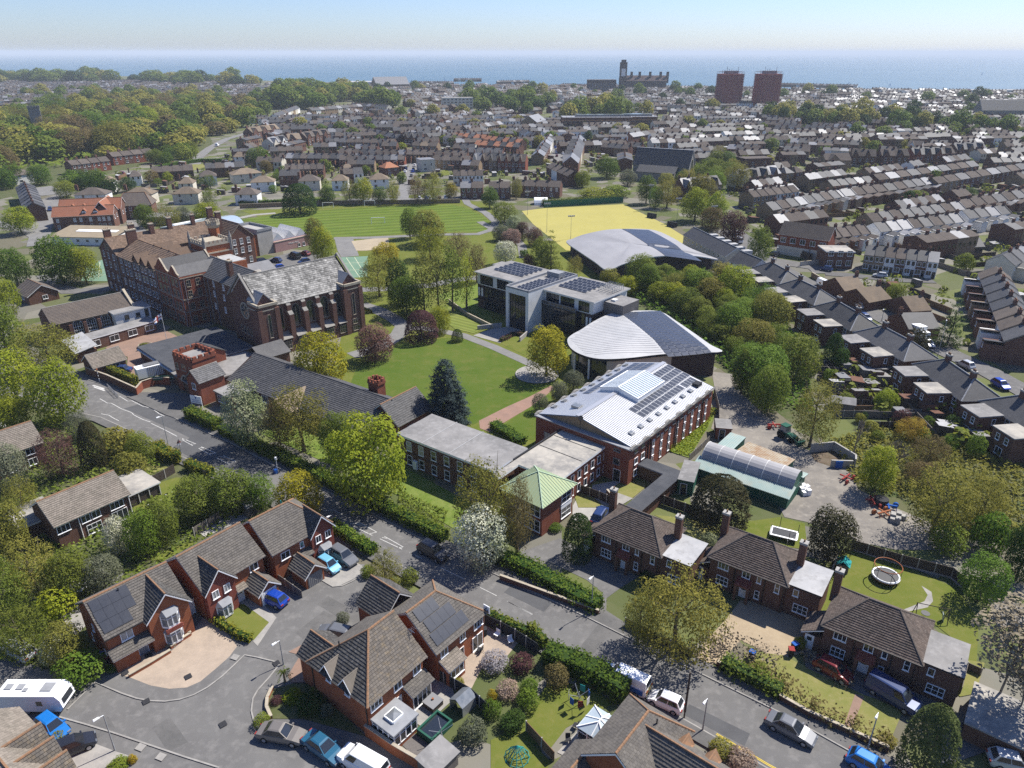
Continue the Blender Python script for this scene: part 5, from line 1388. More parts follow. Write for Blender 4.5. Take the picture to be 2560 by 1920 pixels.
  # boarding house with the ribbed solar roof
GF=(18.1,96.2,R(50.6))
t=bldg('boarding_house','three storey brick block with ribbed metal roof, solar panels and glass lantern','building',GF,GF[2])
GL,GW,GE,GR=29.3,18.2,6.4,8.7
mb=MB()
m=10.2
mb.face([(0,0,0),(GL,0,0),(GL,0,GE),(0,0,GE)])
mb.face([(GL,GW,0),(0,GW,0),(0,GW,GE),(GL,GW,GE)])
mb.face([(0,GW,0),(0,0,0),(0,0,GE),(0,GW,GE)])
mb.face([(GL,0,0),(GL,GW,0),(GL,GW,GE),(GL,m,GR),(GL,0,GE)])
mb.face([(.9,GW,GE),(.9,0,GE),(.9,m,GR)],1)
mb.put('wall',[M.brick_red,M.brick_stock],t)
mb=MB()
mb.box(-.2,-.2,GE-.02,.95,GW+.2,GE+.16)
mb.put('lead_ledge',M.lead,t)
mb=MB()
P1=[(.6,-.1,GE+.15),(GL+.1,-.1,GE+.15),(GL+.1,m,GR),(.6,m,GR)]
P2=[(GL+.1,GW+.1,GE+.15),(.6,GW+.1,GE+.15),(.6,m,GR),(GL+.1,m,GR)]
mb.slab(P1,.15)
mb.slab(P2,.15)
rf=mb.put('roof',M.metal_gap,t)
mb=MB()
k=0
while .75+k*.42<GL:
 x=.75+k*.42
 for y0,z0,y1,z1 in ((-.1,GE+.16,m,GR),(GW+.1,GE+.16,m,GR)):
  mb.hexa([(x-.14,y0,z0),(x+.14,y0,z0),(x+.14,y1,z1),(x-.14,y1,z1),(x-.10,y0,z0+.08),(x+.10,y0,z0+.08),(x+.10,y1,z1+.08),(x-.10,y1,z1+.08)],skip='b')
 k+=1
mb.put('ribs',M.metal_rib,rf)['kind']='stuff'
mb=MB()
mb.bar((.6,m,GR+.02),(GL,m,GR+.02),.8,.12)
mb.put('ridge_cap',M.bare_metal,rf)
# wavy parapet along both eaves
for y in (-.15,GW+.15):
 mb=MB();N=44;zz_=[GE+.25+.28*sin(i*2*pi/5.5) for i in range(N+1)]
 for i in range(N):
  x0,x1=GL*i/N,GL*(i+1)/N
  mb.hexa([(x0,y-.22,GE-.1),(x1,y-.22,GE-.1),(x1,y+.22,GE-.1),(x0,y+.22,GE-.1),(x0,y-.22,zz_[i]),(x1,y-.22,zz_[i+1]),(x1,y+.22,zz_[i+1]),(x0,y+.22,zz_[i])])
 mb.put('wavy_parapet',M.stone_grey,t)
s1=(GR-GE-.15)/(m+.1)
s2=(GR-GE-.15)/(GW+.1-m)
def on1(x,y,h=.14):
 return (x,y,GE+.15+(y+.1)*s1+h)
def on2(x,y,h=.14):
 return (x,y,GR-(y-m)*s2+h)
v1=np.array((0,1,s1))/hypot(1,s1)
v2=np.array((0,1,-s2))/hypot(1,s2)
for i in range(13):
 for j in range(2):
  pv(rf,on1(9.3+i*1.12,3.0+j*1.55),(1,0,0),v1,1.12,1.5)
for i in range(7):
 for j in range(3):
  if j>0 or i>1:
   pv(rf,on1(22.0+i*1.0,4.6+j*1.6),(1,0,0),v1,1.0,1.55)
for i in range(4):
 pv(rf,on1(24.6+i*1.0,2.9),(1,0,0),v1,1.0,1.55)
for i in range(17):
 for j in range(3):
  if j==2 or i>0:
   pv(rf,on2(9.6+i*1.1,11.6+j*1.55) if i>9 else on2(9.6+i*1.1,14.7),(1,0,0),v2,1.1,1.5,'solar_blue') if (i>9 or j==0) else None
   # glass lantern astride the ridge
mb=MB()
LX0,LX1,LY0,LY1=12.4,21.6,6.0,13.6
lm=10.0
zb1,zb2=on1(0,LY0)[2],on2(0,LY1)[2]
for P in ([(LX0,LY0,zb1+.7),(LX1,LY0,zb1+.7),(LX1,lm,GR+.95),(LX0,lm,GR+.95)],[(LX1,LY1,zb2+.7),(LX0,LY1,zb2+.7),(LX0,lm,GR+.95),(LX1,lm,GR+.95)]):
 mb.slab(P,.08)
ln=mb.put('glass_lantern',M.glass_roof,rf)
mb=MB()
mb.hexa([(LX0,LY0,zb1-.3),(LX1,LY0,zb1-.3),(LX1,lm,GR-.1),(LX0,lm,GR-.1),(LX0,LY0,zb1+.6),(LX1,LY0,zb1+.6),(LX1,lm,GR+.85),(LX0,lm,GR+.85)])
mb.hexa([(LX1,LY1,zb2-.3),(LX0,LY1,zb2-.3),(LX0,lm,GR-.1),(LX1,lm,GR-.1),(LX1,LY1,zb2+.6),(LX0,LY1,zb2+.6),(LX0,lm,GR+.85),(LX1,lm,GR+.85)])
mb.put('lantern_kerb',M.white,ln)
mb=MB()
for i in range(15):
 x=LX0+(LX1-LX0)*i/14;mb.bar((x,LY0,zb1+.7),(x,lm,GR+.95),.09,.1);mb.bar((x,lm,GR+.95),(x,LY1,zb2+.7),.09,.1)
mb.bar((LX0,LY0+.05,zb1+.7),(LX1,LY0+.05,zb1+.7),.18,.12)
mb.bar((LX0,LY1-.05,zb2+.7),(LX1,LY1-.05,zb2+.7),.18,.12)
mb.bar((LX0,lm,GR+.97),(LX1,lm,GR+.97),.22,.12)
mb.put('lantern_bars',M.white,ln)['kind']='stuff'
for i in range(9):
 for f,y in ((on1,1.6),(on2,GW-1.4)):
  x=3.2+i*2.9;mb=MB();q=[f(x,y,.15),f(x+.95,y,.15),f(x+.95,y+.75,.15),f(x,y+.75,.15)];mb.hexa(q+[(p[0],p[1],p[2]+.22) for p in q])
  w_=mb.put('roof_window',M.lead,rf);mb=MB()
  mb.face([(q[0][0]+.08,q[0][1]+.08,q[0][2]+.225),(q[1][0]-.08,q[1][1]+.08,q[1][2]+.225),(q[2][0]-.08,q[2][1]-.08,q[2][2]+.225),(q[3][0]+.08,q[3][1]-.08,q[3][2]+.225)])
  mb.put('pane',M.glass_pale,w_)
mb=MB()
q=on2(3.6,12.2,.1)
mb.box(3.6,12.2,q[2]-.2,4.9,13.6,q[2]+.25)
mb.put('roof_window',M.glass_pale,rf)
mb=MB()
q=on1(26.5,1.9,0)
mb.box(26.2,1.6,q[2]-.2,27.8,2.8,q[2]+.7)
mb.put('roof_unit',M.dark,rf)
mb=MB()
mb.ring(.5,9.6,GE+.2,GE+2.3,.04,6)
mb.tube((.5,9.6,GE+2.2),(.35,9.45,GE+2.35),.4,.42,12)
mb.put('satellite_dish',M.dark,t)
# windows of the long lit front
for i,x in enumerate((2.2,4.3)):
 for z in (.9,3.0):
  win(t,x,0,z,'f',1.0,1.15,1,1,'white')
 win(t,x-.2,0,5.15,'f',1.0,.6,1,1,'stone_grey')
mb=MB()
for x in (5.6,6.5,15.6,25.2):
 mb.tube((x,-.15,0),(x,-.15,5.6),.1,.1,6)
mb.put('drainpipes',M.black,t)['kind']='stuff'
for i in range(8):
 x=7.6+i*2.75
 for z in (.6,2.2,3.8):
  win(t,x,0,z,'f',.6,1.25,1,1,'white','glass' if z!=2.2 else 'curtain')
 win(t,x+1.3,0,5.15,'f',.9,.5,1,1,'stone_grey')
for y in (2.2,):
 win(t,0,y,3.1,'l',1.2,1.1,1,1,'stone_grey');win(t,0,y,5.4,'l',1.2,.5,1,1,'stone_grey')
win(t,0,15.8,3.0,'l',1.2,1.1,1,1,'stone_grey','curtain')
door(t,0,2.0,0,'l',1.2,2.2,'black')
# the two flat roofed wings and the green copper pavilion
FW=(-18.3,103.1,R(-36))
t=bldg('flat_roofed_wing','two storey brick wing under a weathered grey flat roof beside the lawn','building',FW,FW[2])
wal(t,0,19,0,8.2,5.2,'brick_brown')
flat(t,[(0,0),(19.0,0),(19.0,8.2),(0,8.2)],5.55,'felt','white',.35,.45)
mb=MB()
for x in (5.0,10.6):
 mb.box(x,-.3,5.56,x+.12,8.5,5.62)
mb.put('roof_joints',M.felt_white,t)
for i,x in enumerate((2.0,4.6,7.3,10.0,12.7,15.4)):
 win(t,x,0,3.0,'f',1.1,1.75,1,2,'white','curtain' if i<2 else 'glass');win(t,x,0,.4,'f',1.1,1.75,1,2,'white')
mb=MB()
mb.box(3.0,-.5,.2,3.8,-.05,1.7)
mb.put('air_conditioner',M.white,t)
mb=MB()
mb.box(0,-.06,2.55,19,0,2.75)
mb.put('string_course',M.brick_dark,t)
F2_=(7.5,90.3,R(51.3))
t=bldg('stained_flat_wing','red brick wing with a blotchy cream stained flat roof by the boarding house','building',F2_,F2_[2])
wal(t,-1.2,13.0,0,8.2,5.15,'brick_red')
flat(t,[(-1.2,0),(13.0,0),(13.0,8.2),(-6.0,8.2),(-6,6.9),(-1.2,6.9)],5.5,'felt_pale','white',.35,.3)
mb=MB()
mb.bar((5.2,.2,5.5),(5.2,8.2,5.5),.1,.05)
mb.bar((9.2,.2,5.5),(9.2,8.2,5.5),.1,.05)
mb.bar((-1,8.5,5.5),(13,8.5,5.5),.25,.2)
mb.put('roof_joints',M.dark,t)
for i in range(7):
 win(t,.6+i*1.85,0,3.05,'f',.85,1.4,1,1,'white');win(t,.6+i*1.85,0,.75,'f',.85,1.4,1,1,'white')
GP=(4.2,82.7,R(50.1))
t=bldg('copper_roofed_pavilion','square brick pavilion under a pale green copper pyramid roof','building',GP,GP[2])
wal(t,.3,7.6,.3,7.4,5.2,'brick_red')
A=[(-.2,-.2,5.15),(8.1,-.2,5.15),(8.1,7.9,5.15),(-.2,7.9,5.15)]
ap=(3.95,3.85,7.6)
mb=MB()
for i in range(4):
 mb.slab([A[i],A[(i+1)%4],ap],.12,0,1)
rf=mb.put('roof',[M.copper_green,M.white],t)
mb=MB()
for i in range(4):
 a,b=np.array(A[i]),np.array(A[(i+1)%4]);top=np.array(ap);mb.bar(a,top,.14,.1)
 for k in range(1,17):
  s=k/17;p=a+(b-a)*s;d=min(s,1-s)*2;mid=(a+b)/2;q=p+(top-mid)*d;mb.bar(p+np.array((0,0,.01)),q+np.array((0,0,.01)),.05,.05)
mb.put('seams',M.copper_seam,rf)['kind']='stuff'
for z in (.5,3.0):
 win(t,.3,2.0,z,'l',2.8,1.9,3,2,'white');win(t,.3,5.4,z,'l',2.8,1.9,3,2,'white');win(t,6.0,.3,z,'f',2.3,1.7,2,2,'white')
mb=MB()
mb.box(4.7,.2,2.2,7.3,.3,3.0)
mb.put('white_panel',M.white,t)
# single storey dark roofed passage at the boarding garden
t=bldg('garden_passage','L shaped passage with a flat dark grey roof around the small garden','building',S('F2',1130,1650,2.4),R(50.5))
PL=[(0,0),(13.0,0),(13.0,-2.1),(0,-2.1)]
wal(t,0,13.5,-1.9,0,2.3,'brick_brown')
wal(t,11.4,13.5,.02,5.2,2.3,'brick_brown',name='wall')
flat(t,[(-.2,-2.2),(13.8,-2.2),(13.8,5.4),(11.2,5.4),(11.2,.2),(-.2,.2)],2.55,'felt_dark','lead',.22,0)
mb=MB()
for i in range(12):
 mb.box(11.3,.2,.1+i*.19,11.38,5.2,.26+i*.19)
mb.put('boarding',M.timber_warm,t)
# yard sheds and the tunnel roof
t=bldg('tunnel_shed','long shed with a grey fabric barrel roof and pale green side roofs','shed',S('C4',330,1340),R(135))
p0,p1=S('C4',330,1340),S('C4',470,1150)
L_s=hypot(p1[0]-p0[0],p1[1]-p0[1])
ang=atan2(p1[1]-p0[1],p1[0]-p0[0])
t.rotation_euler=(0,0,ang)
W_s=L_s
mb=MB()
mb.box(0,0,0,W_s,15,2.2)
mb.put('wall',M.container_green,t)
mb=MB()
mb.slab([(-.4,-.3,2.1),(-.4,15.2,2.1),(W_s*.3,15.2,2.8),(W_s*.3,-.3,2.8)],.1)
mb.slab([(W_s+.4,15.2,2.1),(W_s+.4,-.3,2.1),(W_s*.7,-.3,2.8),(W_s*.7,15.2,2.8)],.1)
k=0
mb.put('side_roof',M.sheet_green,t)
mb=MB()
for i in range(60):
 for xa,xb,za,zb in ((-.4,W_s*.3,2.1,2.8),(W_s+.4,W_s*.7,2.1,2.8)):
  mb.bar((xa,.0+i*.25,za+.02),(xb,.0+i*.25,zb+.02),.1,.05)
mb.put('corrugations',M.sheet_green,t)['kind']='stuff'
nb=6
for j in range(nb):
 mb=MB();n=12;y0,y1=j*14.6/nb,(j+1)*14.6/nb;cx,rr=W_s/2,W_s*.27
 for i in range(n):
  a,b=pi*i/n,pi*(i+1)/n
  mb.face([(cx+rr*cos(a),y0,2.3+rr*1.0*sin(a)),(cx+rr*cos(b),y0,2.3+rr*sin(b)),(cx+rr*cos(b),y1,2.3+rr*sin(b)),(cx+rr*cos(a),y1,2.3+rr*sin(a))])
 f=mb.put('fabric_bay',M.tarp_grey,t);mb=MB()
 for i in range(n):
  a,b=pi*i/n,pi*(i+1)/n;mb.tube((cx+(rr+.03)*cos(a),y1,2.3+(rr+.03)*sin(a)),(cx+(rr+.03)*cos(b),y1,2.3+(rr+.03)*sin(b)),.06,.06,5,0,False)
 mb.put('hoop',M.offwhite,f)
mb=MB()
mb.face([(W_s/2+W_s*.27*cos(pi*i/12),.05,2.3+W_s*.27*sin(pi*i/12)) for i in range(13)])
mb.put('end_mesh',M.container_green,t)
for nm,lb,k,a,b,d,h,wm,rm in (('store_shed','yard shed with a rust streaked sheet roof behind the tunnel shed','C4',(300,1020),(-60,880),4.2,2.6,'container_green','sheet_rusty'),('workshop','green sided workshop with a pale green corrugated roof','C3',(1960,900),(1840,860),7.0,2.9,'container_green','sheet_green'),('shipping_container','green shipping container with a grey felted roof','C3',(1690,1120),(1565,1095),6.0,2.6,'container_green','felt'),('brick_hut','small brick hut with a flat pale roof by the track','C3',(1990,700),(1870,690),3.4,2.3,'brick_red','felt'),):
 A_,B_=S(k,*a,h),S(k,*b,h);an=atan2(B_[1]-A_[1],B_[0]-A_[0]);t=thg(nm,lb,'shed',(A_[0],A_[1],0),an+pi);L_s=hypot(B_[0]-A_[0],B_[1]-A_[1])
 # the long side runs away from the camera
 wal(t,-.0,-L_s,0,d,h-.2,wm) if False else wal(t,0,L_s,0,d,h-.2,wm);t.location=(B_[0],B_[1],0);t.rotation_euler=(0,0,atan2(A_[1]-B_[1],A_[0]-B_[0]))
 flat(t,[(0,0),(L_s,0),(L_s,d),(0,d)],h,rm,wm,.2,.15);mb=MB()
 for i in range(int(L_s/.35)):
  mb.box(.1+i*.35,-.15,h+.005,.24+i*.35,d+.15,h+.05)
 if rm.startswith('sheet'):
  mb.put('corrugations',M[rm],t)['kind']='stuff'
 door(t,L_s*.4,0,0,'f',.9,1.9,'dark')
 # ------------------------------------------------------------------ the brick houses of the close
def barge(parent,pts,mat_='white',w=.18):
 mb=MB()
 for a,b in zip(pts[:-1],pts[1:]):
  mb.bar((a[0],a[1],a[2]-.2),(b[0],b[1],b[2]-.2),.07,w)
 return mb.put('bargeboard',M[mat_],parent)
def wing(t,x0,x1,p,he,hr,main,wmat,rmat,seed=5,bay=None,win=True,wall_top=None):
 MHE,MHR,MW=main;xm=(x0+x1)/2;k=(MHR-MHE)/(MW/2);yt=min(MW/2,(hr-MHE)/k);mb=MB();mb.face([(x0,-p,0),(x1,-p,0),(x1,-p,he),(xm,-p,hr-.1),(x0,-p,he)])
 mb.face([(x1,-p,0),(x1,.3,0),(x1,.3,he),(x1,-p,he)]);mb.face([(x0,.3,0),(x0,-p,0),(x0,-p,he),(x0,.3,he)]);w=mb.put('gable_wing',M[wmat],t);ov=.3
 s=(hr-he)/((x1-x0)/2);z=he-ov*s;y0=-p-.3;yb=(z-MHE)/k
 pl=[([(x0-ov,y0,z),(xm,y0,hr),(xm,yt,hr),(x0-ov,max(yb,-.3),z)],(0,1,0)),([(xm,y0,hr),(x1+ov,y0,z),(x1+ov,max(yb,-.3),z),(xm,yt,hr)],(0,1,0))]
 r=roof(t,pl,rmat,[((xm,y0,hr),(xm,yt,hr))],seed=seed);barge(r,[(x0-ov,y0+.03,z),(xm,y0+.03,hr),(x1+ov,y0+.03,z)])
 return w
def bay(t,x,y,z,w=2.0,h=1.5,d=.65,roofed=True):
 mb=MB();pts=[(x-w/2,y),(x-w/2+.45,y-d),(x+w/2-.45,y-d),(x+w/2,y)];mb.prism(pts,z-.25,z,0);mb.prism(pts,z+h-.12,z+h,0)
 for i in range(3):
  a,b=np.array(pts[i]),np.array(pts[i+1]);n=2 if i==1 else 1
  for k in range(n+1):
   p=a+(b-a)*k/n;mb.box(p[0]-.05,p[1]-.05,z,p[0]+.05,p[1]+.05,z+h)
  mb.bar((*a,z+h*.7),(*b,z+h*.7),.05,.05)
 o=mb.put('bay_window',M.white,t);mb=MB()
 for i in range(3):
  a,b=pts[i],pts[i+1];mb.face([(a[0],a[1]+.03,z),(b[0],b[1]+.03,z),(b[0],b[1]+.03,z+h),(a[0],a[1]+.03,z+h)])
 mb.put('pane',M.glass_pale,o)
 if roofed:
  mb=MB();q=[(p[0]+(p[0]-x)*.12,p[1]-.15,z+h) for p in pts];q[0]=(q[0][0],y,z+h);q[3]=(q[3][0],y,z+h);tp=[(x-w/2+.3,y,z+h+.55),(x+w/2-.3,y,z+h+.55)]
  mb.face([q[0],q[1],tp[0]]);mb.face([q[1],q[2],tp[1],tp[0]]);mb.face([q[2],q[3],tp[1]]);mb.put('bay_roof',M.lead,o)
 return o
def gutter(t,pts):
 mb=MB()
 for a,b in zip(pts[:-1],pts[1:]):
  mb.bar(a,b,.12,.1)
 o=mb.put('gutter',M.black,t)
 return o
def mono(t,x0,x1,y0,y1,z0,z1,wmat,rmat,name='porch',seed=7,wall=True):
 if wall:
  wal(t,x0+.15,x1-.15,y0+.25,y1,z0-.05,wmat,name=name)
 P=[(x0,y0,z0),(x1,y0,z0),(x1,y1,z1),(x0,y1,z1)]
 return roof(t,[(P,(1,0,0))],rmat,seed=seed)
def garage(t,x0,x1,y0,y1,he,hr,rmat,col):
 wal(t,x0,x1,y0,y1,he,'brick_orange','y',hr,name='garage');pl,ed=gables(x0,x1,y0,y1,he,hr,.3,.3,'y');r=roof(t,pl,rmat,ed,seed=9);s=(hr-he)/((x1-x0)/2)
 barge(r,[(x0-.3,y0-.28,he-.3*s),((x0+x1)/2,y0-.28,hr),(x1+.3,y0-.28,he-.3*s)]);gdoor(t,(x0+x1)/2,y0,0,'f',(x1-x0)*.8,2.0,col)
 # 1: the house with the dark solar roof
o=S('E5',775,625,4.9)
t=thg('detached_house','orange brick house with dark solar panels and two stacked bay windows','house',(o[0],o[1],0),R(48))
HE,HR_,L,W_=4.9,7.5,8.7,7.8
wal(t,0,L,0,W_,HE,'brick_orange','x',HR_)
pl,ed=gables(0,L,0,W_,HE,HR_,.35,.25)
r1=roof(t,pl,'tile_grey',ed,seed=21)
barge(r1,[(-.22,-.35,4.65),(-.22,W_/2,HR_),(-.22,W_+.35,4.65)],'black')
wing(t,4.1,L,.9,HE,7.3,(HE,HR_,W_),'brick_orange','tile_black',22)
bay(t,6.4,-.9,.7)
bay(t,6.4,-.9,3.1)
mb=MB()
for i in range(7):
 for k in range(5):
  x=5.45+i*.27+(.13 if k%2 else 0);mb.box(x,-1.62,2.25+k*.12,x+.25,-1.5,2.37+k*.12,0,(i*7+k*3)%10/10)
mb.put('hung_tiles',M.tile_hung,t,tint=True)['kind']='stuff'
win(t,2.0,0,3.2,'f',1.3,1.3,2,1,'white','curtain')
win(t,1.5,0,.7,'f',1.5,1.4,2,1,'white','curtain')
door(t,3.2,0,.05,'f',.95,2.05,'lead')
mono(t,-.25,4.2,-1.4,0,2.35,3.0,'brick_orange','tile_grey',wall=False)
wal(t,.05,2.5,-.75,0,2.35,'brick_orange',name='porch')
for y,z in ((1.8,1.0),(4.0,3.2),(5.4,1.0)):
 win(t,0,y,z,'l',.5,.9,1,1)
gutter(t,[(-.3,-.42,4.6),(3.9,-.42,4.6)])
kk=(HR_-HE)/(W_/2)
vv=np.array((0,1,kk))/hypot(1,kk)
for row,n,x0 in ((0,3,.15),(1,4,.1),(2,4,.15)):
 for i in range(n):
  y=.25+row*1.15;pv(r1,(x0-.1+i*1.02,y-.1,HE+(y-.1)*kk+.13),(1,0,0),vv,1.02,1.37,'solar',frame='solar',gap=.008)
mb=MB()
mb.tube((3.2,3.3,6.9),(3.2,3.3,7.6),.07,.07,6)
mb.put('vent_pipe',M.dark,t)
wal(t,L+.05,L+3.2,2.2,7.6,2.3,'brick_orange',name='garage')
mono(t,L-.1,L+3.4,1.9,6.0,2.35,4.2,'brick_orange','tile_black',wall=False)
gdoor(t,L+1.6,2.2,0,'f',2.4,2.0,'white')
# 2: the house with hung tiles in its gable
o=S('E5',1490,280,4.9)
t=thg('detached_house','brick house with red hung tiles in the gable beside the blue car','house',(o[0],o[1],0),R(53))
L,W_=8.2,8.4
wal(t,0,L,0,W_,HE,'brick_orange','x',7.8)
pl,ed=gables(0,L,0,W_,HE,7.8,.35,.25)
r1=roof(t,pl,'tile_grey',ed,seed=31)
barge(r1,[(-.22,-.35,4.65),(-.22,W_/2,7.75),(-.22,W_+.35,4.65)],'grey')
wing(t,.0,3.7,.7,HE,7.1,(HE,7.8,W_),'tile_hung','tile_black',32)
bay(t,1.85,-.7,.6)
for x in (1.1,2.6):
 win(t,x,-.7,3.3,'f',.85,1.1,2,1,'white','curtain')
door(t,4.4,0,.05,'f',.95,2.05,'white')
win(t,6.8,0,3.4,'f',1.2,1.1,2,1)
mono(t,3.75,5.2,-.9,0,2.3,2.75,'brick_orange','tile_pale',wall=False)
garage(t,5.2,7.9,-2.9,.2,2.2,3.4,'tile_grey','white')
# 3: the red house furthest up the close
o=S('C2',260,1520,4.9)
t=thg('detached_house','red house with steep gable and bay window nearest the main road hedge','house',(o[0],o[1],0),R(50))
L,W_=8.6,8.3
wal(t,0,L,0,W_,HE,'brick_orange')
pl,ed=hips(0,L,0,W_,HE,7.9,.35,0,3.2)
mb=MB()
mb.face([(0,W_,HE),(0,0,HE),(0,W_/2,7.8)])
mb.put('gable',M.brick_orange,t)
r1=roof(t,pl,'tile_grey',ed,seed=41)
barge(r1,[(-.32,-.35,4.6),(-.32,W_/2,7.85),(-.32,W_+.35,4.6)],'grey')
wing(t,5.2,L,.7,HE,7.1,(HE,7.9,W_),'tile_hung','tile_black',42)
bay(t,7.0,-.7,.6)
for x in (6.2,7.7):
 win(t,x,-.7,3.2,'f',.85,1.1,2,1)
win(t,4.1,0,3.3,'f',.6,.9,1,1)
win(t,1.6,0,3.0,'f',1.3,1.1,2,1)
mono(t,2.6,5.2,-1.1,0,2.35,2.9,'brick_orange','tile_grey',wall=False)
door(t,4.3,0,.05,'f',.95,2.05,'dark')
garage(t,1.6,4.3,-4.0,-.9,2.2,3.4,'tile_grey','grey')
mb=MB()
mb.tube((5.2,5.5,6.6),(5.2,5.5,7.6),.07,.07,6)
mb.put('vent_pipe',M.teal,t)
# 4: the big hipped house in the middle of the bottom
o=S('E6',825,1150,4.9)
t=thg('detached_house','large orange brick house with hipped lichen spotted roof and grey roofed conservatory','house',(o[0],o[1],0),R(52))
L,W_=7.5,8.6
wal(t,0,L,0,W_,4.9,'brick_orange')
mb=MB()
mb.face([(L,0,4.9),(L,W_,4.9),(L,W_/2,8.1)])
mb.put('gable',M.brick_orange,t)
pl,ed=hips(0,L,0,W_,4.9,8.2,.4,4.3,0)
r1=roof(t,pl[:1],'tile_lichen',ed[:1],seed=51)
roof(r1,pl[1:2],'tile_grey',ed[2:3],seed=52).name='rear_slope'
roof(r1,pl[2:],'tile_black',ed[1:2],seed=53).name='hip_slope'
barge(r1,[(L+.36,-.4,4.6),(L+.36,W_/2,8.15),(L+.36,W_+.4,4.6)],'grey')
# half dormers on the shaded end
for y in (3.0,5.9):
 mb=MB();mb.face([(-.02,y-.75,3.2),(-.02,y+.75,3.2),(-.02,y+.75,5.1),(-.02,y,6.1),(-.02,y-.75,5.1)]);d=mb.put('half_dormer',M.brick_orange,t);mb=MB()
 for s in (-1,1):
  mb.slab([(-.35,y+s*.95,4.85),(.7,y+s*.95,4.85),(1.5,y,6.2),(-.35,y,6.2)],.1)
 mb.put('dormer_roof',M.tile_pale,d);barge(d,[(-.36,y-.95,4.85),(-.36,y,6.2),(-.36,y+.95,4.85)]);win(t,-.03,y,3.7,'l',.75,1.1,1,1)
wal(t,.2,4.0,W_+.05,W_+2.4,4.2,'brick_orange','y',5.7,name='rear_wing')
pl,ed=gables(.2,4.0,6.8,W_+2.4,4.2,5.8,.3,.25,'y')
roof(t,pl,'tile_black',ed,seed=54)
for x,w in ((1.0,1.5),(3.9,1.1),(6.6,1.1)):
 win(t,x,0,3.2,'f',w,1.25,3 if w>1.2 else 2,1)
mono(t,4.5,7.7,-1.5,0,2.3,3.0,'brick_orange','tile_grey',wall=False)
wal(t,4.7,7.5,-1.1,0,2.2,'brick_orange',name='garden_room')
win(t,6.1,-1.1,.1,'f',2.6,2.0,4,1)
door(t,3.7,0,.05,'f',1.0,2.05,'white')
win(t,2.7,0,.1,'f',1.0,2.0,2,2)
mb=MB()
mb.tube((-.08,8.6,0),(-.08,8.6,4.6),.06,.06,6)
mb.tube((-.08,.25,0),(-.08,.25,4.6),.06,.06,6)
mb.put('drainpipes',M.black,t)['kind']='stuff'
mb=MB()
mb.tube((2.0,6.3,5.9),(2.0,6.3,7.3),.07,.07,6)
mb.put('vent_pipe',M.dark,t)
mb=MB()
mb.tube((L+.4,1.8,5.3),(L+.4,1.8,7.2),.025,.025,5)
for i in range(5):
 mb.tube((L+.4,1.35,6.9-i*.02),(L+.4,2.25,6.9-i*.02),.015,.015,4);mb.tube((L+.0+i*.2,1.5,7.0),(L+.0+i*.2,2.1,7.0),.012,.012,4)
mb.put('aerial',M.steel,t)
# conservatory with a grey roof and square skylight
cn=MB()
X0,X1,Y0,Y1=.3,3.3,-3.1,-.02
cn.box(X0,Y0,0,X1,Y1,.55)
wl_=cn.put('conservatory',M.brick_orange,t)
cn=MB()
for a,b,n in (((X0,Y0),(X1,Y0),4),((X1,Y0),(X1,Y1),3),((X0,Y1),(X0,Y0),4)):
 a,b=np.array(a),np.array(b)
 for i in range(n+1):
  p=a+(b-a)*i/n;cn.box(p[0]-.06,p[1]-.06,.55,p[0]+.06,p[1]+.06,2.2)
 cn.bar((*a,1.7),(*b,1.7),.06,.06);cn.bar((*a,.55),(*b,.55),.12,.08);cn.bar((*a,2.1),(*b,2.1),.14,.14)
cn.put('frame',M.white,wl_)
cn=MB()
for a,b in (((X0,Y0),(X1,Y0)),((X1,Y0),(X1,Y1)),((X0,Y1),(X0,Y0))):
 cn.face([(*a,.55),(*b,.55),(*b,2.15),(*a,2.15)])
cn.put('glazing',M.glass,wl_)
cn=MB()
cn.box(X0-.2,Y0-.2,2.24,X1+.2,Y1,2.45)
cr_=cn.put('roof_deck',M.lead,wl_)
cn=MB()
q=[(1.1,-2.2),(2.4,-2.2),(2.4,-1.0),(1.1,-1.0)]
for i in range(4):
 cn.bar((*q[i],2.45),(*q[(i+1)%4],2.45),.16,.28)
cn.put('skylight',M.white,wl_)
cn=MB()
for i in range(4):
 cn.face([(*q[i],2.72),(*q[(i+1)%4],2.72),(1.75,-1.6,3.0)])
cn.put('skylight_glass',M.glass_pale,wl_)
# 5: the solar house next to the main road
o=S('E6',1355,755,4.7)
t=thg('detached_house','brick house with three stepped rows of black solar panels beside the road','house',(o[0],o[1],0),R(51))
L,W_=7.5,8.0
wal(t,.15,L,0,W_,4.7,'brick_orange')
mb=MB()
mb.face([(0,W_,4.7),(0,0,4.7),(0,W_/2,7.6)])
mb.put('gable',M.brick_orange,t)
pl,ed=hips(0,L,0,W_,4.7,7.7,.35,0,3.4)
r1=roof(t,pl,'tile_grey',ed,seed=61)
barge(r1,[(-.32,-.35,4.4),(-.32,W_/2,7.65),(-.32,W_+.35,4.4)],'grey')
kk=(7.7-4.7)/(W_/2)
vv=np.array((0,1,kk))/hypot(1,kk)
for row,n,x0 in ((0,5,.3),(1,4,.6),(2,3,.3)):
 for i in range(n):
  y=.15+row*1.22;pv(r1,(x0+i*1.0,y,4.7+y*kk+.12),(1,0,0),vv,1.0,1.45,'solar',frame='solar',gap=.008)
wal(t,-.2,4.6,8.05,12.5,4.4,'brick_orange',name='rear_wing')
pl,ed=gables(-.2,4.6,8.0,12.5,4.4,6.6,.3,.2,'y')
roof(t,pl,'tile_black',ed,seed=62)
for x,w in ((1.1,1.1),(4.0,.9),(6.6,1.5)):
 win(t,x,0,3.1,'f',w,1.1,2 if w<1.4 else 3,1)
mono(t,.2,3.0,-1.6,0,2.3,3.0,'brick_orange','tile_pale',wall=True,name='bay_room')
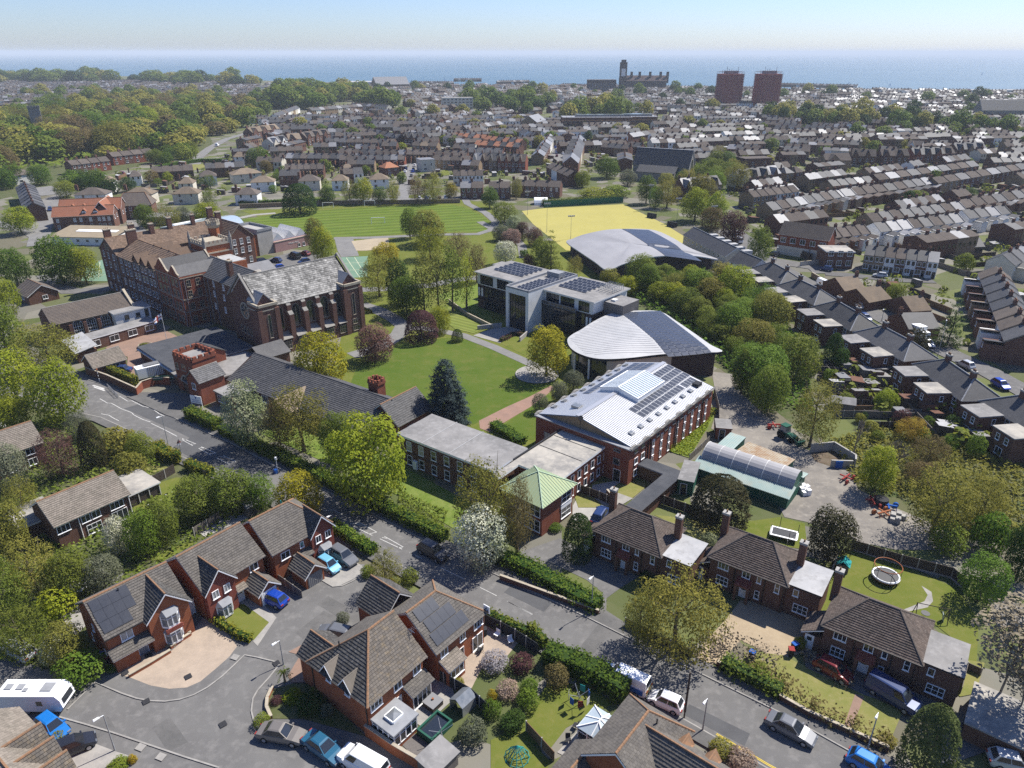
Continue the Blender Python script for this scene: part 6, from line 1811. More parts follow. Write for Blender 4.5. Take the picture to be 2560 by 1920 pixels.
win(t,1.6,-1.36,.8,'f',2.0,1.2,3,1)
door(t,3.6,0,.05,'f',.95,2.05,'dark')
win(t,6.4,0,.1,'f',1.7,2.0,2,1,'white')
mb=MB()
mb.box(7.9,-.6,4.3,7.98,.3,5.3)
mb.put('house_sign',M.white,t)
mb=MB()
for p,q in (((7.87,-.45,4.5),(7.87,-.15,5.1)),((7.87,-.15,5.1),(7.87,.15,4.5))):
 mb.tube(p,q,.03,.03,4)
mb.put('house_sign_mark',M.black,t)
# 6: the house cut by the bottom edge
o=S('E7',560,1555,4.7)
e=S('E7',835,1185,4.7)
t=thg('detached_house','brick house with orange ridge tiles and a glass roofed conservatory at the bottom','house',(o[0],o[1],0),R(51))
L=hypot(e[0]-o[0],e[1]-o[1])
wal(t,0,L,-6.2,0,4.7,'brick_orange')
mb=MB()
mb.face([(0,0,4.7),(0,-6.2,4.7),(0,-3.1,7.2)])
mb.put('gable',M.brick_orange,t)
pl,ed=hips(0,L,-6.2,0,4.7,7.3,.35,0,2.6)
r1=roof(t,pl,'tile_grey',ed,seed=71)
barge(r1,[(-.32,.35,4.4),(-.32,-3.1,7.25),(-.32,-6.55,4.4)])
wal(t,1.6,6.6,-11.5,-6.25,4.5,'brick_orange','y',6.7,name='cross_wing')
pl,ed=gables(1.6,6.6,-11.5,-3.2,4.5,6.9,.35,.25,'y')
roof(t,pl,'tile_grey',ed,seed=72)
for y in (-6.6,-9.2):
 mb=MB();mb.slab([(6.8,y-.7,4.7),(6.8,y,5.8),(5.3,y,5.8),(5.6,y-.7,5.2)],.08);mb.slab([(6.8,y,5.8),(6.8,y+.7,4.7),(5.6,y+.7,5.2),(5.3,y,5.8)],.08)
 mb.put('dormer_roof',M.ridge,t)
win(t,4.0,-11.5,3.0,'f',1.1,1.1,2,1)
win(t,2.4,-11.5,.6,'f',1.4,1.3,2,1)
win(t,1.9,0,.2,'b',1.4,2.0,2,1)
mb=MB()
mb.tube((5.2,-4.1,6.4),(5.2,-4.1,7.2),.07,.07,6)
mb.put('vent_pipe',M.black,t)
# conservatory with a hipped glass roof
w0=bpy.data.objects.new('conservatory',None)
cn=MB()
X0,X1,Y0,Y1=3.6,6.6,.05,3.2
cn.box(X0,Y0,0,X1,Y1,.5)
wl_=cn.put('conservatory',M.brick_orange,t)
cn=MB()
for a,b,n in (((X0,Y1),(X1,Y1),4),((X1,Y0),(X1,Y1),3),((X0,Y0),(X0,Y1),3)):
 a,b=np.array(a),np.array(b)
 for i in range(n+1):
  p=a+(b-a)*i/n;cn.box(p[0]-.06,p[1]-.06,.5,p[0]+.06,p[1]+.06,2.1)
 cn.bar((*a,2.05),(*b,2.05),.14,.14);cn.bar((*a,1.6),(*b,1.6),.06,.06)
rp=[(X0+1.2,(Y0+Y1)/2,2.9),(X1-1.2,(Y0+Y1)/2,2.9)]
cs=[(X0-.15,Y0,2.15),(X1+.15,Y0,2.15),(X1+.15,Y1+.15,2.15),(X0-.15,Y1+.15,2.15)]
for a,b in ((cs[0],rp[0]),(cs[3],rp[0]),(cs[1],rp[1]),(cs[2],rp[1]),(rp[0],rp[1]),((X0-.15,1.6,2.15),rp[0]),((X1+.15,1.6,2.15),rp[1]),((5.1,Y1+.15,2.15),(5.1,1.6,2.9)),((5.1,Y0,2.15),(5.1,1.6,2.9))):
 cn.bar(a,b,.1,.09)
cn.put('frame',M.white,wl_)
cn=MB()
for P in ([cs[0],cs[1],rp[1],rp[0]],[cs[2],cs[3],rp[0],rp[1]],[cs[1],cs[2],rp[1]],[cs[3],cs[0],rp[0]]):
 cn.face(P)
cn.put('glass_roof',M.glass_roof,wl_)
cn=MB()
for a,b in (((X0,Y1),(X1,Y1)),((X1,Y0),(X1,Y1)),((X0,Y0),(X0,Y1))):
 cn.face([(*a,.5),(*b,.5),(*b,2.1),(*a,2.1)])
cn.put('glazing',M.glass,wl_)
t=thg('garage_block','small dark tiled outbuilding roof cut by the bottom edge of the picture','garage',(*S('E7',400,1600,2.6)[:2],0),R(51))
wal(t,-6,2.6,-3.6,0,2.4,'brick_orange','x',3.8)
pl,ed=gables(-6,2.6,-3.6,0,2.4,3.9,.3,.2)
roof(t,pl,'tile_grey',ed,seed=73)
# 7: the dormered roof in the bottom left corner
o=S('E5',530,1600,4.4)
e=S('E5',150,1190,4.4)
an=atan2(e[1]-o[1],e[0]-o[0])
t=thg('dormered_house','house with three orange ridged dormers cut by the bottom left corner','house',(o[0],o[1],0),an)
L=hypot(e[0]-o[0],e[1]-o[1])+1.2
wal(t,-2.5,L,0,7.5,4.2,'brick_orange','x',7.0)
pl,ed=gables(-2.5,L,0,7.5,4.2,7.0,.35,.25)
roof(t,pl,'tile_pale',ed,seed=81)
for x in (.2,2.6,5.1):
 mb=MB();mb.prism([(x-.8,.1),(x+.8,.1),(x+.8,2.6),(x-.8,2.6)],4.0,5.3);mb.face([(x-.8,.1,5.3),(x+.8,.1,5.3),(x,.1,6.3)]);d=mb.put('dormer',M.lead,t)
 P=[([(x-1.0,-.2,5.15),(x,-.2,6.45),(x,3.4,6.45),(x-1.0,1.6,5.15)],(0,1,0)),([(x,-.2,6.45),(x+1.0,-.2,5.15),(x+1.0,1.6,5.15),(x,3.4,6.45)],(0,1,0))]
 roof(d,P,'tile_lichen',[((x,-.2,6.45),(x,3.4,6.45))],seed=82);win(t,x,.1,4.3,'f',1.0,.95,2,1,'white')
 # ------------------------------------------------------------------ older houses across the gardens
o=S('C1',430,1305,4.1)
e=S('C1',1010,1050,4.1)
t=thg('long_house','brown brick house with a long plain tiled roof among garden trees','house',(o[0],o[1],0),atan2(e[1]-o[1],e[0]-o[0]))
L=hypot(e[0]-o[0],e[1]-o[1])
wal(t,0,L,0,7.4,4.1,'brick_brown','x',6.4)
pl,ed=gables(0,L,0,7.4,4.1,6.4,.35,.25)
roof(t,pl,'tile_pale',ed,seed=91)
for x,w,c in ((.9,1.7,3),(3.8,1.2,2),(5.2,1.2,2),(8.1,1.9,3)):
 win(t,x,0,2.5,'f',w,1.15,c,1)
win(t,8.2,0,.2,'f',2.2,1.9,3,1)
win(t,4.6,0,.4,'f',2.0,1.5,3,2)
mb=MB()
mb.tube((L-.1,-.08,0),(L-.1,-.08,4),.06,.06,6)
mb.tube((2.9,-.08,0),(2.9,-.08,4),.06,.06,6)
mb.put('drainpipes',M.white,t)['kind']='stuff'
wal(t,-2.6,2.5,5.5,11.5,2.4,'brick_brown',name='annexe')
flat(t,[(-2.6,5.5),(2.5,5.5),(2.5,11.5),(-2.6,11.5)],2.6,'felt_pale','white',.25,.2,name='annexe_roof')
wal(t,L+.6,L+5.4,2.4,8.8,2.0,'timber_dark',name='garage')
flat(t,[(L+.5,2.3),(L+5.6,2.3),(L+5.6,8.8),(L+.5,8.8)],2.25,'felt_pale','white',.2,.1,name='garage_roof')
mb=MB()
for i in range(4):
 mb.box(L+.6+i*1.6-.05,2.28,0,L+.6+i*1.6+.05,2.4,2.05)
mb.put('posts',M.offwhite,t)
e=S('C1',330,640,4.2)
t=thg('long_house','house with a grey tiled roof cut by the left edge among trees','house',(e[0],e[1],0),R(50))
wal(t,-13,0,0,7.2,4.2,'brick_brown','x',6.6)
pl,ed=gables(-13,0,0,7.2,4.2,6.6,.35,.25)
roof(t,pl,'tile_pale',ed,seed=95)
for x in (-2,-5,-8):
 win(t,x,0,2.6,'f',1.3,1.1,2,1);win(t,x,0,.7,'f',1.3,1.2,2,1)
win(t,0,3,2.4,'r',1,1.1,2,1)
def council(o,ang,label,L=9.3,W_=6.9,ext=True,catslide=True,extroof='felt_white',chims=((9.6,4.6),(-.3,5.2)),seed=100,door_col='white'):
 t=thg('hipped_house',label,'house',(o[0],o[1],0),ang,'dark brick houses with hipped brown roofs across the road');wal(t,0,L,0,W_,4.6,'brick_brown')
 pl,ed=hips(0,L,0,W_,4.6,7.1,.4,3.3,3.0);roof(t,pl,'tile_brown',ed,seed=seed,ridge='roof_brown',course=.27,tw=.28);gutter(t,[(-.4,-.45,4.3),(L+.4,-.45,4.3)])
 for x,z,w,c in ((1.7,3.1,1.35,3),(4.6,3.1,1.0,2),(6.2,3.1,.55,1),(8.4,2.7,.6,1)):
  win(t,x,0,z,'f',w,1.05 if z>3 else 1.4,c,2 if z<3 else 1)
 win(t,1.8,0,.75,'f',1.5,1.25,3,2);win(t,6.2,0,.7,'f',.6,1.2,1,2);mb=MB();mb.box(3.6,-1.15,2.3,5.5,0,2.5);mb.box(3.65,-1.1,0,3.95,-.8,2.3)
 mb.box(5.15,-1.1,0,5.45,-.8,2.3);p=mb.put('porch',M.brick_brown,t);mb=MB()
 for k in range(7):
  for i in range(7):
   x=3.62+i*.265+(.13 if k%2 else 0);mb.box(x,-1.22+k*.15,2.52+k*.085,x+.25,-1.04+k*.15,2.58+k*.085,0,(i*3+k*5)%9/9)
 mb.put('porch_tiles',M.tile_hung,p,tint=True)['kind']='stuff';door(t,4.55,0,.05,'f',.9,1.95,'white');mb=MB()
 for x in (3.2,6.9,9.15):
  mb.tube((x,-.08,0),(x,-.08,4.3),.06,.06,5)
 mb.put('drainpipes',M.black,t)['kind']='stuff'
 if catslide:
  wal(t,-2.0,-.02,.2,3.6,2.1,'brick_brown',name='side_porch');roof(t,[([(-2.3,0,2.15),(-2.3,3.9,2.15),(0,3.9,3.5),(0,0,3.5)],(0,1,0))],'tile_brown',seed=seed+3)
  door(t,-1.3,.2,.05,'f',.85,1.95,door_col)
 if ext:
  wal(t,L+.02,L+3.9,.35,5.6,4.3,'brick_brown',name='side_addition')
  flat(t,[(L+.02,.35),(L+3.9,.35),(L+3.9,5.6),(L+.02,5.6)],4.5,extroof,'dark',.2,.2,name='addition_roof');win(t,L+1.2,.35,3.0,'f',.65,1.0,1,1)
  win(t,L+2.0,.35,.8,'f',1.7,1.2,3,2)
 for x,y in chims:
  chim(t,x,y,3.5,7.9,.85,.7,'brick_brown',1)
 return t
council(S('E7',620,105,4.6),R(-36),'hipped brown roofed brick house nearest the copper pavilion',seed=101)
council(S('E7',1370,275,4.6),R(-35.5),'hipped brown roofed brick house between the spiky green tree and trampoline garden',seed=111)
council(S('E8',530,720,4.6),R(-35.4),'hipped brown roofed brick house with a dark blue van before it',L=9.4,W_=7.2,extroof='felt',seed=121,chims=((-.4,5.8),))
o=S('E8',1440,1360,2.2)
t=thg('garage_block','flat roofed brick garage under bare branches at the right edge','garage',(o[0],o[1],0),R(-38))
wal(t,0,7.5,-.2,6,2.1,'brick_brown')
flat(t,[(0,-.2),(7.5,-.2),(7.5,6),(0,6)],2.35,'felt_pale','lead',.2,.15)
gdoor(t,0,2.4,0,'l',2.3,1.9,'dark')
# ------------------------------------------------------------------ the town: terraced houses, semis and villas
def proto(kind,w,d,he,hr,ext):
 wb,rb,cb,eb,er=MB(),MB(),MB(),MB(),MB();m=d/2
 if kind=='S':
  wb.box(0,0,0,w,d,he);pl,_=hips(0,w,0,d,he,hr,.35,min(m,w*.38),min(m,w*.38))
 elif kind=='F':
  wb.box(0,0,0,w,d,he);pl=[([(-.2,-.2,he+.2),(w+.2,-.2,he+.2),(w+.2,d+.2,he+.2),(-.2,d+.2,he+.2)],0)]
 else:
  for f in ([(0,0,0),(w,0,0),(w,0,he),(0,0,he)],[(w,d,0),(0,d,0),(0,d,he),(w,d,he)],[(w,0,0),(w,d,0),(w,d,he),(w,m,hr),(w,0,he)],[(0,d,0),(0,0,0),(0,0,he),(0,m,hr),(0,d,he)]):
   wb.face(f)
  pl,_=gables(0,w,0,d,he,hr,.25,.02)
  if kind=='V':
   x0,x1=w*.08,w*.55;wb.face([(x0,-.7,0),(x1,-.7,0),(x1,-.7,he),((x0+x1)/2,-.7,hr-.4),(x0,-.7,he)]);wb.face([(x1,-.7,0),(x1,0,0),(x1,0,he),(x1,-.7,he)])
   wb.face([(x0,0,0),(x0,-.7,0),(x0,-.7,he),(x0,0,he)]);p2,_=gables(x0,x1,-.7,m,he,hr-.3,.25,.2,'y');pl+=p2
 for P,e in pl:
  rb.slab(P,.12)
 if kind=='T':
  rb.bar((.02,-.2,he+.02),(.02,m,hr+.12),.22,.16);rb.bar((.02,d+.2,he+.02),(.02,m,hr+.12),.22,.16)
 if kind!='F':
  cb.box(-.55,m-.35,hr-1.2,.55,m+.35,hr+1.1)
  for i in (-1,0,1):
   cb.box(i*.34-.1,m-.1,hr+1.1,i*.34+.1,m+.1,hr+1.45,1)
 if ext:
  eb.box(.1,d,0,w*.55,d+ext,he*.78);er.slab([(0,d,he*.95),(0,d+ext+.2,he*.95),(w*.6,d+ext+.2,he*.74),(w*.6,d,he*.74)],.1)
 r=dict(wall=wb.mesh('wall',[M.brick_brown]),roof=rb.mesh('roof',[M.roof_slate]),w=w,d=d,he=he,kind=kind)
 if cb.v:
  r['chim']=cb.mesh('chimney',[M.brick_plum,M.ridge])
 if ext:
  r['ext']=eb.mesh('rear_addition',[M.brick_brown]);r['extroof']=er.mesh('rear_roof',[M.roof_slate])
 return r
PROTO={'T':proto('T',5.0,7.5,5.0,7.4,3.6),'U':proto('T',5.0,7.5,5.2,7.4,0),'S':proto('S',10.5,8.0,4.9,7.2,0),'V':proto('V',8.0,8.5,6.2,9.6,0),'F':proto('F',9.0,9.0,6.5,6.5,0),'B':proto('U',9.5,9,2.6,5.0,0)}
WALLS={'b':['brick_brown','brick_stock','brick_plum','brick_brown'],'w':['render_white','render_white','render_cream'],'m':['brick_plum','render_cream','brick_stock','render_white','brick_brown','brick_stock'],'r':['brick_red','brick_plum'],'p':['brick_plum']}
ROOFS={'m':['roof_slate','roof_brown','roof_brown','roof_slate','roof_slate','roof_brown','roof_slate_pale'],'s':['roof_slate','roof_slate_pale','roof_slate'],'t':['roof_tan','roof_brown'],'o':['roof_orange','roof_orange','roof_slate'],'d':['roof_slate_dark','roof_slate'],'b':['roof_brown']}
WNAME=dict(brick_brown='brown brick',brick_stock='yellow brick',brick_plum='dark brick',render_white='white',render_cream='cream',brick_red='red brick')
RNAME=dict(roof_slate='grey slate',roof_brown='brown tiled',roof_slate_pale='pale slate',roof_tan='tan tiled',roof_orange='orange tiled',roof_slate_dark='dark slate')
HCOUNT=[0]
FAR=[]
FOOT=[]
def hat(o,ang,sx,kind,wm,rm,label,group,near):
 p=PROTO[kind];HCOUNT[0]+=1
 t=thg('villa' if kind=='V' else 'bungalow' if kind=='B' else 'flat_block' if kind=='F' else 'terraced_house' if kind in 'TU' else 'semi_detached_house',label,'house',(o[0],o[1],0),ang,group)
 S3=(sx,1,1);inst('wall',p['wall'],t,sc=S3,mats=[M[wm]]);r=inst('roof',p['roof'],t,sc=S3,mats=[M[rm]])
 if 'chim' in p:
  inst('chimney',p['chim'],r)
 if 'ext' in p:
  inst('rear_addition',p['ext'],t,sc=S3,mats=[M[wm]]);inst('rear_roof',p['extroof'],t,sc=S3,mats=[M[rm]])
 W_=p['w']*sx;g='glass';yf=-.7 if kind=='V' else 0
 if kind=='B':
  win(t,W_*.3,0,.8,'f',1.6,1.2,2,1)
 else:
  f='white'
  for x,z,w in ((.28,3.2,1.0),(.74,3.2,1.0),(.3,.8,1.5)):
   win(t,W_*x,yf if x<.5 else 0,z,'f',w,1.5,2 if w>1.2 else 1,1,f,g)
  if near:
   door(t,W_*.78,0,.05,'f',.95,2.05,'dark');win(t,W_*.8,p['d'],3.3,'b',.9,1.3,1,1,f,g)
   if 'ext' in p:
    win(t,W_*.3,p['d']+3.6,2.4,'b',.9,1.1,1,1,f,g)
 return t
def row(k,x0,y0,x1,y1,n,kind,face,wall,roof_,desc,seed=0,zr=7.0):
 a,b=S(k,x0,y0,zr),S(k,x1,y1,zr);an=atan2(b[1]-a[1],b[0]-a[0]);L=hypot(b[0]-a[0],b[1]-a[1]);p=PROTO[kind];w=L/n;rg=random.Random(int(abs(x0)*3+abs(y0)*7)+seed)
 dist=hypot((a[0]+b[0])/2,(a[1]+b[1])/2)
 for i in range(n):
  s=i if face=='f' else i+1;o=(a[0]+(b[0]-a[0])*s/n,a[1]+(b[1]-a[1])*s/n);A=an if face=='f' else an+pi;o=(o[0]+sin(A)*p['d']/2,o[1]-cos(A)*p['d']/2)
  gap=.8 if kind=='S' else 1.0;wm,rm=rg.choice(WALLS[wall]),rg.choice(ROOFS[roof_])
  if desc is None:
   FAR.append((o,A,w*gap,p,wm,rm));FOOT.append((o,A,w,p['d']));continue
  lb=f"{WNAME[wm]} house, {ORD[i]} from left in {desc}" if n>1 else desc;hat(o,A,w*gap/p['w'],kind,wm,rm,lb,desc if n>1 else None,dist<330)
  FOOT.append((o,A,w,p['d']+(3.6 if 'ext' in p else 0)))
ROWS=[('B7',170,185,1010,30,13,'T','r','m','m','the brick terrace above the oval tree'),('B7',25,90,390,45,6,'U','f','m','b','the short terrace behind the oval tree'),('B7',960,270,1690,175,9,'T','r','b','m','the terrace behind the white additions'),('B7',1690,165,2250,70,7,'T','r','b','m','the terrace at the right edge'),('B7',490,410,940,355,6,'T','r','m','b','the row with white gables, left half'),('B7',1020,345,1680,268,8,'T','r','w','m','the row with white gables, right half'),('B7',1720,245,2050,205,4,'T','r','w','s','the white flat backed row'),('B7',970,520,1550,580,7,'U','f','m','m','the white and brick street front'),('B7',1990,690,2250,1230,8,'T','r','m','m','the terrace descending along the right edge'),('B7',2040,600,2260,500,4,'T','r','w','s','the upper white row at the right edge'),('B7',730,715,900,700,1,'B','r','b','t','brown tiled bungalow nearest the white van'),('B7',900,800,1080,770,1,'B','r','b','t','middle bungalow along the street wall'),('B7',1260,860,1420,850,1,'B','r','b','t','last bungalow beside the pale tree'),('B7',1250,985,1500,980,1,'B','f','b','s','yellow stone cottage beside the parked white van'),('A3',510,925,790,885,5,'U','f','b','m','the terrace right of the lime tree'),('A3',860,950,1400,880,8,'T','r','b','m','the lower sunlit slate terrace'),('A3',1000,865,1260,840,5,'U','f','b','s','the bright slate terrace by the dark conifer'),('A3',1280,830,1900,745,10,'U','f','b','m','the long middle terrace on the right'),('A3',1400,880,1620,845,4,'T','r','b','m','the second terrace on the right'),('A3',1640,850,2260,750,10,'U','f','b','m','the far right terrace'),('A3',1890,965,2260,905,6,'T','r','b','m','the lowest terrace of the right edge'),('A3',90,885,320,865,4,'V','f','m','s','the pale roofed row by the church grove'),('A3',430,830,680,800,4,'V','f','m','s','the gabled row above the church grove'),('A3',970,725,1130,722,1,'V','f','b','t','the big villa with roof lights'),('A3',1150,695,1300,700,2,'V','f','b','b','the left pair of tall villas'),('A3',1320,695,1490,695,2,'V','f','b','b','the middle pair of tall villas'),('A3',1500,640,1590,645,1,'V','f','w','b','white gabled villa above the terraces'),('A3',1510,690,1760,680,4,'V','f','r','m','the row of gabled villas'),('A3',1770,660,1950,650,3,'V','f','b','s','the right group of villas'),('A3',2000,725,2240,720,4,'U','f','b','m','the flat fronted row beside the dark tree'),('A3',720,785,840,775,2,'S','f','b','m','the pair beside the tall villas'),('A3',480,720,640,715,1,'F','f','b','t','cream flat block behind the church grove'),('A2',0,708,430,718,9,'T','r','b','m','the upper terrace above the house with orange hips'),('A2',0,750,425,748,9,'T','r','r','m','the lower terrace above the house with orange hips'),('A2',435,715,830,725,8,'T','r','b','b','the brown terrace behind the flat white block'),('A2',840,702,1060,706,4,'T','r','b','d','the dark slate terrace below the orange roofs'),('A2',610,752,850,757,4,'U','f','b','m','the terrace beside the flat white block'),('A2',875,762,1030,767,3,'V','f','m','m','the gabled group in the middle'),('A2',1035,767,1215,772,4,'V','f','r','m','the gabled group right of the middle'),('A2',735,850,930,848,4,'U','f','w','b','the white fronted row behind the field'),('A2',785,925,930,925,2,'U','f','p','m','the pair facing the field road, left'),('A2',970,925,1110,925,2,'U','f','p','b','the pair facing the field road, middle'),('A2',1130,910,1440,922,4,'U','f','p','b','the group facing the field road, right'),('A2',0,642,360,646,7,'U','f','b','m','the upper left terrace of the middle'),('A2',420,622,540,622,3,'V','f','b','s','the grey gabled trio'),('A2',480,662,640,667,3,'U','f','b','t','the tan roofed trio'),('A2',740,605,960,620,6,'U','f','r','o','the orange roofed terrace, upper row'),('A2',960,625,1190,650,6,'U','f','r','o','the orange roofed terrace, right part'),('A2',890,655,1180,672,7,'T','r','r','o','the orange roofed terrace, lower row'),('A2',120,560,400,620,7,'T','r','b','m','the slanting terrace left of the middle'),('A2',1285,735,1370,610,6,'U','f','m','s','the row left of the street of parked cars'),('A2',1500,790,1560,640,6,'V','r','m','s','the row right of the street of parked cars'),('A2',1385,800,1530,860,4,'U','r','m','b','the short row beside the lime tree'),('A2',190,870,340,865,1,'S','f','w','t','tan hipped house with orange hips by the side road'),('A2',270,800,380,790,1,'S','f','b','o','orange hipped house beside the side road'),('A2',510,770,600,765,1,'F','f','w','s','flat roofed white block beside the side road'),('A2',0,810,110,805,1,'S','f','b','t','tan hipped house left of the side road'),('A1',1750,765,1990,760,6,'T','r','b','b','the brown terrace behind the white hipped houses'),('A1',1720,697,2212,702,11,'T','r','b','m','the terrace by the round green tree'),('A1',410,745,650,718,4,'U','f','r','b','the red brick block below the wood, left'),('A1',665,695,920,668,4,'U','f','r','b','the red brick block below the wood, right'),('A1',1520,560,1690,535,3,'V','f','r','t','the group at the top of the winding road'),('A1',1640,625,1740,605,2,'V','f','w','s','the white pair by the winding road'),('A1',1760,600,1840,595,1,'V','f','b','t','tan gabled house near the winding road'),('A1',1850,590,2000,565,3,'V','f','b','t','the tan gabled group near the winding road'),('A1',2000,605,2212,600,4,'U','f','b','s','the row right of the tan gables'),('A1',1430,690,1530,686,1,'S','f','w','t','white hipped house at the bend of the winding road'),('B4',190,20,262,190,8,'U','r','b','d','the steep stepped terrace at the left edge'),]
for i,(x0,y0,x1,y1,d) in enumerate(((620,838,720,834,'white hipped house beside the lane, leftmost'),(790,805,880,800,'white hipped house near the red brick blocks'),(1100,845,1210,842,'white hipped house below the small green'),(1215,805,1350,798,'white hipped house right of the small green'),(1415,795,1630,778,'long white house with roof panels'),(1540,838,1720,832,'white hipped house in front of the long one'),(470,910,705,905,'white hipped house behind the red roofed block'),(770,908,985,905,'white hipped house behind the thatched brown roof'),(1065,905,1260,900,'white hipped house above the flat classrooms'),(1450,908,1620,906,'grey hipped house behind garden trees'),(1835,830,1995,826,'white hipped house with a striped awning'),(2040,828,2160,826,'white hipped house behind the big round tree'),(60,800,200,785,'brown roofed house below the wood'))):
 ROWS.append(('A1',x0,y0,x1,y1,1,'S','f','w','t',d))
for r in ROWS:
 row(*r)
 # distant rows seen as lines of roofs
for k,rows in (('A3',[(20,595,350,580,7),(350,595,760,590,9),(780,605,1200,622,8),(620,552,1120,547,11),(0,548,480,533,10),(230,483,700,503,12),(700,508,1130,545,10),(740,655,900,662,3),(1300,585,1500,565,3),(1500,580,1680,575,2),(700,265,1190,275,24),(860,335,1160,345,14),(770,392,900,392,5),(960,385,1090,385,6),(1200,355,1420,362,9),(1590,315,1750,315,8),(1580,375,1750,377,7),(0,395,130,405,5),(140,415,300,425,6),(1300,420,1640,430,12),(1750,380,2000,390,9),(1900,1,1,1,0)]),('A2',[(470,270,740,270,18),(480,300,760,300,16),(740,250,920,250,12),(1020,265,1230,262,14),(1440,285,1630,290,14),(900,400,1000,300,10),(1050,425,1120,355,8),(1180,445,1255,355,9),(1270,405,1340,355,6),(640,550,760,500,6),(480,545,640,555,6),(660,500,780,470,5),(800,560,1040,530,9),(60,490,300,500,9),(80,410,320,425,9),(1060,480,1180,500,4),(1360,380,1560,390,9),(1850,330,2050,335,10),(2080,345,2212,350,6),(1400,420,1620,425,10),(1990,420,2200,400,8),(1880,610,2212,560,9),(1720,640,1860,650,4),(2020,640,2212,630,5),(330,500,470,505,5),(560,610,700,600,4),(1090,560,1230,590,4)]),('A1',[(1680,455,1820,405,9),(1770,490,1900,445,6),(1900,420,2212,395,12),(2050,480,2212,470,5),(1320,390,1480,370,8),(1560,385,1700,375,6),(0,275,150,270,6),(150,295,460,290,12),(300,320,560,300,10),(480,345,740,310,10),(640,280,900,275,12),(800,335,1000,325,8),(1000,300,1250,280,10),(1250,255,1400,250,8),(1100,340,1400,330,12),(1330,290,1640,280,14)])):
 for x0,y0,x1,y1,n in rows:
  if n:
   row(k,x0,y0,x1,y1,n,'T' if n>5 else 'U','f' if (x0+n)%2 else 'r','m','m',None)
   # fill-in houses further off, whole streets of them
rg=random.Random(77)
woods=[[p[:2] for p in SS('D',q)] for q in ([(-60,390),(-60,250),(200,228),(420,215),(530,255),(480,345),(200,365)],[(555,250),(560,210),(650,192),(860,205),(870,240),(760,250)],[(985,247),(990,222),(1200,220),(1190,247)],[(1640,295),(1640,262),(1900,262),(2230,275),(2230,300)])]
for (poly,ang,sp) in (([(-60,170),(560,186),(560,222),(430,218),(60,240),(-60,240)],.5,34),([(560,186),(1330,190),(1330,240),(1120,262),(900,262),(860,205),(640,190)],.9,32),([(1330,192),(2250,204),(2250,275),(1640,262),(1330,262)],.12,32),([(540,260),(900,262),(1330,262),(1640,268),(1640,330),(1300,330),(1150,330),(600,300)],.25,30),([(1640,300),(2250,300),(2250,335),(1640,330)],.1,26)):
 P=[p[:2] for p in SS('D',poly)];xs,ys=[p[0] for p in P],[p[1] for p in P];R_=max(max(xs)-min(xs),max(ys)-min(ys))
 cx,cy_=(max(xs)+min(xs))/2,(max(ys)+min(ys))/2;c,s=cos(ang),sin(ang);v=-R_
 while v<R_:
  u=-R_
  while u<R_:
   n=rg.randint(4,9);wm,kind=rg.choice('mmbw'),rg.choice('TTUV')
   for i in range(n):
    uu=u+i*6.0;x,y=cx+uu*c-v*s,cy_+uu*s+v*c
    if inside((x,y),P) and not any(inside((x,y),w) for w in woods) and abs(x)<y*.75+40:
     FAR.append(((x,y),ang+(0 if int(v)%2 else pi),6.0,PROTO[kind],rg.choice(WALLS[wm]),rg.choice(ROOFS['m'])))
   u+=n*6.0+rg.uniform(6,26)
  v+=sp*rg.uniform(.75,1.3)
  # back gardens: sheds, fences, washing and bushes between the rows, as a mass
CEL={}
for o,A,w,d in FOOT+[(f[0],f[1],f[2],8.0) for f in FAR]:
 c,s=cos(A),sin(A);n=max(1,int(w/4))
 for i in range(n):
  for y in (d*.2,d*.8):
   x=w*(i+.5)/n;p=(o[0]+x*c-y*s,o[1]+x*s+y*c);CEL.setdefault((int(p[0]//6),int(p[1]//6)),[]).append(p)
def free(x,y,r=4.6):
 a,b=int(x//6),int(y//6);g=(-1,0,1) if r<6 else (-2,-1,0,1,2)
 return not any(hypot(p[0]-x,p[1]-y)<r for i in g for j in g for p in CEL.get((a+i,b+j),()))
roads=[[p[:2] for p in SS(k,q)] for k,q in (('B7',[(100,560),(260,640),(660,700),(700,850),(1130,1050),(1640,1330),(2300,1640),(2300,1760),(1640,1430),(1080,1140),(560,860),(200,680)]),('B7',[(640,700),(1500,760),(1500,830),(640,780)]),('A2',[(1400,800),(1350,550),(1410,550),(1480,800)]),('A2',[(380,1060),(480,790),(520,800),(460,1060)]),('A2',[(740,460),(930,310),(960,310),(810,460)]),('A1',[(1160,810),(1380,600),(1520,560),(1540,600),(1330,700),(1260,820)]))]
rg=random.Random(3)
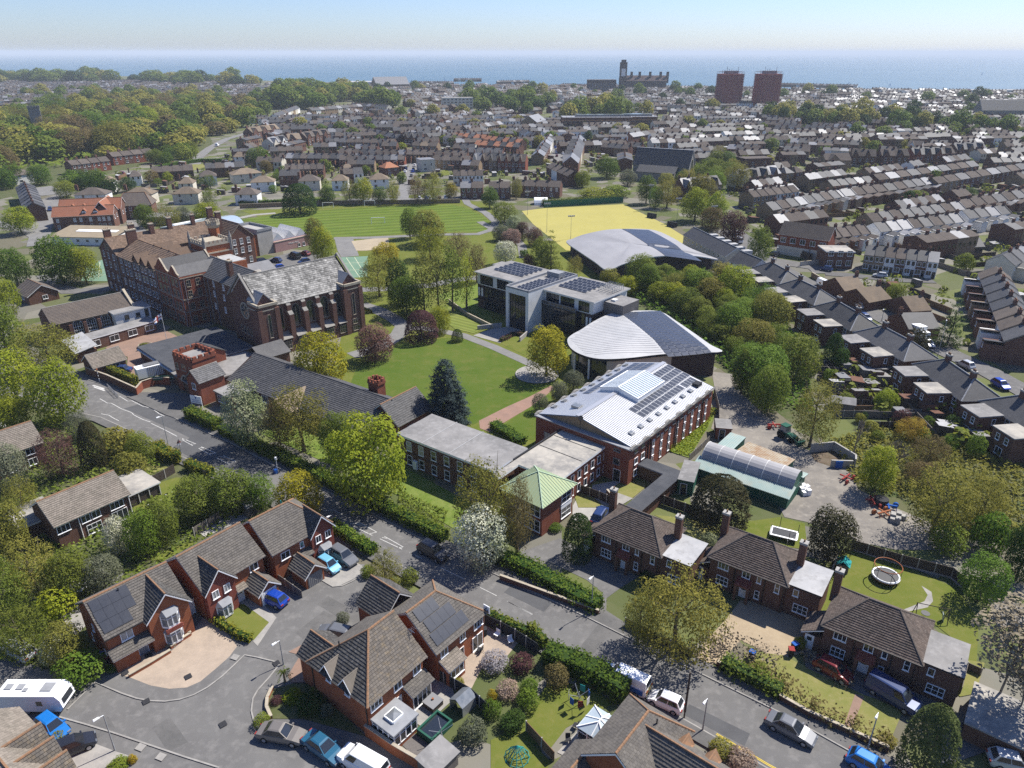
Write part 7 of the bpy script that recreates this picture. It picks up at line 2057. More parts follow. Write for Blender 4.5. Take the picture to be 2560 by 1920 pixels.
for poly in (SS('B7',[(0,0),(2300,-60),(2300,900),(1900,640),(1700,600),(1500,480),(640,480),(480,330),(0,200)]),SS('A2',[(0,480),(2212,540),(2212,860),(1450,860),(0,940)]),SS('A1',[(1000,980),(900,850),(1450,700),(1600,560),(2212,480),(2212,900),(1500,960)]),SS('A3',[(0,500),(2260,520),(2260,960),(480,960),(450,800),(0,780)])):
 P=[p[:2] for p in poly];xs,ys=[p[0] for p in P],[p[1] for p in P]
 for _ in range(900):
  x,y=rg.uniform(min(xs),max(xs)),rg.uniform(min(ys),max(ys))
  if not inside((x,y),P):
   continue
  A=min(FOOT,key=lambda f:(f[0][0]-x)**2+(f[0][1]-y)**2)[1];c,s=cos(A),sin(A);n,w=rg.randint(2,6),5.0
  if all(free(x+u_*c-v_*s,y+u_*s+v_*c,7.5) and not any(inside((x+u_*c-v_*s,y+u_*s+v_*c),q) for q in roads) for u_ in np.arange(0,n*w+1,2.5) for v_ in (0,7)):
   kind,wm=rg.choice('TTUV'),rg.choice('mmbb')
   for i in range(n):
    o=(x+i*w*c,y+i*w*s);FAR.append((o,A,w,PROTO[kind],rg.choice(WALLS[wm]),rg.choice(ROOFS['m'])))
    for v_ in (1,4,7):
     p=(o[0]+2.5*c-v_*s,o[1]+2.5*s+v_*c);CEL.setdefault((int(p[0]//6),int(p[1]//6)),[]).append(p)
MG=MB()
GB=[]
rg=random.Random(9)
for poly,n,ang in ((SS('B7',[(0,0),(2300,-60),(2300,1500),(2212,1450),(1640,1290),(1300,1050),(700,700),(250,560),(0,400)]),1500,.25),(SS('A2',[(0,500),(2212,560),(2212,860),(1450,880),(1430,940),(0,950)]),2600,.15),(SS('A1',[(850,1000),(600,850),(1450,700),(1600,560),(2212,480),(2212,900),(1500,960)]),900,.1),(SS('A3',[(0,500),(2260,520),(2260,960),(400,960),(60,900),(0,800)]),2600,.15),(SS('C4',[(600,230),(1000,170),(1240,250),(1700,500),(2000,800),(1650,880),(1100,620),(780,440)]),150,1.5)):
 P=[p[:2] for p in poly];xs,ys=[p[0] for p in P],[p[1] for p in P];k=0
 while k<n:
  k+=1;x,y=rg.uniform(min(xs),max(xs)),rg.uniform(min(ys),max(ys))
  if not inside((x,y),P) or not free(x,y) or any(inside((x,y),q) for q in roads):
   continue
  A=ang+(pi/2 if rg.random()<.7 else 0)+rg.uniform(-.05,.05);c,s=cos(A),sin(A);t_=rg.random()
  if t_<.42:
   GB.append((x,y,rg.uniform(1.2,3.6)))
  elif t_<.66:
   a,b,h=rg.uniform(1.5,3.2),rg.uniform(1.5,4),rg.uniform(1.8,2.5);q=[(x+u*c-v*s,y+u*s+v*c) for u,v in ((0,0),(a,0),(a,b),(0,b))]
   MG.hexa([(p[0],p[1],0) for p in q]+[(p[0],p[1],h+(.4 if i>1 else 0)) for i,p in enumerate(q)],rg.choice((0,1,2,2)),skip='bt')
   MG.face([(p[0],p[1],h+.01+(.4 if i>1 else 0)) for i,p in enumerate(q)],rg.choice((2,3,4,4,5)))
  else:
   L=rg.uniform(5,13);MG.bar((x,y,0),(x+L*c,y+L*s,0),.12,rg.uniform(1.3,1.8),rg.choice((0,1,1,6)))
o=MG.put('garden_sheds_and_fences',[M[k] for k in ('timber_dark','timber_grey','brick_brown','felt_white','felt','roof_slate_pale','timber_warm')])
o['kind']='stuff'
rn=np.random.default_rng(2)
gp,gn=[],[]
for x,y,r in GB:
 m=26;d=rn.normal(size=(m,3));d/=np.linalg.norm(d,axis=1,keepdims=True);gp.append(d*r*rn.uniform(.6,1,(m,1))*(.75,.75,.6)+(x,y,r*.55));gn.append(d+(0,0,.4))
o=inst('garden_bushes',lmesh('garden_bushes',np.concatenate(gp),np.concatenate(gn),.95,rn,None,mat_=L_.mid))
o['kind']='stuff'
FM=['brick_brown','brick_stock','brick_plum','render_white','render_cream','brick_red','roof_slate','roof_brown','roof_slate_pale','roof_tan','roof_orange','roof_slate_dark']
mb=MB()
for o,A,w,p,wm,rm in FAR:
 c,s=cos(A),sin(A)
 def q(x,y,z):
  return (o[0]+x*c-y*s,o[1]+x*s+y*c,z)
 d,he,hr=p['d'],p['he'],7.4;wi,ri=FM.index(wm),FM.index(rm)
 B=[q(0,0,0),q(w,0,0),q(w,d,0),q(0,d,0),q(0,0,he),q(w,0,he),q(w,d,he),q(0,d,he),q(0,d/2,hr),q(w,d/2,hr)]
 for f in ((0,1,5,4),(2,3,7,6),(1,2,6,9,5),(3,0,4,8,7)):
  mb.face([B[i] for i in f],wi)
 E_=[q(-.1,-.3,he-.1),q(w+.05,-.3,he-.1),q(w+.05,d/2,hr+.1),q(-.1,d/2,hr+.1),q(-.1,d+.3,he-.1),q(w+.05,d+.3,he-.1)];mb.face([E_[0],E_[1],E_[2],E_[3]],ri)
 mb.face([E_[5],E_[4],E_[3],E_[2]],ri)
 mb.hexa([q(-.5,d/2-.35,hr-1),q(.5,d/2-.35,hr-1),q(.5,d/2+.35,hr-1),q(-.5,d/2+.35,hr-1),q(-.5,d/2-.35,hr+1.2),q(.5,d/2-.35,hr+1.2),q(.5,d/2+.35,hr+1.2),q(-.5,d/2+.35,hr+1.2)],2,skip='b')
 for x in (.25,.7):
  for y,sg in ((-.04,1),(d+.04,-1)):
   mb.face([q(w*x-.5,y,3.0),q(w*x+.5,y,3.0),q(w*x+.5,y,4.4),q(w*x-.5,y,4.4)],12)
o=mb.put('distant_houses',[M[k] for k in FM]+[M.glass])
o['kind']='stuff'
o['label']='mass of distant terraced houses reaching to the sea'
# the long street of hipped brick blocks with flat roofed rear additions
blk=[((215,650),(345,720)),((440,790),(590,860)),((740,960),(900,1050)),((1100,1160),(1310,1270)),((1580,1410),(1830,1580))]
for i,(a,b) in enumerate(blk):
 A_,B_=S('B7',*a,7.3),S('B7',*b,7.3);an=atan2(B_[1]-A_[1],B_[0]-A_[0]);mid=((A_[0]+B_[0])/2,(A_[1]+B_[1])/2);L=16.4
 t=thg('hipped_terrace',f'brick block of houses with hipped slate roof, {ORD[i]} from the top of the long street','terrace',(mid[0],mid[1],0),an,'hipped terraces of the long street')
 wal(t,-L/2,L/2,-3.7,3.7,4.9,'brick_stock' if i<3 else 'brick_brown');pl,ed=hips(-L/2,L/2,-3.7,3.7,4.9,7.4,.35,3.6,3.6)
 r=roof(t,pl,'roof_slate',ed,False,ridge='lead')
 for x in (-3.8,4.2):
  chim(r,x,0,6.0,8.7,1.1,.7,'brick_plum',4)
 for x in (-4.9,2.9):
  mb=MB();mb.box(x-2.3,-8.4,0,x+2.3,-3.72,4.6);e=mb.put('rear_addition',M['render_white' if (i,x) in ((1,-4.9),) else 'brick_brown'],t)
  flat(e,[(x-2.3,-8.4),(x+2.3,-8.4),(x+2.3,-3.75),(x-2.3,-3.75)],4.8,'felt' if x<0 else 'felt_pale','lead',.2,.15);win(e,x-.9,-8.4,2.9,'f',.8,1.2,1,2,'white')
  win(e,x+1.0,-8.4,2.9,'f',.8,1.2,1,2,'white');win(e,x,-8.4,.6,'f',1.5,1.3,2,1,'white');win(e,x+2.3,-5.5,3.0,'r',.7,1.1,1,1,'white')
  for z in (.8,3.0):
   win(t,x+3.3,-3.7,z,'f',1.0,1.4,1,2,'white')
A_=S('C4',2120,425,7.3)
B_=S('C4',2290,520,7.3)
t=ctree(t)
t.location=((A_[0]+B_[0])/2+1.0,(A_[1]+B_[1])/2-3,0)
t['label']='brick block of houses with hipped slate roof at the lower end of the long street'
t.rotation_euler=(0,0,R(-82))
# grey roofed rows beside the sports hall
for k,a,b,he,wm,lb in (('B6',(1690,372),(2030,535),4.6,'render_cream','long two storey row under a grey slate roof beside the sports hall'),('B6',(2060,560),(2230,630),4.4,'render_white','white gabled row below the long grey roofed one')):
 A_,B_=S(k,*a,7.0),S(k,*b,7.0);an=atan2(B_[1]-A_[1],B_[0]-A_[0]);L=hypot(B_[0]-A_[0],B_[1]-A_[1]);t=thg('mews_row',lb,'terrace',(A_[0],A_[1],0),an)
 wal(t,0,L,-3.6,3.6,he,wm,'x',7.0);pl,ed=gables(0,L,-3.6,3.6,he,7.0,.3,.2)
 roof(t,pl,'roof_slate_dark' if wm!='render_white' else 'roof_slate',ed,False,ridge='lead')
 for j in range(int(L/3)):
  win(t,1.5+j*3,-3.6,2.9,'f',.9,1.2,1,1);win(t,1.5+j*3,-3.6,.8,'f',.9,1.2,1,1)
 for j in range(6 if wm!='render_white' else 0):
  mb=MB();mb.box(8+j*4.4,1.2,5.0,10+j*4.4,4.2,6.4);mb.put('dormer',M.felt_white,t)
  # landmarks: netted towers, churches, the clock tower hotel, scaffolded flats
for x,lb in ((1571,'left of two tower blocks wrapped in red scaffold netting'),(1652,'right of two tower blocks wrapped in red scaffold netting')):
 a=S('D',x,232);h=38.0;t=thg('tower_block',lb,'tower block',a,R(14),'netted tower blocks');w,d=26.0,20.0
 pts=[(-w/2,-d/2+2),(-w/6,-d/2-1.5),(w/6,-d/2-1.5),(w/2,-d/2+2),(w/2,d/2),(-w/2,d/2)];mb=MB();mb.prism(pts,0,h);mb.put('wall',M.net_red,t);mb=MB()
 for i in range(15):
  z=1.6+i*2.75
  for p,q_ in zip(pts,pts[1:]+pts[:1]):
   mb.bar((p[0]*1.02,p[1]*1.02,z),(q_[0]*1.02,q_[1]*1.02,z),.5,.3)
 for p,q_ in zip(pts,pts[1:]+pts[:1]):
  for s in (0,.33,.66):
   x_,y_=(p[0]+(q_[0]-p[0])*s)*1.03,(p[1]+(q_[1]-p[1])*s)*1.03;mb.tube((x_,y_,0),(x_,y_,h+1.5),.2,.2,4)
 mb.put('scaffold',M.brick_red,t)['kind']='stuff';mb=MB();mb.box(-7,-5,h,7,5,h+3.5)
 for i in range(7):
  mb.tube((-9+i*3,(-1)**i*5,h),(-9+i*3,(-1)**i*5,h+4+i%3*2),.25,.25,4)
 mb.put('roof_plant',M.grey,t)
def big(name,lb,cat,k,pt,ang,w,d,he,hr,wm,rm,z0=0,wins=(0,0)):
 a=S(k,*pt);t=thg(name,lb,cat,a,ang);wal(t,0,w,0,d,he,wm,'x' if hr>he else None,hr)
 if hr>he:
  pl,ed=gables(0,w,0,d,he,hr,.4,.3);roof(t,pl,rm,(),False)
 else:
  flat(t,[(0,0),(w,0),(w,d),(0,d)],he+.3,rm,'offwhite',.3,.2)
 for r_ in range(wins[1]):
  for i in range(wins[0]):
   win(t,w*(i+.5)/wins[0],0,1+r_*3.1,'f',w/wins[0]*.55,1.7,2,1)
 return t
t=big('church','grey flint church with a steep dark roof and tall east window','church','A2',(1900,905),R(-28),30,12,8,16,'flint','roof_slate_dark')
win(t,30,6,3.0,'r',4.0,8.5,3,1,'stone','glass',1.2)
wal(t,4,24,-5,0,5,'flint',name='aisle')
mb=MB()
mb.slab([(3.6,-5.4,5),(24.4,-5.4,5),(24.4,0,8),(3.6,0,8)],.2)
mb.put('aisle_roof',M.roof_slate_dark,t)
t=big('church','church with a square flint tower half hidden in the left wood','church','A1',(215,600),R(-60),22,8,5,9,'flint','roof_rust')
mb=MB()
mb.box(-7,0,0,0,8,22)
merl(mb,[(-7,0),(0,0),(0,8),(-7,8)],22,1.6,.6,1.2,.9)
mb.put('tower',M.flint,t)
t=big('hotel','dark seafront hotel with a tall clock tower on the skyline','hotel','D',(1338,197),R(-4),80,30,17,25,'brick_dark','brick_dark')
mb=MB()
mb.box(-1,-2,0,11,10,46)
mb.box(1,1,46,9,8,50)
for x in (20,34,52,70,82):
 mb.box(x-2,8,13,x+2,12,31)
mb.put('clock_tower',M.brick_dark,t)['kind']='stuff'
mb=MB()
mb.box(1.5,-2.2,24,8.5,-2.0,36)
mb.put('clock_panel',M.render_white,t)
for a_,w_ in (((1450,575),62),((1790,570),38)):
 t=big('scaffolded_flats','flat roofed block wrapped in scaffold with a blue grey roof, %s'%('longer of two' if w_>50 else 'shorter of two'),'flats','A2',a_,R(3),w_,18,9,9,'brick_brown','lead',wins=(14,2))
 mb=MB()
 for i in range(4):
  mb.bar((-2,-2,2+i*2.3),(w_+2,-2,2+i*2.3),.8,.2)
 for i in range(16):
  mb.tube((-2+i*(w_+4)/15,-2.3,0),(-2+i*(w_+4)/15,-2.3,10.5),.12,.12,4)
 mb.put('scaffold',M.timber_warm,t)['kind']='stuff';wal(t,w_*.2,w_*.9,5,14,11,'glass_pale',name='rooftop')
big('supermarket','long white flat roofed hall on the left skyline','hall','D',(726,190),R(5),110,60,10,10,'render_white','felt_white')
big('drill_hall','grey gabled hall standing high beside the grove','hall','A2',(240,330),R(25),60,36,10,22,'brick_stock','roof_slate_pale')
big('flat_block','cream flat roofed block by the straight street','flats','A2',(670,455),R(12),36,12,13,13,'render_cream','felt_pale',wins=(8,4))
big('flat_block','dark two step block behind the tall trees of the skyline','flats','A2',(1615,345),R(2),46,24,20,20,'brick_dark','roof_brown',wins=(10,5))
big('school_hall','grey roofed hall at the end of the street of parked cars','hall','A2',(1280,590),R(70),26,15,7,12,'brick_stock','roof_slate_pale')
t=big('church','dark church with a spire at the far right edge','church','A3',(1940,495),R(-3),75,16,10,19,'flint','roof_slate_dark')
mb=MB()
mb.box(62,-2,0,73,9,30)
mb.tube((67.5,3.5,30),(67.5,3.5,62),7,.3,4)
mb.put('spire',M.flint,t)
big('shop_corner','flat roofed corner shop with a white ground floor on the street','shop','B7',(630,700),R(-3),8.6,8,5.2,5.2,'brick_plum','felt_pale',wins=(3,2))
t=big('corner_pub','three storey brick house with white base at the street corner','house','B7',(255,580),R(-38),16,8,7,10.4,'brick_red','roof_brown',wins=(5,2))
wal(t,-.1,16.1,-.1,.2,3.0,'render_cream',name='base')
big('black_barn','black boarded barn with two roof lights behind the street','barn','B7',(1560,590),R(8),15,6,2.6,4.6,'black','roof_slate')
mb=MB()
mb.box(900,1750,-26,2600,1790,-16)
mb.put('harbour_wall',M.concrete)['kind']='structure'
for x,y,h in ((961,181,16),(1833,186,9),(1922,189,9),(2121,165,12)):
 p=S('D',x,y-3,-26)
 t=thg('sailing_boat',{961:'white sailing boat far out on the left of the sea',1833:'small yacht right of the netted towers',1922:'second small yacht further right',2121:'distant boat near the right horizon'}[x],'boat',p,0,'boats on the sea')
 mb=MB();mb.prism([(-4,0),(0,-1.3),(4,-.6),(5,0),(4,.6),(0,1.3)],0,1.2);mb.put('hull',M.white,t);mb=MB();mb.face([(0,.1,2),(-3.6,.1,2),(0,.1,h)])
 mb.face([(.3,.1,2),(4,.1,1.6),(.3,.1,h*.9)]);mb.put('sail',M.white,t)
 # ------------------------------------------------------------------ trees one by one, read off sheet D
TREES=[
(800,872,1085,208,'broad','lime','huge bright green tree overhanging the hedge beside the flat roofed wing'),(657,806,975,150,'loose','olive','tall thinly leafed olive tree before the long dark roof'),(608,850,975,80,'loose','brown','brownish thin tree between the pale whitebeam and the olive tree'),(735,880,1000,90,'tall','mid','green tree filling the gap behind the huge bright roadside tree'),(541,806,965,112,'tall','whitebeam','pale silvery green whitebeam beside the school entrance sign'),(1052,966,1180,165,'loose','olive','golden olive tree half hiding the flat roofed wing'),(1118,1015,1195,75,'loose','brown','thin brownish tree before the green copper roof'),(1040,1085,1222,132,'broad','blossom','white blossoming tree on the verge of the main road'),(653,1008,1112,120,'broad','yellow','round yellow green tree at the roadside above the red house'),(836,1180,1278,80,'loose','olive','slender grey olive tree at the mouth of the close'),(1247,1105,1204,68,'dome','dark','dense dark round evergreen between pavilion and hipped house'),(1455,1222,1408,235,'spiky','olive','wide spiky yellow green tree leaning over the pavement'),(1378,1262,1392,90,'loose','olive','small olive thicket on the left side of the spiky tree'),(1990,1518,1672,118,'cypress','cypress','big dark conifer in the front garden at the bottom right'),
(698,705,838,138,'broad','yellow','yellow green tree in front of the chapel wall'),(812,690,778,94,'broad','bronze','bronze leaved tree between chapel and main lawn'),(911,664,735,74,'dome','copper','dark purple weeping beech at the top of the main lawn'),(950,655,720,55,'broad','lime','light green tree just behind the purple beech'),(965,766,908,118,'cedar','cedar','dark blue cedar standing on the main lawn'),(1180,692,815,106,'tall','yellow','golden tree on a round bed beside the teardrop hall'),(1238,795,848,52,'broad','silver','silver green round tree nearest the boarding house corner'),(1207,818,870,42,'broad','silver','middle of three silver green trees along the red path'),(1166,846,890,40,'broad','silver','lowest silver green tree at the red path'),(988,708,737,26,'cypress','dark','small clipped dark dome on the edge of the main lawn'),(880,585,680,95,'broad','green','dense dark green tree behind the purple beech'),(862,548,660,66,'tall','dark','very dark tree in the middle of the grove'),(820,540,640,92,'loose','olive','spreading olive tree at the tennis court corner'),(835,515,575,70,'broad','yellow','yellow green tree at the back of the grove'),(918,535,682,62,'slim','olive','slender bare stemmed tree in the grove, nearest the chapel'),(948,520,676,60,'slim','olive','slender bare stemmed tree in the middle of the grove'),(978,515,672,60,'slim','mid','tall slim green tree in the right half of the grove'),(1008,528,668,48,'slim','lime','slim lime green tree at the right end of the grove'),(930,482,560,90,'loose','lime','light green tree above the grove'),(990,490,570,70,'loose','brown','brown leafed tree behind the grove'),(1030,520,610,50,'loose','brown','thin brown tree beside the flower garden'),(925,440,528,95,'broad','olive','big olive domed tree at the edge of the striped field'),(886,440,515,48,'tall','green','dark green tree joined to the olive domed tree'),(700,482,572,62,'tall','lime','bright lime tree behind the chapel ridge'),(684,462,545,52,'broad','olive','brownish tree behind the bright lime tree'),(650,388,462,80,'dome','dark','big round dark green tree at the top of the striped field'),(708,394,442,42,'tall','green','pointed green tree right of the big round tree'),(757,380,440,44,'loose','olive','thin tree along the upper field wall'),(785,376,440,56,'tall','lime','lime green tree along the upper field wall'),(822,398,440,40,'tall','green','mid green tree by the road at the upper field wall'),(850,384,442,38,'loose','olive','slim olive tree beside the road behind the field'),(903,368,440,50,'loose','brown','bare looking tree behind the field, left of a pair'),(935,366,440,56,'loose','olive','olive tree behind the field, right of a pair'),(975,390,430,34,'tall','yellow','small yellow green tree behind the field'),(1058,398,450,44,'tall','green','green tree by the field gate'),(1090,428,482,64,'broad','mid','bushy green tree between field and yellow pitch'),(1112,458,512,48,'broad','whitebeam','pale green tree at the pitch corner'),(1082,480,520,44,'broad','silver','grey green tree beside the curving drive'),(1128,474,520,34,'broad','copper','dark red tree at the left of the yellow pitch'),(1155,486,530,42,'broad','bronze','pinkish brown tree at the left of the yellow pitch'),(1105,488,530,48,'broad','pink','pink blossom tree beside the drive'),(1092,514,572,60,'broad','blossom','whitish blossoming tree above the glazed building'),(1142,545,580,26,'broad','copper','small purple tree above the glazed building'),(1190,490,585,62,'pine','mid','tall light green conifer near the sports hall'),(1168,505,580,50,'broad','mid','green tree left of the tall light conifer'),(1240,545,598,40,'loose','olive','thin olive tree at the sports hall corner'),
(138,492,612,120,'broad','green','large dark green tree behind the tiled cottage'),(188,525,612,78,'tall','lime','lime tree beside the green tennis court'),(40,525,615,80,'broad','green','rounded green tree at the left edge below the white houses'),(48,438,505,78,'tall','lime','bright lime tree by the red roofed block'),(15,590,690,90,'broad','lime','lime green tree at the left edge above the court'),(20,640,780,110,'broad','mid','green tree at the left edge beside the hall'),(110,680,800,150,'loose','olive','spreading olive tree in front of the arched windows'),(45,740,880,125,'broad','lime','pale lime tree at the left roadside'),(140,762,915,130,'broad','lime','brilliant lime tree beside the zebra crossing'),(35,845,935,90,'broad','lime','low lime tree at the left edge beside the main road'),(317,435,492,52,'broad','green','green tree in the lane behind the main range'),(366,428,500,66,'loose','olive','brownish tree behind the main range'),(452,428,495,70,'broad','lime','light green trees behind the blue wing'),(400,440,490,46,'broad','silver','pale tree behind the main range'),(455,400,470,44,'loose','mid','tall thin tree behind the flat classrooms'),(312,738,752,22,'bush','mid','small standard tree in a planter on the red paving'),
(210,905,1010,56,'cypress','yew','narrow dark conifer in the left garden'),(140,915,1030,100,'loose','bronze','reddish brown tree in the left garden'),(178,880,950,60,'loose','silver','grey thin tree by the roadside garden'),(265,915,985,90,'bush','olive','olive thicket along the road in the left garden'),(310,925,1000,70,'broad','mid','mixed green tree at the corner hedge'),(285,965,1035,80,'bush','olive','yellow green bush above the long tiled roof'),(30,950,1060,95,'broad','silver','pale grey green conifer by the left house'),(60,1020,1120,80,'loose','olive','olive tree behind the long tiled house'),(20,1075,1200,120,'broad','olive','tangled tree at the left edge beside the long house'),(90,1150,1290,130,'loose','olive','wiry olive tree below the long house'),(20,1190,1340,130,'loose','mid','green tangle at the left edge above the parked grey car'),(165,1180,1290,110,'broad','mid','green tree in front of the long house'),(232,1195,1280,90,'broad','silver','grey green shrub tree beside the solar roofed house garden'),(262,1110,1190,62,'broad','blossom','white flowering tree at the long house windows'),(318,1090,1200,86,'broad','green','rounded green tree right of the white flowering one'),(360,1070,1175,80,'broad','mid','green tree in the row behind the shed'),(430,1020,1120,110,'broad','mid','broad green tree in the row along the lawn with litter'),(505,1000,1105,115,'broad','mid','broad green tree nearest the yellow green roadside tree'),(565,1020,1100,80,'broad','green','dark green tree at the end of the row by the road'),(60,1290,1420,130,'loose','mid','pale green thicket behind the parked estate car'),(130,1260,1330,90,'bush','lime','light green bush behind the parasol'),(155,1340,1440,100,'broad','olive','olive leafed tree beside the solar roofed house'),(132,1365,1428,74,'bush','blossom','cream flowering shrub beside the parked estate car'),(180,1400,1470,110,'bush','green','dark green shrubs at the corner of the drive'),(392,1216,1262,60,'bush','gold','golden yellow shrub behind the middle red house'),(330,1225,1265,50,'bush','gold','golden shrub behind the solar roofed house'),(275,1250,1310,60,'bush','lime','light green shrub behind the solar roofed house'),
(1635,730,850,140,'broad','green','big green tree at the bend of the yard track'),(1718,712,820,110,'broad','mid','large light green tree at the right end of the wood'),(1655,775,890,95,'broad','mid','green tree hanging over the yard track'),(1600,745,850,60,'tall','mid','narrow green tree behind the teardrop hall'),(1748,795,965,118,'loose','olive','tall thinly leafed tree beside the green tractor'),(1795,715,790,42,'cypress','dark','dark conifer at the garden ends, taller of two'),(1812,745,800,44,'bush','dark','dark grey green shrub tree at the garden ends'),(1551,1020,1122,128,'dome','yew','dark brown green yew like a ball by the tunnel shed'),(1787,1085,1205,116,'broad','yew','dark grey green evergreen between the trampolines'),(2012,985,1150,160,'loose','olive','very large yellow olive tree right of the yard'),(1888,955,1062,88,'tall','lime','bright green tree at the blue door of the yard'),(2110,1010,1140,110,'loose','olive','olive tree at the right edge above the round green tree'),(2112,1192,1298,112,'broad','green','round green tree behind the trampoline lawn'),(1962,895,950,74,'loose','orange','orange flowered tree among the back gardens'),(1910,836,885,56,'broad','lime','light weeping green tree among the back gardens'),(1945,880,920,44,'bush','copper','dark pink shrub beside a white garden table'),(2102,930,985,48,'bush','green','small round tree beside the rear additions'),(2000,930,1010,90,'loose','brown','brownish leafless thicket right of the orange tree'),(1843,890,985,100,'bare',None,'bare grey tree in front of the back gardens'),(1920,935,1040,100,'bare',None,'pale stemmed bare tree beside the bright green tree'),(1985,985,1050,80,'loose','brown','bushy brown tree behind the large olive tree'),(2150,1285,1530,200,'bare','twig','tall bare branched tree at the right edge'),(2190,1400,1560,130,'bare','twig','second bare tree over the flat roofed garage'),(2195,1110,1250,90,'broad','dark','dark evergreen mass at the right edge'),(2130,1100,1190,90,'bush','green','dark shrubs behind the yard rubble'),(2040,1120,1190,90,'bush','mid','low green scrub at the foot of the large olive tree'),(1636,482,575,64,'tall','mid','oval light green tree by the white terrace'),(1500,395,478,82,'tall','lime','bright lime tree behind the yellow pitch'),(1545,405,490,60,'tall','lime','lime tree right of the pitch floodlight'),(1580,445,525,70,'broad','copper','dark plum tree behind the grey roofed row'),(1535,440,500,60,'broad','brown','dark brown tree right of the pitch'),(1440,380,450,70,'loose','olive','tall olive tree at the pitch corner'),(1395,372,440,52,'tall','green','dark green tree behind the pitch corner'),(1415,400,450,40,'broad','green','green tree at the end of the green screen'),(1310,330,385,66,'broad','green','green tree left of the grey church'),(1258,362,405,40,'broad','lime','lime tree in the gardens above the pitch'),(1355,360,402,44,'broad','silver','grey green tree below the grey church'),(1465,330,385,76,'broad','green','green tree right of the grey church'),(1530,335,390,90,'loose','mid','broad tree in the church grove'),(1580,340,395,70,'loose','mid','last tree of the church grove'),(1440,325,370,60,'broad','green','dark tree close to the church roof'),(1290,395,428,90,'bush','lime','light green bushes behind the green screen'),(1330,392,425,70,'bush','mid','green bushes behind the green screen'),(560,310,360,62,'broad','green','round green tree by the winding road'),(1115,375,430,34,'loose','olive','thin tree before the white fronted houses'),(2045,635,745,76,'pine','dark','dark spreading conifer across the street'),(1975,700,760,60,'bush','yew','dark shrubs beside the white box van'),(1930,605,655,48,'broad','mid','green tree beside the bungalows'),(2080,540,585,50,'bush','mid','round green tree beside the black barn'),(1980,405,445,55,'broad','mid','light green tree between the terraces'),(1960,408,445,30,'cypress','dark','dark conifer between the terraces'),(2090,400,430,40,'broad','dark','dark green tree right between the terraces'),]
for x,yt,yb,w,k,l,lb in TREES:
 dtree(x,yt,yb,w,k,l,lb,cat='shrub' if k=='bush' else 'tree',name='shrub' if k=='bush' else ('conifer' if k in ('cypress','cedar','pine') else 'tree'))
MASS={}
def mass(pts,n,wr,leaves,seed,hr=(.6,.9),mind=.5):
 rg=random.Random(seed);P=[p[:2] for p in SS('D',pts)];xs,ys=[p[0] for p in P],[p[1] for p in P];done=[];k=0
 while len(done)<n and k<n*50:
  k+=1;x,y,w=rg.uniform(min(xs),max(xs)),rg.uniform(min(ys),max(ys)),rg.uniform(*wr)
  if inside((x,y),P) and not any(hypot(x-a,y-b)<mind*(w+c)/2 for a,b,c in done):
   done.append((x,y,w));MASS.setdefault(rg.choice(leaves),[]).append((x,y,w,w*rg.uniform(*hr),rg.randrange(3)))
def scatter(pts,n,wr,kinds,leaves,label,group,seed,hr=(.75,1.05),k='D',mind=.55,name='tree',cat='tree'):
 rg=random.Random(seed);P=[p[:2] for p in SS(k,pts)];xs,ys=[p[0] for p in P],[p[1] for p in P];done=[];tries=0
 while len(done)<n and tries<n*60:
  tries+=1;x,y=rg.uniform(min(xs),max(xs)),rg.uniform(min(ys),max(ys));w=rg.uniform(*wr)
  if not inside((x,y),P) or any(hypot(x-a,y-b)<mind*(w+c)/2 for a,b,c in done):
   continue
  done.append((x,y,w))
 num={}
 for x,y,w in sorted(done,key=lambda c:c[0]/c[1]):
  lf=rg.choice(leaves);num[lf]=num.get(lf,-1)+1
  tree(x,y,w,w*rg.uniform(*hr),rg.choice(kinds),lf,f'{ORD[num[lf]]} {LEAFN.get(lf, lf)} {cat} from left in {label}',cat=cat,group=group,name=name)
LEAFN=dict(mid='fresh green',green='deep green',dark='dark green',brown='brownish',lime='lime green',hedge='bright green',silver='grey green')
scatter([(1300,618),(1400,608),(1480,606),(1560,630),(1650,680),(1690,740),(1600,800),(1540,730),(1440,670),(1330,630)],34,(6,11),['broad','tall','broad','loose'],['mid','green','mid','olive','lime'],'the strip of wood behind the teardrop hall','trees of the strip of wood',5)
scatter([(-60,300),(60,245),(200,228),(420,215),(520,250),(430,300),(360,335),(230,352),(60,360),(-60,400)],66,(17,30),['far','far','broad','loose'],['olive','mid','green','brown','olive','lime','dark'],'the wood around the church tower','trees of the wood by the church tower',6,(.6,.85),mind=.5)
scatter([(0,380),(120,385),(200,400),(330,420),(180,430),(0,420)],12,(6,12),['broad','bush'],['mid','green','dark'],'the gardens below the left wood','trees below the wood',7)
scatter([(330,340),(430,330),(460,315),(420,350),(340,362)],10,(7,14),['broad','far'],['mid','olive','green'],'the allotments by the winding road','trees around the allotments',8)
mass([(-60,172),(200,172),(430,176),(560,182),(560,190),(300,184),(-60,182)],69,(26,48),['mid','olive','green','dark'],9,(.5,.7),mind=.45)
mass([(560,215),(640,198),(760,205),(850,225),(840,245),(720,240),(600,235)],51,(20,34),['mid','green','olive'],10,(.6,.8),mind=.5)
mass([(990,225),(1120,222),(1190,228),(1160,245),(1040,240)],18,(18,28),['mid','green'],11,(.6,.8))
mass([(1215,255),(1290,245),(1390,245),(1400,262),(1300,265),(1220,265)],15,(16,24),['olive','mid'],12,(.8,1.0))
mass([(1640,262),(1760,255),(1900,265),(2000,275),(2190,280),(2200,290),(1900,285),(1700,275)],45,(12,20),['green','dark','mid','olive'],13,(.8,1.1))
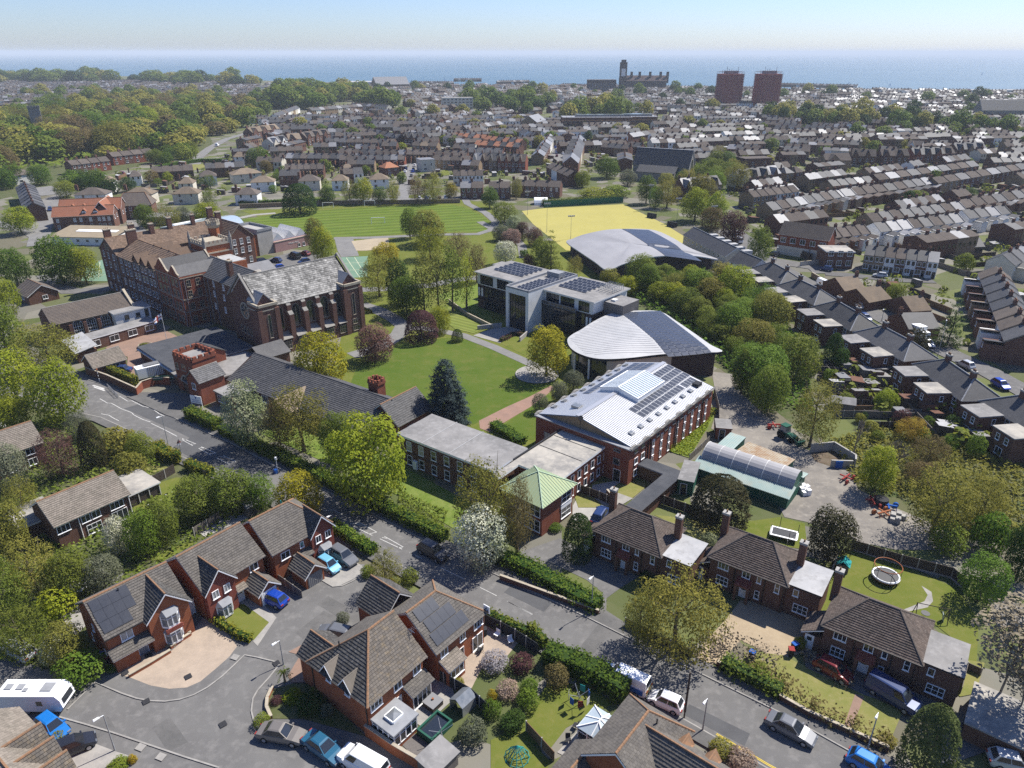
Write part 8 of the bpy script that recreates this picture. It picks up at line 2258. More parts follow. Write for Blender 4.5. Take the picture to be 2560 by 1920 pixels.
scatter([(1400,412),(1440,360),(1520,330),(1610,345),(1600,400),(1640,470),(1560,462),(1480,425)],20,(8,15),['broad','loose'],['mid','olive','green'],'the grove between church and yellow pitch','trees between church and pitch',14)
mass([(600,280),(2200,260),(2200,420),(1700,420),(1300,360),(1000,400),(600,400)],90,(4,9),['mid','green','olive','dark','lime'],15,mind=2.5)
scatter([(1560,640),(1760,760),(1830,880),(2150,950),(2200,1000),(1900,960),(1700,770)],30,(1.6,3.6),['bush'],['mid','green','olive','hedge','dark'],'the back gardens of the hipped terraces','garden bushes behind the street',16,mind=1.2,name='shrub',cat='shrub')
scatter([(480,1620),(700,1500),(720,1440)],3,(1,2),['bush'],['mid'],'the kerbside bed','kerbside bushes',17,name='shrub',cat='shrub')
scatter([(430,380),(620,360),(640,400),(560,440),(430,430),(280,400)],16,(4,8),['broad','bush','loose'],['mid','green','lime','brown'],'the gardens of the white hipped houses','trees among the white houses',18)
scatter([(1120,540),(1240,560),(1230,600),(1150,590)],8,(2,4),['bush'],['mid','lime','silver','green'],'the rock garden below the sports hall','rock garden shrubs',19,name='shrub',cat='shrub')
mass([(-60,300),(60,240),(200,226),(420,213),(590,234),(575,252),(525,286),(480,300),(430,332),(360,335),(230,352),(60,360),(-60,400)],210,(14,26),['olive','mid','green','brown','olive','mid'],31,(.5,.75),mind=.4)
mass([(600,262),(1330,262),(2230,290),(2230,330),(1300,330),(600,300)],60,(7,14),['mid','green','olive'],32)
mass([(-60,200),(560,200),(560,222),(-60,240)],50,(10,20),['mid','olive','green'],33)
mass([(560,190),(1330,195),(2230,210),(2230,270),(1330,262),(900,255)],95,(10,20),['mid','olive','green','dark'],34,(.7,1.0))
FC=[]
for me in CR['far']:
 co=np.empty(len(me.vertices)*3,np.float32);me.vertices.foreach_get('co',co);co=co.reshape(-1,4,3);FC.append(co[::2] if len(co)>900 else co)
for lf,L in MASS.items():
 V=[]
 for x,y,w,h,k in L:
  a=(x*7.1)%6.28;c,s=cos(a),sin(a);v=FC[k];q=np.empty_like(v);q[...,0]=(v[...,0]*c-v[...,1]*s)*w+x;q[...,1]=(v[...,0]*s+v[...,1]*c)*w+y
  q[...,2]=v[...,2]*h*1.1+h*.06
  # fewer, larger sprays keep the crown closed
  m=q.mean(1,keepdims=True);V.append(m+(q-m)*1.35)
 V=np.concatenate(V).reshape(-1,3);n=len(V)//4;me=bpy.data.meshes.new('distant_trees');me.vertices.add(n*4);me.vertices.foreach_set('co',V.reshape(-1))
 me.loops.add(n*4);me.loops.foreach_set('vertex_index',np.arange(n*4,dtype=np.int32));me.polygons.add(n)
 me.polygons.foreach_set('loop_start',np.arange(0,n*4,4,dtype=np.int32));me.polygons.foreach_set('loop_total',np.full(n,4,np.int32));me.update(calc_edges=True)
 me.attributes.new('tint','FLOAT','FACE').data.foreach_set('value',np.random.default_rng(3).uniform(0,1,n).astype(np.float32));me.materials.append(L_[lf])
 inst('distant_trees',me)['kind']='stuff'
 # hedges
H_='hedges along the main road'
hd=offset(FK,3.0)
hedge('hedge',[S('C1',1500,452),S('C1',1735,552)],2.2,2.0,'hedge','clipped hedge between the entrance sign and the pale whitebeam')
hedge('hedge',[S('C1',1760,575),S('C1',1945,665),S('C1',2212,795),S('C2',250,745),S('C2',500,880),S('C2',740,1000),S('C2',1000,1130),S('C2',1250,1250),S('C2',1420,1335),S('C2',1620,1430)],1.9,1.7,'hedge','long clipped roadside hedge below the huge bright tree')
hedge('hedge',[S('E7',-60,290),S('E7',200,400),S('E7',420,530),S('E7',560,600),S('E7',640,640)],2.2,1.6,'green','shaggy green hedge over a brick wall before the first hipped house',rough=.3)
hedge('hedge',[S('E7',300,960),S('E7',480,1030),S('E7',640,1100),S('E7',820,1210)],2.4,2.2,'green','thick dark hedge beside the white van',rough=.25)
hedge('hedge',[S('E6',1740,520),S('E6',1900,600),S('E6',2100,680),S('E7',200,790),S('E7',290,890)],1.0,1.6,'mid','straggling green hedge on the fence beside the main road',rough=.25)
hedge('hedge',[S('C2',720,1330),S('C2',830,1400),S('C2',950,1480),S('C2',1060,1540)],1.6,1.5,'hedge','clipped hedge beside the two cars at the red house')
hedge('hedge',[S('C1',1250,720),S('C1',1340,810),S('C1',1430,800)],1.8,2.0,'hedge_gold','yellow green corner hedge by the triangular road sign')
hedge('hedge',[S('C1',1490,860),S('C1',1680,930)],1.4,1.7,'hedge_gold','low yellow green hedge over the garden fence')
hedge('hedge',[S('E5',1540,478),S('E5',1690,590),S('E5',1850,668)],.8,.95,'hedge_gold','golden hedge along the front lawn of the middle house')
hedge('hedge',[S('F2',1560,1050),S('F2',1800,830),S('F2',2060,640)],1.1,1.0,'hedge_gold','bright hedge along the foot of the boarding house')
hedge('hedge',[S('B4',730,1490),S('B4',900,1545),S('C1',960,150),S('C1',1080,200)],1.2,1.9,'hedge_gold','hedge on top of the brick wall by the crossing')
hedge('hedge',[S('C3',110,690),S('C3',240,770),S('C3',330,830)],2.0,1.3,'green','dark hedge beside the red path end')
hedge('hedge',[S('F1',380,1130),S('F1',560,1040),S('F1',700,1060)],1.0,.8,'bronze','reddish clipped hedge by the entrance ramp')
hedge('hedge',[S('B5',970,1060),S('B5',1040,1050),S('B5',975,1020)],.6,.6,'hedge_gold','small box hedge outline beside the chapel')
hedge('hedge',[S('A1',950,800),S('A1',1080,770),S('A1',1240,750),S('A1',1400,750)],2.2,2.0,'green','dark hedge along the curve of the winding road')
hedge('hedge',[S('E8',20,1060),S('E8',250,1130),S('E8',430,1290),S('E8',700,1420),S('E8',940,1530)],1.6,1.3,'brown','thin brown twiggy hedge above the pavement by the grey car',rough=.35,dens=14)
hedge('hedge',[S('E8',370,930),S('E8',520,1030),S('E8',690,1140)],1.0,.9,'twig','rusty brown low hedge across the front garden',rough=.3,dens=14)
hedge('hedge',[S('E7',1300,960),S('E7',1420,850),S('E7',1640,960),S('E7',1800,1020)],2.6,1.5,'twig','pale leafless shrubs beside the gravel drive',rough=.5,dens=10)
hedge('hedge',[S('E7',1440,1010),S('E7',1640,1110),S('E7',1815,1200)],1.6,1.5,'mid','mixed green hedge over the wall by the gravel drive',rough=.35)
hedge('hedge',[S('B6',500,205),S('B6',800,190),S('B6',1100,165)],3.0,2.4,'mid','loose hedge behind the yellow pitch',rough=.5,dens=10,size=.5)
hedge('hedge',[S('B5',0,200),S('B5',400,185),S('B5',700,180)],2.0,1.8,'green','dark hedge along the top of the striped field',rough=.3,dens=10,size=.5)
# shrubs of the gardens at the bottom
SHR=[('E6',1800,880,3.4,2.0,'lilac','pale lilac flowering shrub on the paved terrace'),('E6',2010,900,3.0,2.0,'copper','dark purple shrub beside the lilac one'),('E6',1910,1100,2.7,1.9,'pale_pink','peach pink flowering shrub on the paved terrace'),('E6',1530,1030,1.4,1.0,'hedge_gold','small yellow green bush by the fence'),('E6',1640,1440,3.2,2.4,'silver','grey green round olive tree in the lower garden'),('E6',1780,1260,2.2,2.2,'green','dark green shrub behind the greenhouse'),('E6',2060,1190,2.6,2.4,'green','dark shrub at the corner of the lower lawn'),('E6',1960,1330,2.4,1.8,'dark','dark mounded shrub above the lower lawn'),('E6',1780,1140,1.2,1.6,'gold','yellow conifer by the terrace'),('E7',370,1130,3.0,3.0,'brown','reddish green small tree casting shade on the lawn'),('E7',60,1400,2.6,1.6,'dark','dark shrub beside the curved border'),('E7',190,1190,2.2,2.4,'green','green shrub against the fence by the lawn'),('E6',640,540,1.7,1.6,'silver','spiky grey shrub in the bed by the grey car'),('E6',520,1250,1.4,1.5,'silver','spiky silver plant at the brick corner'),('E6',250,1140,2.4,1.2,'lime','low green shrub in the curved bed'),('E6',130,1160,1.4,.9,'copper','bronze strap leafed plant in the curved bed'),('E6',400,1200,3.4,1.4,'dark','dark ground shrub below the half dormers'),('E6',860,1160,1.0,.6,'mid','pot bush by the conservatory'),('E5',830,880,1.3,1.0,'green','small round bush at the corner of the solar roofed house'),('E5',1270,680,1.6,.9,'blossom','white flowering plant below the bay window'),('E5',430,1400,1.8,1.3,'olive','olive bush beside the dark hatchback'),('E5',880,1590,2.2,.8,'hedge','low clipped hedge by the white lamp post'),('E5',985,1555,.9,1.1,'gold','golden clipped ball by the white lamp post'),('E8',360,880,1.6,1.6,'lime','lime green bush beside the wheelie bins'),('E8',100,1050,2.2,1.6,'mid','green bush in the front garden by the wall'),('E8',1270,1330,1.8,1.0,'lime','light green low bush by the dark conifer'),('E8',920,1500,2.0,1.2,'olive','olive bush at the foot of the dark conifer'),('E7',1430,1560,2.6,1.6,'olive','olive shrub by the double yellow lines'),('E7',1560,1640,3.0,1.8,'pale_pink','pinkish shrub at the bottom by the yellow lines'),('E7',1350,210,2.6,1.8,'whitebeam','pale leafed shrub between the hipped houses'),('E7',980,440,3.0,1.6,'dark','dark creeper at the first hipped house'),('C3',590,1500,2.4,1.0,'green','low green shrub by the pavilion wall'),('E6',1000,280,1.6,1.6,'gold','yellow shrub in front of the white hatchback'),('C4',1620,800,2.4,1.8,'pale_pink','pinkish shrub in the back gardens'),('E6',830,190,2.0,1.8,'hedge','rounded hedge bush at the close entrance'),('E6',1150,230,2.6,2.2,'mid','bright green bush behind the slender olive tree')]
for k,x,y,w,h,l,lb in SHR:
 p=S(k,x,y);tree(p[0],p[1],w,h,'bush',l,lb,cat='shrub',name='shrub')
 # palm on the corner bed
p=S('E6',195,1005)
t=thg('palm_tree','small palm tree on the corner bed beside the white lamp post','palm',p)
mb=MB()
for i in range(6):
 mb.tube((0,0,i*.27),(0,0,i*.27+.28),.15-.01*i,.12,8)
mb.put('trunk',M.bark,t)
rg=np.random.default_rng(4)
P_,N_=[],[]
for i in range(26):
 a,e_=rg.uniform(0,6.28),rg.uniform(-.5,1.2)
 for s in np.linspace(.15,1,10):
  c=np.array((cos(a)*cos(e_),sin(a)*cos(e_),sin(e_)-.5*s*s))*s*.95;P_.append(c+np.array((0,0,1.65)));N_.append((rg.normal(),rg.normal(),1.2))
inst('fronds',lmesh('fronds',np.array(P_),np.array(N_),.26,rg,aspect=.25,mat_=L_.mid),t)
lmass('grass',SS('F2',[(1560,1060),(2050,680),(2030,740),(1800,1120),(1650,1080)]),.05,.5,1500,'lime',.3,'long rough grass on the bank',3)
lmass('meadow_plants',SS('C2',[(1250,1020),(1450,1120),(1640,1200),(1600,1340),(1250,1120)]),.05,.5,900,'mid',.3,'rough grass and weeds behind the roadside hedge',4)
lmass('undergrowth',SS('D',[(1260,570),(1480,560),(1680,680),(1740,760),(1760,900),(1690,880),(1560,790),(1360,640)]),.1,2.2,9000,'green',.8,'undergrowth below the strip of wood',5)
lmass('undergrowth',SS('D',[(0,930),(120,900),(350,1000),(330,1060),(560,1080),(420,1200),(230,1290),(130,1360),(120,1460),(-40,1420)]),.1,1.4,9000,'mid',.45,'undergrowth of the left hand gardens',6)
lmass('undergrowth',SS('D',[(1790,950),(1900,930),(2212,1010),(2230,1180),(2060,1160),(1960,1080),(1850,1050)]),.1,1.3,7000,'olive',.5,'scrub at the right of the yard',7)
lmass('undergrowth',SS('D',[(-60,300),(60,245),(420,215),(520,250),(430,310),(230,352),(60,370),(-60,400)]),.1,7.0,9000,'mid',3.0,'lower growth of the left wood',8)
# ------------------------------------------------------------------ vehicles
CARM={}
KINDS={
'hatch':(3.9,.84,.92,1.48,1.0,.35,-1.35,-1.8),'saloon':(4.6,.88,.90,1.42,.95,.2,-1.0,-1.65),'estate':(4.6,.88,.92,1.48,1.0,.3,-1.75,-2.15),'suv':(4.5,.92,1.02,1.66,1.05,.45,-1.6,-2.05),'van':(5.0,.98,1.15,1.95,1.6,.9,-2.35,-2.45),'mini':(3.5,.80,.90,1.5,.95,.4,-1.25,-1.65)}
def cmesh(kind):
 if kind in CARM:
  return CARM[kind]
 L,hw,zb,zr,wb,wt_,rt,rb=KINDS[kind];h=L/2;nose=zb-(.28 if kind!='van' else .12)
 st=[(-h,.42,zb-.22,hw*.86),(-h+.12,.26,zb-.06,hw*.95),(-h*.72,.22,zb,hw),(0,.22,zb,hw),(wb-.1,.22,zb,hw),(h*.62,.22,zb-.07,hw*.98),(h-.18,.26,nose,hw*.92),(h,.36,nose-.16,hw*.78)]
 mb=MB();rings=[[(x,-w*.93,z0),(x,-w,z0+(z1-z0)*.45),(x,-w*.9,z1),(x,w*.9,z1),(x,w,z0+(z1-z0)*.45),(x,w*.93,z0)] for x,z0,z1,w in st]
 for a,b in zip(rings[:-1],rings[1:]):
  for i in range(6):
   j=(i+1)%6;mb.face([a[i],b[i],b[j],a[j]])
 mb.face(rings[0]);mb.face(rings[-1][::-1]);B=[(rb,-hw*.86,zb-.02),(wb,-hw*.86,zb-.02),(wb,hw*.86,zb-.02),(rb,hw*.86,zb-.02)]
 T=[(rt,-hw*.66,zr),(wt_,-hw*.66,zr),(wt_,hw*.66,zr),(rt,hw*.66,zr)];mb.hexa(B+T);xm,zt=(rt+wt_)/2,zr+.05
 mb.hexa(T+[(rt+.15,-hw*.5,zt),(wt_-.15,-hw*.5,zt),(wt_-.15,hw*.5,zt),(rt+.15,hw*.5,zt)],skip='b')
 for s in (-1,1):
  mb.box(wb-.25,s*hw*.9-.08,zb-.02,wb-.1,s*hw*1.02+.08,zb+.14)
 r=dict(body=mb.mesh('body',[M.white]))
 def pane(idx,a0,a1,b0,b1,push):
  mb=MB();Q=[np.array(p,float) for p in idx];lo=lambda s:Q[0]+(Q[1]-Q[0])*s;hi=lambda s:Q[3]+(Q[2]-Q[3])*s;f=lambda s,t:lo(s)+(hi(s)-lo(s))*t+np.array(push)
  mb.face([f(a0,b0),f(a1,b0),f(a1,b1),f(a0,b1)])
  return mb
 m=pane([B[1],B[2],T[2],T[1]],.06,.94,.08,.94,(.015,0,.012));r['windscreen']=m.mesh('windscreen',[M.glass])
 r['rear_window']=pane([B[3],B[0],T[0],T[3]],.08,.92,.15,.92,(-.015,0,.012)).mesh('rear_window',[M.glass])
 for s,q in ((-1,[B[0],B[1],T[1],T[0]]),(1,[B[3],B[2],T[2],T[3]])):
  m=MB();e1=.93 if kind!='van' else .95
  for a0,a1 in (((.07,.5),(.53,e1)) if kind!='van' else ((.72,.95),)):
   n=pane(q,a0,a1,.12,.9,(0,s*.015,.006));m.face(n.v)
  r['side%d'%s]=m.mesh('side_window',[M.glass])
 w=MB();w.tube((0,-.1,0),(0,.1,0),.32,.32,14);w.tube((0,-.11,0),(0,.11,0),.2,.2,10,1);r['wheel']=w.mesh('wheel',[M.tyre,M.steel])
 for n,x,z,mt in (('headlight',h-.06,nose-.12,'glass_pale'),('tail_light',-h+.0,zb-.2,'red')):
  w=MB();w.box(-.05,-.17,-.07,.05,.17,.07);r[n]=(w.mesh(n,[M[mt]]),x,z)
 CARM[kind]=r
 return r
PAINT={}
for n,c in dict(silver=(.42,.43,.44),grey=(.13,.135,.145),taupe=(.16,.145,.13),black=(.02,.022,.03),blue=(.01,.05,.33),sky=(.16,.42,.60),teal=(.02,.10,.17),white=(.8,.8,.8),red=(.16,.015,.02),navy=(.02,.04,.12),azure=(.01,.15,.46)).items():
 PAINT[n]=paint('paint_'+n,c)
def car(kind,k,a,b,col,label,group='cars parked and driving',far=False,z=.15,sc=1.06):
 p,q=S(k,*a,z+.5),S(k,*b,z+.5);r=cmesh(kind);L,hw=KINDS[kind][:2]
 t=thg('parked_van' if kind=='van' else 'parked_car',label,'van' if kind=='van' else 'car',((p[0]+q[0])/2,(p[1]+q[1])/2,z),atan2(q[1]-p[1],q[0]-p[0]),group)
 t.scale=(sc,sc,sc);inst('body',r['body'],t,mats=[PAINT[col]]);inst('windscreen',r['windscreen'],t);inst('rear_window',r['rear_window'],t)
 for s in (-1,1):
  inst('side_window',r['side%d'%s],t)
  for x in (-L*.3,L*.31):
   inst('wheel',r['wheel'],t,(x,s*(hw-.08),.32))
  if not far:
   for n in ('headlight','tail_light'):
    inst(n,r[n][0],t,(r[n][1],s*hw*.62,r[n][2]))
 return t
for a in (('saloon','E6',(10,1370),(325,1425),'taupe','brownish grey saloon beside the curved bed at the bottom'),('saloon','E6',(370,1420),(610,1590),'teal','dark blue green saloon in the shade at the bottom'),('van','E6',(900,1690),(690,1570),'white','white van cut by the bottom edge'),('suv','E6',(690,660),(480,610),'grey','grey car with a glass roof tucked behind the big hipped house'),('mini','E6',(1080,390),(975,370),'white','white hatchback beside the solar panelled house'),('mini','E6',(455,60),(600,145),'sky','light blue small car on the drive of the red house'),('suv','E6',(560,-10),(715,85),'grey','dark grey car beside the light blue one'),('hatch','E6',(195,400),(10,320),'blue','bright blue small car with a black roof on the drive'),('hatch','E5',(330,1250),(440,1330),'azure','vivid blue car by the caravan'),('hatch','E5',(430,1480),(640,1390),'black','black hatchback on the corner drive'),('estate','E5',(225,770),(50,680),'silver','silver estate car under the left hand bushes'),('suv','C2',(1440,1470),(1610,1565),'black','black car driving on the main road'),('mini','E7',(1165,1270),(985,1190),'white','white small car behind the white van on the main road'),('saloon','E8',(180,1340),(435,1475),'grey','grey saloon parked under the twiggy hedge'),('hatch','E8',(735,1600),(900,1690),'azure','bright blue car cut by the bottom edge'),('hatch','E8',(1630,1600),(1850,1650),'silver','silver car in the bottom right corner'),('van','E8',(850,1120),(1080,1260),'navy','dark blue camper van before the last hipped house'),('hatch','E8',(500,980),(660,1070),'red','dark red car in the shade of the last hipped house'),('suv','C3',(920,1440),(985,1340),'navy','blue car beside the copper roofed pavilion'),('saloon','B4',(1020,1500),(880,1500),'navy','dark blue car at the gate lodge'),):car(*a)
for a in (('hatch','B7',(950,1010),(880,975),'silver','first silver car coming up the long street'),('hatch','B7',(930,1070),(990,1110),'navy','dark blue car parked behind a hipped terrace'),('hatch','B7',(1400,1265),(1495,1320),'silver','silver car behind the white box truck'),('hatch','B7',(1790,1480),(1705,1440),'silver','silver car lower down the long street'),('hatch','C4',(1975,325),(2080,385),'blue','blue car at the lower end of the long street'),('van','B7',(1420,1140),(1290,1100),'white','white van beside the stone cottage'),('van','B7',(600,815),(665,845),'white','white van at the top of the long street'),('hatch','B7',(1120,760),(1030,750),'silver','silver car before the street front'),('hatch','B7',(690,710),(600,695),'navy','dark blue car at the street corner'),('hatch','B7',(260,590),(205,580),'black','dark car under the white based corner house'),('van','B5',(475,620),(390,590),'black','black van in the school car park'),('hatch','B5',(550,590),(480,575),'red','dark red car in the school car park'),('hatch','B5',(320,640),(250,630),'navy','dark blue car in the school car park'),('suv','B5',(150,650),(210,640),'black','black car by the arts building'),('hatch','B5',(330,690),(270,700),'blue','blue car behind the chapel ridge'),('hatch','B5',(530,640),(480,650),'navy','navy car at the end of the car park'),('hatch','B4',(400,215),(390,250),'navy','car in the lane beside the red roofed block'),('van','A1',(500,885),(480,870),'silver','grey van at the lane junction'),('hatch','A1',(560,865),(525,860),'white','white car at the lane junction'),('hatch','A1',(760,820),(725,820),'red','red car by the white hipped house'),('van','A1',(1320,655),(1350,640),'white','white van on the winding road'),('hatch','B6',(2040,430),(2020,415),'white','white car beyond the grey roofed row'),('van','B6',(2070,500),(2010,460),'white','white van beyond the grey roofed row'),):car(*a,far=True)
cols=['white','silver','navy','black','grey','red','silver','white','blue']
for k,a,b,n,lb in (('A2',(1410,760),(1375,575),14,'left kerb of the street of parked cars'),('A2',(1455,770),(1425,590),12,'right kerb of the street of parked cars'),('A2',(410,900),(440,820),3,'left kerb of the side road'),('A2',(465,890),(490,810),4,'right kerb of the side road'),('B5',(1420,155),(1690,150),7,'parking strip behind the field'),('A2',(780,440),(930,325),12,'straight street to the skyline'),('A2',(1870,660),(1935,710),5,'street by the grey church')):
 A_,B_=S(k,*a),S(k,*b);an=atan2(B_[1]-A_[1],B_[0]-A_[0])+(1.57 if n==7 else 0)
 for i in range(n):
  s=(i+.3*(i%2))/n
  t=thg('parked_car',f'{cols[(i * 4 + n) % 9]} car, {ORD[i]} from near end, {lb}','car',(A_[0]+(B_[0]-A_[0])*s,A_[1]+(B_[1]-A_[1])*s,.15),an,'cars along the '+lb)
  r=cmesh('hatch');inst('body',r['body'],t,mats=[PAINT[cols[(i*4+n)%9]]]);inst('windscreen',r['windscreen'],t);inst('rear_window',r['rear_window'],t)
  # white police-marked van with a blue side and yellow rear
t=car('van','E7',(935,1150),(700,1040),'white','white van with blue sides and yellow and orange rear chevrons')
mb=MB()
for s in (-1,1):
 mb.box(-2.2,s*.985-.01,.5,1.2,s*.985+.01,1.1)
mb.put('blue_stripe',M.blue,t)
mb=MB()
for i in range(6):
 mb.face([(-2.515,-.8+i*.27,.5),(-2.515,-.66+i*.27,.5),(-2.515,-.6+i*.27+.1,1.2),(-2.515,-.74+i*.27+.1,1.2)])
mb.put('chevrons',M.yellow,t)
# white touring caravan
p,q=S('E5',20,1130,1.2),S('E5',470,1130,1.2)
t=thg('caravan','white touring caravan with roof hatches at the left edge','caravan',((p[0]+q[0])/2-.4,(p[1]+q[1])/2+.8,.15),atan2(q[1]-p[1],q[0]-p[0]))
mb=MB()
pr=[(-3.6,.5),(3.3,.5),(3.65,1.0),(3.5,2.0),(3.1,2.6),(-3.0,2.6),(-3.55,2.0),(-3.75,1.1)]
for i in range(8):
 a,b=pr[i],pr[(i+1)%8];mb.face([(a[0],-1.12,a[1]),(b[0],-1.12,b[1]),(b[0],1.12,b[1]),(a[0],1.12,a[1])])
for y in (-1.12,1.12):
 mb.face([(a[0],y,a[1]) for a in pr])
mb.put('body',M.white,t)
for x,y,w in ((-2.2,.1,.35),(-1.0,.1,.35),(-.3,-.3,.22),(1.8,.1,.55)):
 mb=MB();mb.box(x-w,y-w,2.6,x+w,y+w,2.7);mb.put('roof_hatch',M.lead,t)
for q_ in ([(3.68,-.8,1.35),(3.68,.8,1.35),(3.53,.8,2.0),(3.53,-.8,2.0)],[(1.0,-1.14,1.3),(1.6,-1.14,1.3),(1.6,-1.14,1.9),(1.0,-1.14,1.9)],[(-3.5,-.9,2.12),(-3.5,.9,2.12),(-3.1,.9,2.58),(-3.1,-.9,2.58)]):
 mb=MB();mb.slab([(a[0]+.02,a[1],a[2]) for a in q_],.03);mb.put('window',M.glass,t)
for s in (-1,1):
 inst('wheel',CARM['van']['wheel'],t,(-.2,s*.95,.32))
 # box truck across the street, striped trailer at the gate
t=thg('box_truck','white box truck parked on the long street','truck',S('B7',1340,1240,0),R(-72))
mb=MB()
mb.box(-2.6,-1.1,.8,2.2,1.1,3.3)
mb.put('box',M.white,t)
mb=MB()
mb.hexa([(2.3,-1,.4),(3.9,-1,.4),(3.9,1,.4),(2.3,1,.4),(2.3,-1,2.3),(3.5,-.95,2.3),(3.5,.95,2.3),(2.3,1,2.3)])
mb.put('cab',M.white,t)
for s in (-1,1):
 for x in (-1.6,3.0):
  inst('wheel',CARM['van']['wheel'],t,(x,s*.95,.36))
p,q=S('C1',1100,170,0),S('C1',1260,130,0)
t=thg('gate_trailer','white trailer with dark stripes and gear on its roof at the school gate','trailer',p,atan2(q[1]-p[1],q[0]-p[0]))
mb=MB()
mb.box(0,0,.4,6.2,2.3,2.6)
mb.put('body',M.white,t)
mb=MB()
for i in range(11):
 mb.box(2.0+i*.36,-.02,.5,2.18+i*.36,0,2.5)
mb.put('stripes',M.lead,t)['kind']='stuff'
mb=MB()
for i in range(3):
 mb.tube((1.6,.6+i*.5,2.8),(4.6,.6+i*.5,2.8),.18,.18,6)
mb.put('roof_gear',M.grey,t)
# green tractor with red implements
t=thg('tractor','green tractor with loader at the side of the yard track','tractor',S('C4',335,780,0),R(-60))
mb=MB()
mb.box(-1.2,-.45,.6,1.9,.45,1.3)
mb.box(-1.3,-.7,1.2,.1,.7,1.4)
mb.put('body',M.container_green,t)
mb=MB()
mb.hexa([(-1.2,-.65,1.4),(.2,-.65,1.4),(.2,.65,1.4),(-1.2,.65,1.4),(-1.1,-.6,2.4),(0,-.6,2.4),(0,.6,2.4),(-1.1,.6,2.4)])
mb.put('cab_glass',M.glass_pale,t)
mb=MB()
mb.box(-1.25,-.7,2.4,.1,.7,2.55)
mb.put('cab_roof',M.container_green,t)
mb=MB()
mb.box(2.6,-.9,.3,3.2,.9,.9)
mb.bar((.6,-.6,1.3),(2.7,-.6,.7),.12,.12)
mb.bar((.6,.6,1.3),(2.7,.6,.7),.12,.12)
mb.put('loader',M.container_green,t)
for x,r_ in ((-.8,.75),(1.4,.5)):
 for s in (-1,1):
  mb=MB();mb.tube((x,s*.5,r_),(x,s*.85,r_),r_,r_,14);mb.put('wheel',M.tyre,t)
for i,(x,y,c,nm,lb) in enumerate(((235,690,'red','mower','red mower attachment behind the green tractor'),(800,1105,'red','roller','rust red implement beside the bright green tree'),(1010,1290,'red','cultivator','red cultivator at the yard edge'),(1080,1300,'dark','water_tank','black round tank at the yard edge'),(1135,1330,'blue','plough','blue implement beside the black tank'),(1100,1385,'orange','harrow','orange red implement below the black tank'),(1200,1420,'concrete','block_pile','grey blocks stacked at the yard edge'),(470,1200,'white','bagged_bale','white wrapped bags in front of the tunnel shed'))):
 p=S('C4',x,y);t=thg(nm,lb,'machine' if c not in ('concrete','white') else 'pile',p,i*.7);mb=MB()
 if nm=='water_tank':
  mb.ring(0,0,.1,1.1,1.0,16,r1=.95)
 elif c in ('concrete','white'):
  for j in range(7):
   mb.box((j%3)*.75-1,(j//3)*.7-.8,0,(j%3)*.75-.3,(j//3)*.7-.15,.7+.3*(j%2))
 else:
  mb.box(-1.2,-.12,.5,1.2,.12,.7);mb.box(-.1,-1,.5,.1,1,.66)
  for j in range(6):
   mb.tube((-1.1+j*.44,.1,.6),(-1.1+j*.44,.5,0),.05,.05,5)
  for s in (-1,1):
   mb.tube((s*1.1,-.9,.4),(s*1.1,-.6,.4),.4,.4,12)
 mb.put('frame',M[c],t)
 # ------------------------------------------------------------------ street furniture
def post(name,k,foot,top,label,cat,kind='lamp',m='post_grey',aim=-130):
 p=S(k,*foot);x0,y0,sc=CROPS[k];b=-((y0+top[1]/sc)-960)/FOC;h=CAM_H+p[1]*(-_sp+b*_cp)/(_cp+b*_sp);t=thg(name,label,cat,p,R(aim));mb=MB()
 mb.tube((0,0,0),(0,0,1.0),.09,.08,8);mb.tube((0,0,1.0),(0,0,h),.065 if kind!='wood' else .13,.045 if kind!='wood' else .1,8);mb.put('pole',M[m],t)
 if kind=='lamp':
  mb=MB();mb.tube((0,0,h),(.5,0,h+.08),.035,.03,6)
  mb.hexa([(.35,-.09,h+.02),(.95,-.12,h+.04),(.95,.12,h+.04),(.35,.09,h+.02),(.4,-.06,h+.14),(.9,-.08,h+.16),(.9,.08,h+.16),(.4,.06,h+.14)])
  mb.put('lantern',M.white,t)
 elif kind=='flood':
  mb=MB();mb.box(-1.2,-.1,h-.1,1.2,.1,h+.1)
  for x in (-1.0,-.35,.35,1.0):
   mb.box(x-.22,-.35,h+.1,x+.22,.05,h+.45)
  mb.put('floodlights',M.steel,t)
 return t,h
for i,a in enumerate((('E5',(850,1470),(790,1205),'white street lamp in front of the corner drive'),('E5',(2092,835),(2050,655),'white street lamp beside the palm tree'),('E7',(592,648),(597,415),'street lamp at the drive of the first hipped house'),('E7',(1312,1420),(1350,1210),'street lamp beside the orange ridged house'),('E8',(797,1550),(850,1300),'street lamp behind the brown twiggy hedge'),('C1',(1335,695),(1280,445),'tall grey lamp post by the corner hedge'),('C1',(1940,680),(1880,468),'white street lamp beside the pale whitebeam'),('C2',(740,1340),(733,1225),'short lamp post beside the red house'),('B7',(1520,1420),(1575,1105),'tall white lamp on the long street'),('B7',(1085,1120),(1100,1020),'lamp post in the middle of the long street'),('B7',(255,640),(265,530),'lamp post at the top of the long street'))):
 post('street_lamp',a[0],a[1],a[2],a[3],'street lamp')
for a in (('B6',(527,415),(527,190),'tall floodlight mast at the left of the yellow pitch'),('B6',(716,465),(723,288),'floodlight mast in front of the sports hall'),('B6',(1338,235),(1346,45),'floodlight mast at the far right of the pitch'),('B6',(1553,335),(1562,150),'thin mast at the right side of the pitch'),('B6',(1830,405),(1845,212),'floodlight mast at the mews row'),('B6',(375,275),(375,95),'thin mast at the left corner of the pitch')):
 post('floodlight',a[0],a[1],a[2],a[3],'floodlight','flood',aim=10)
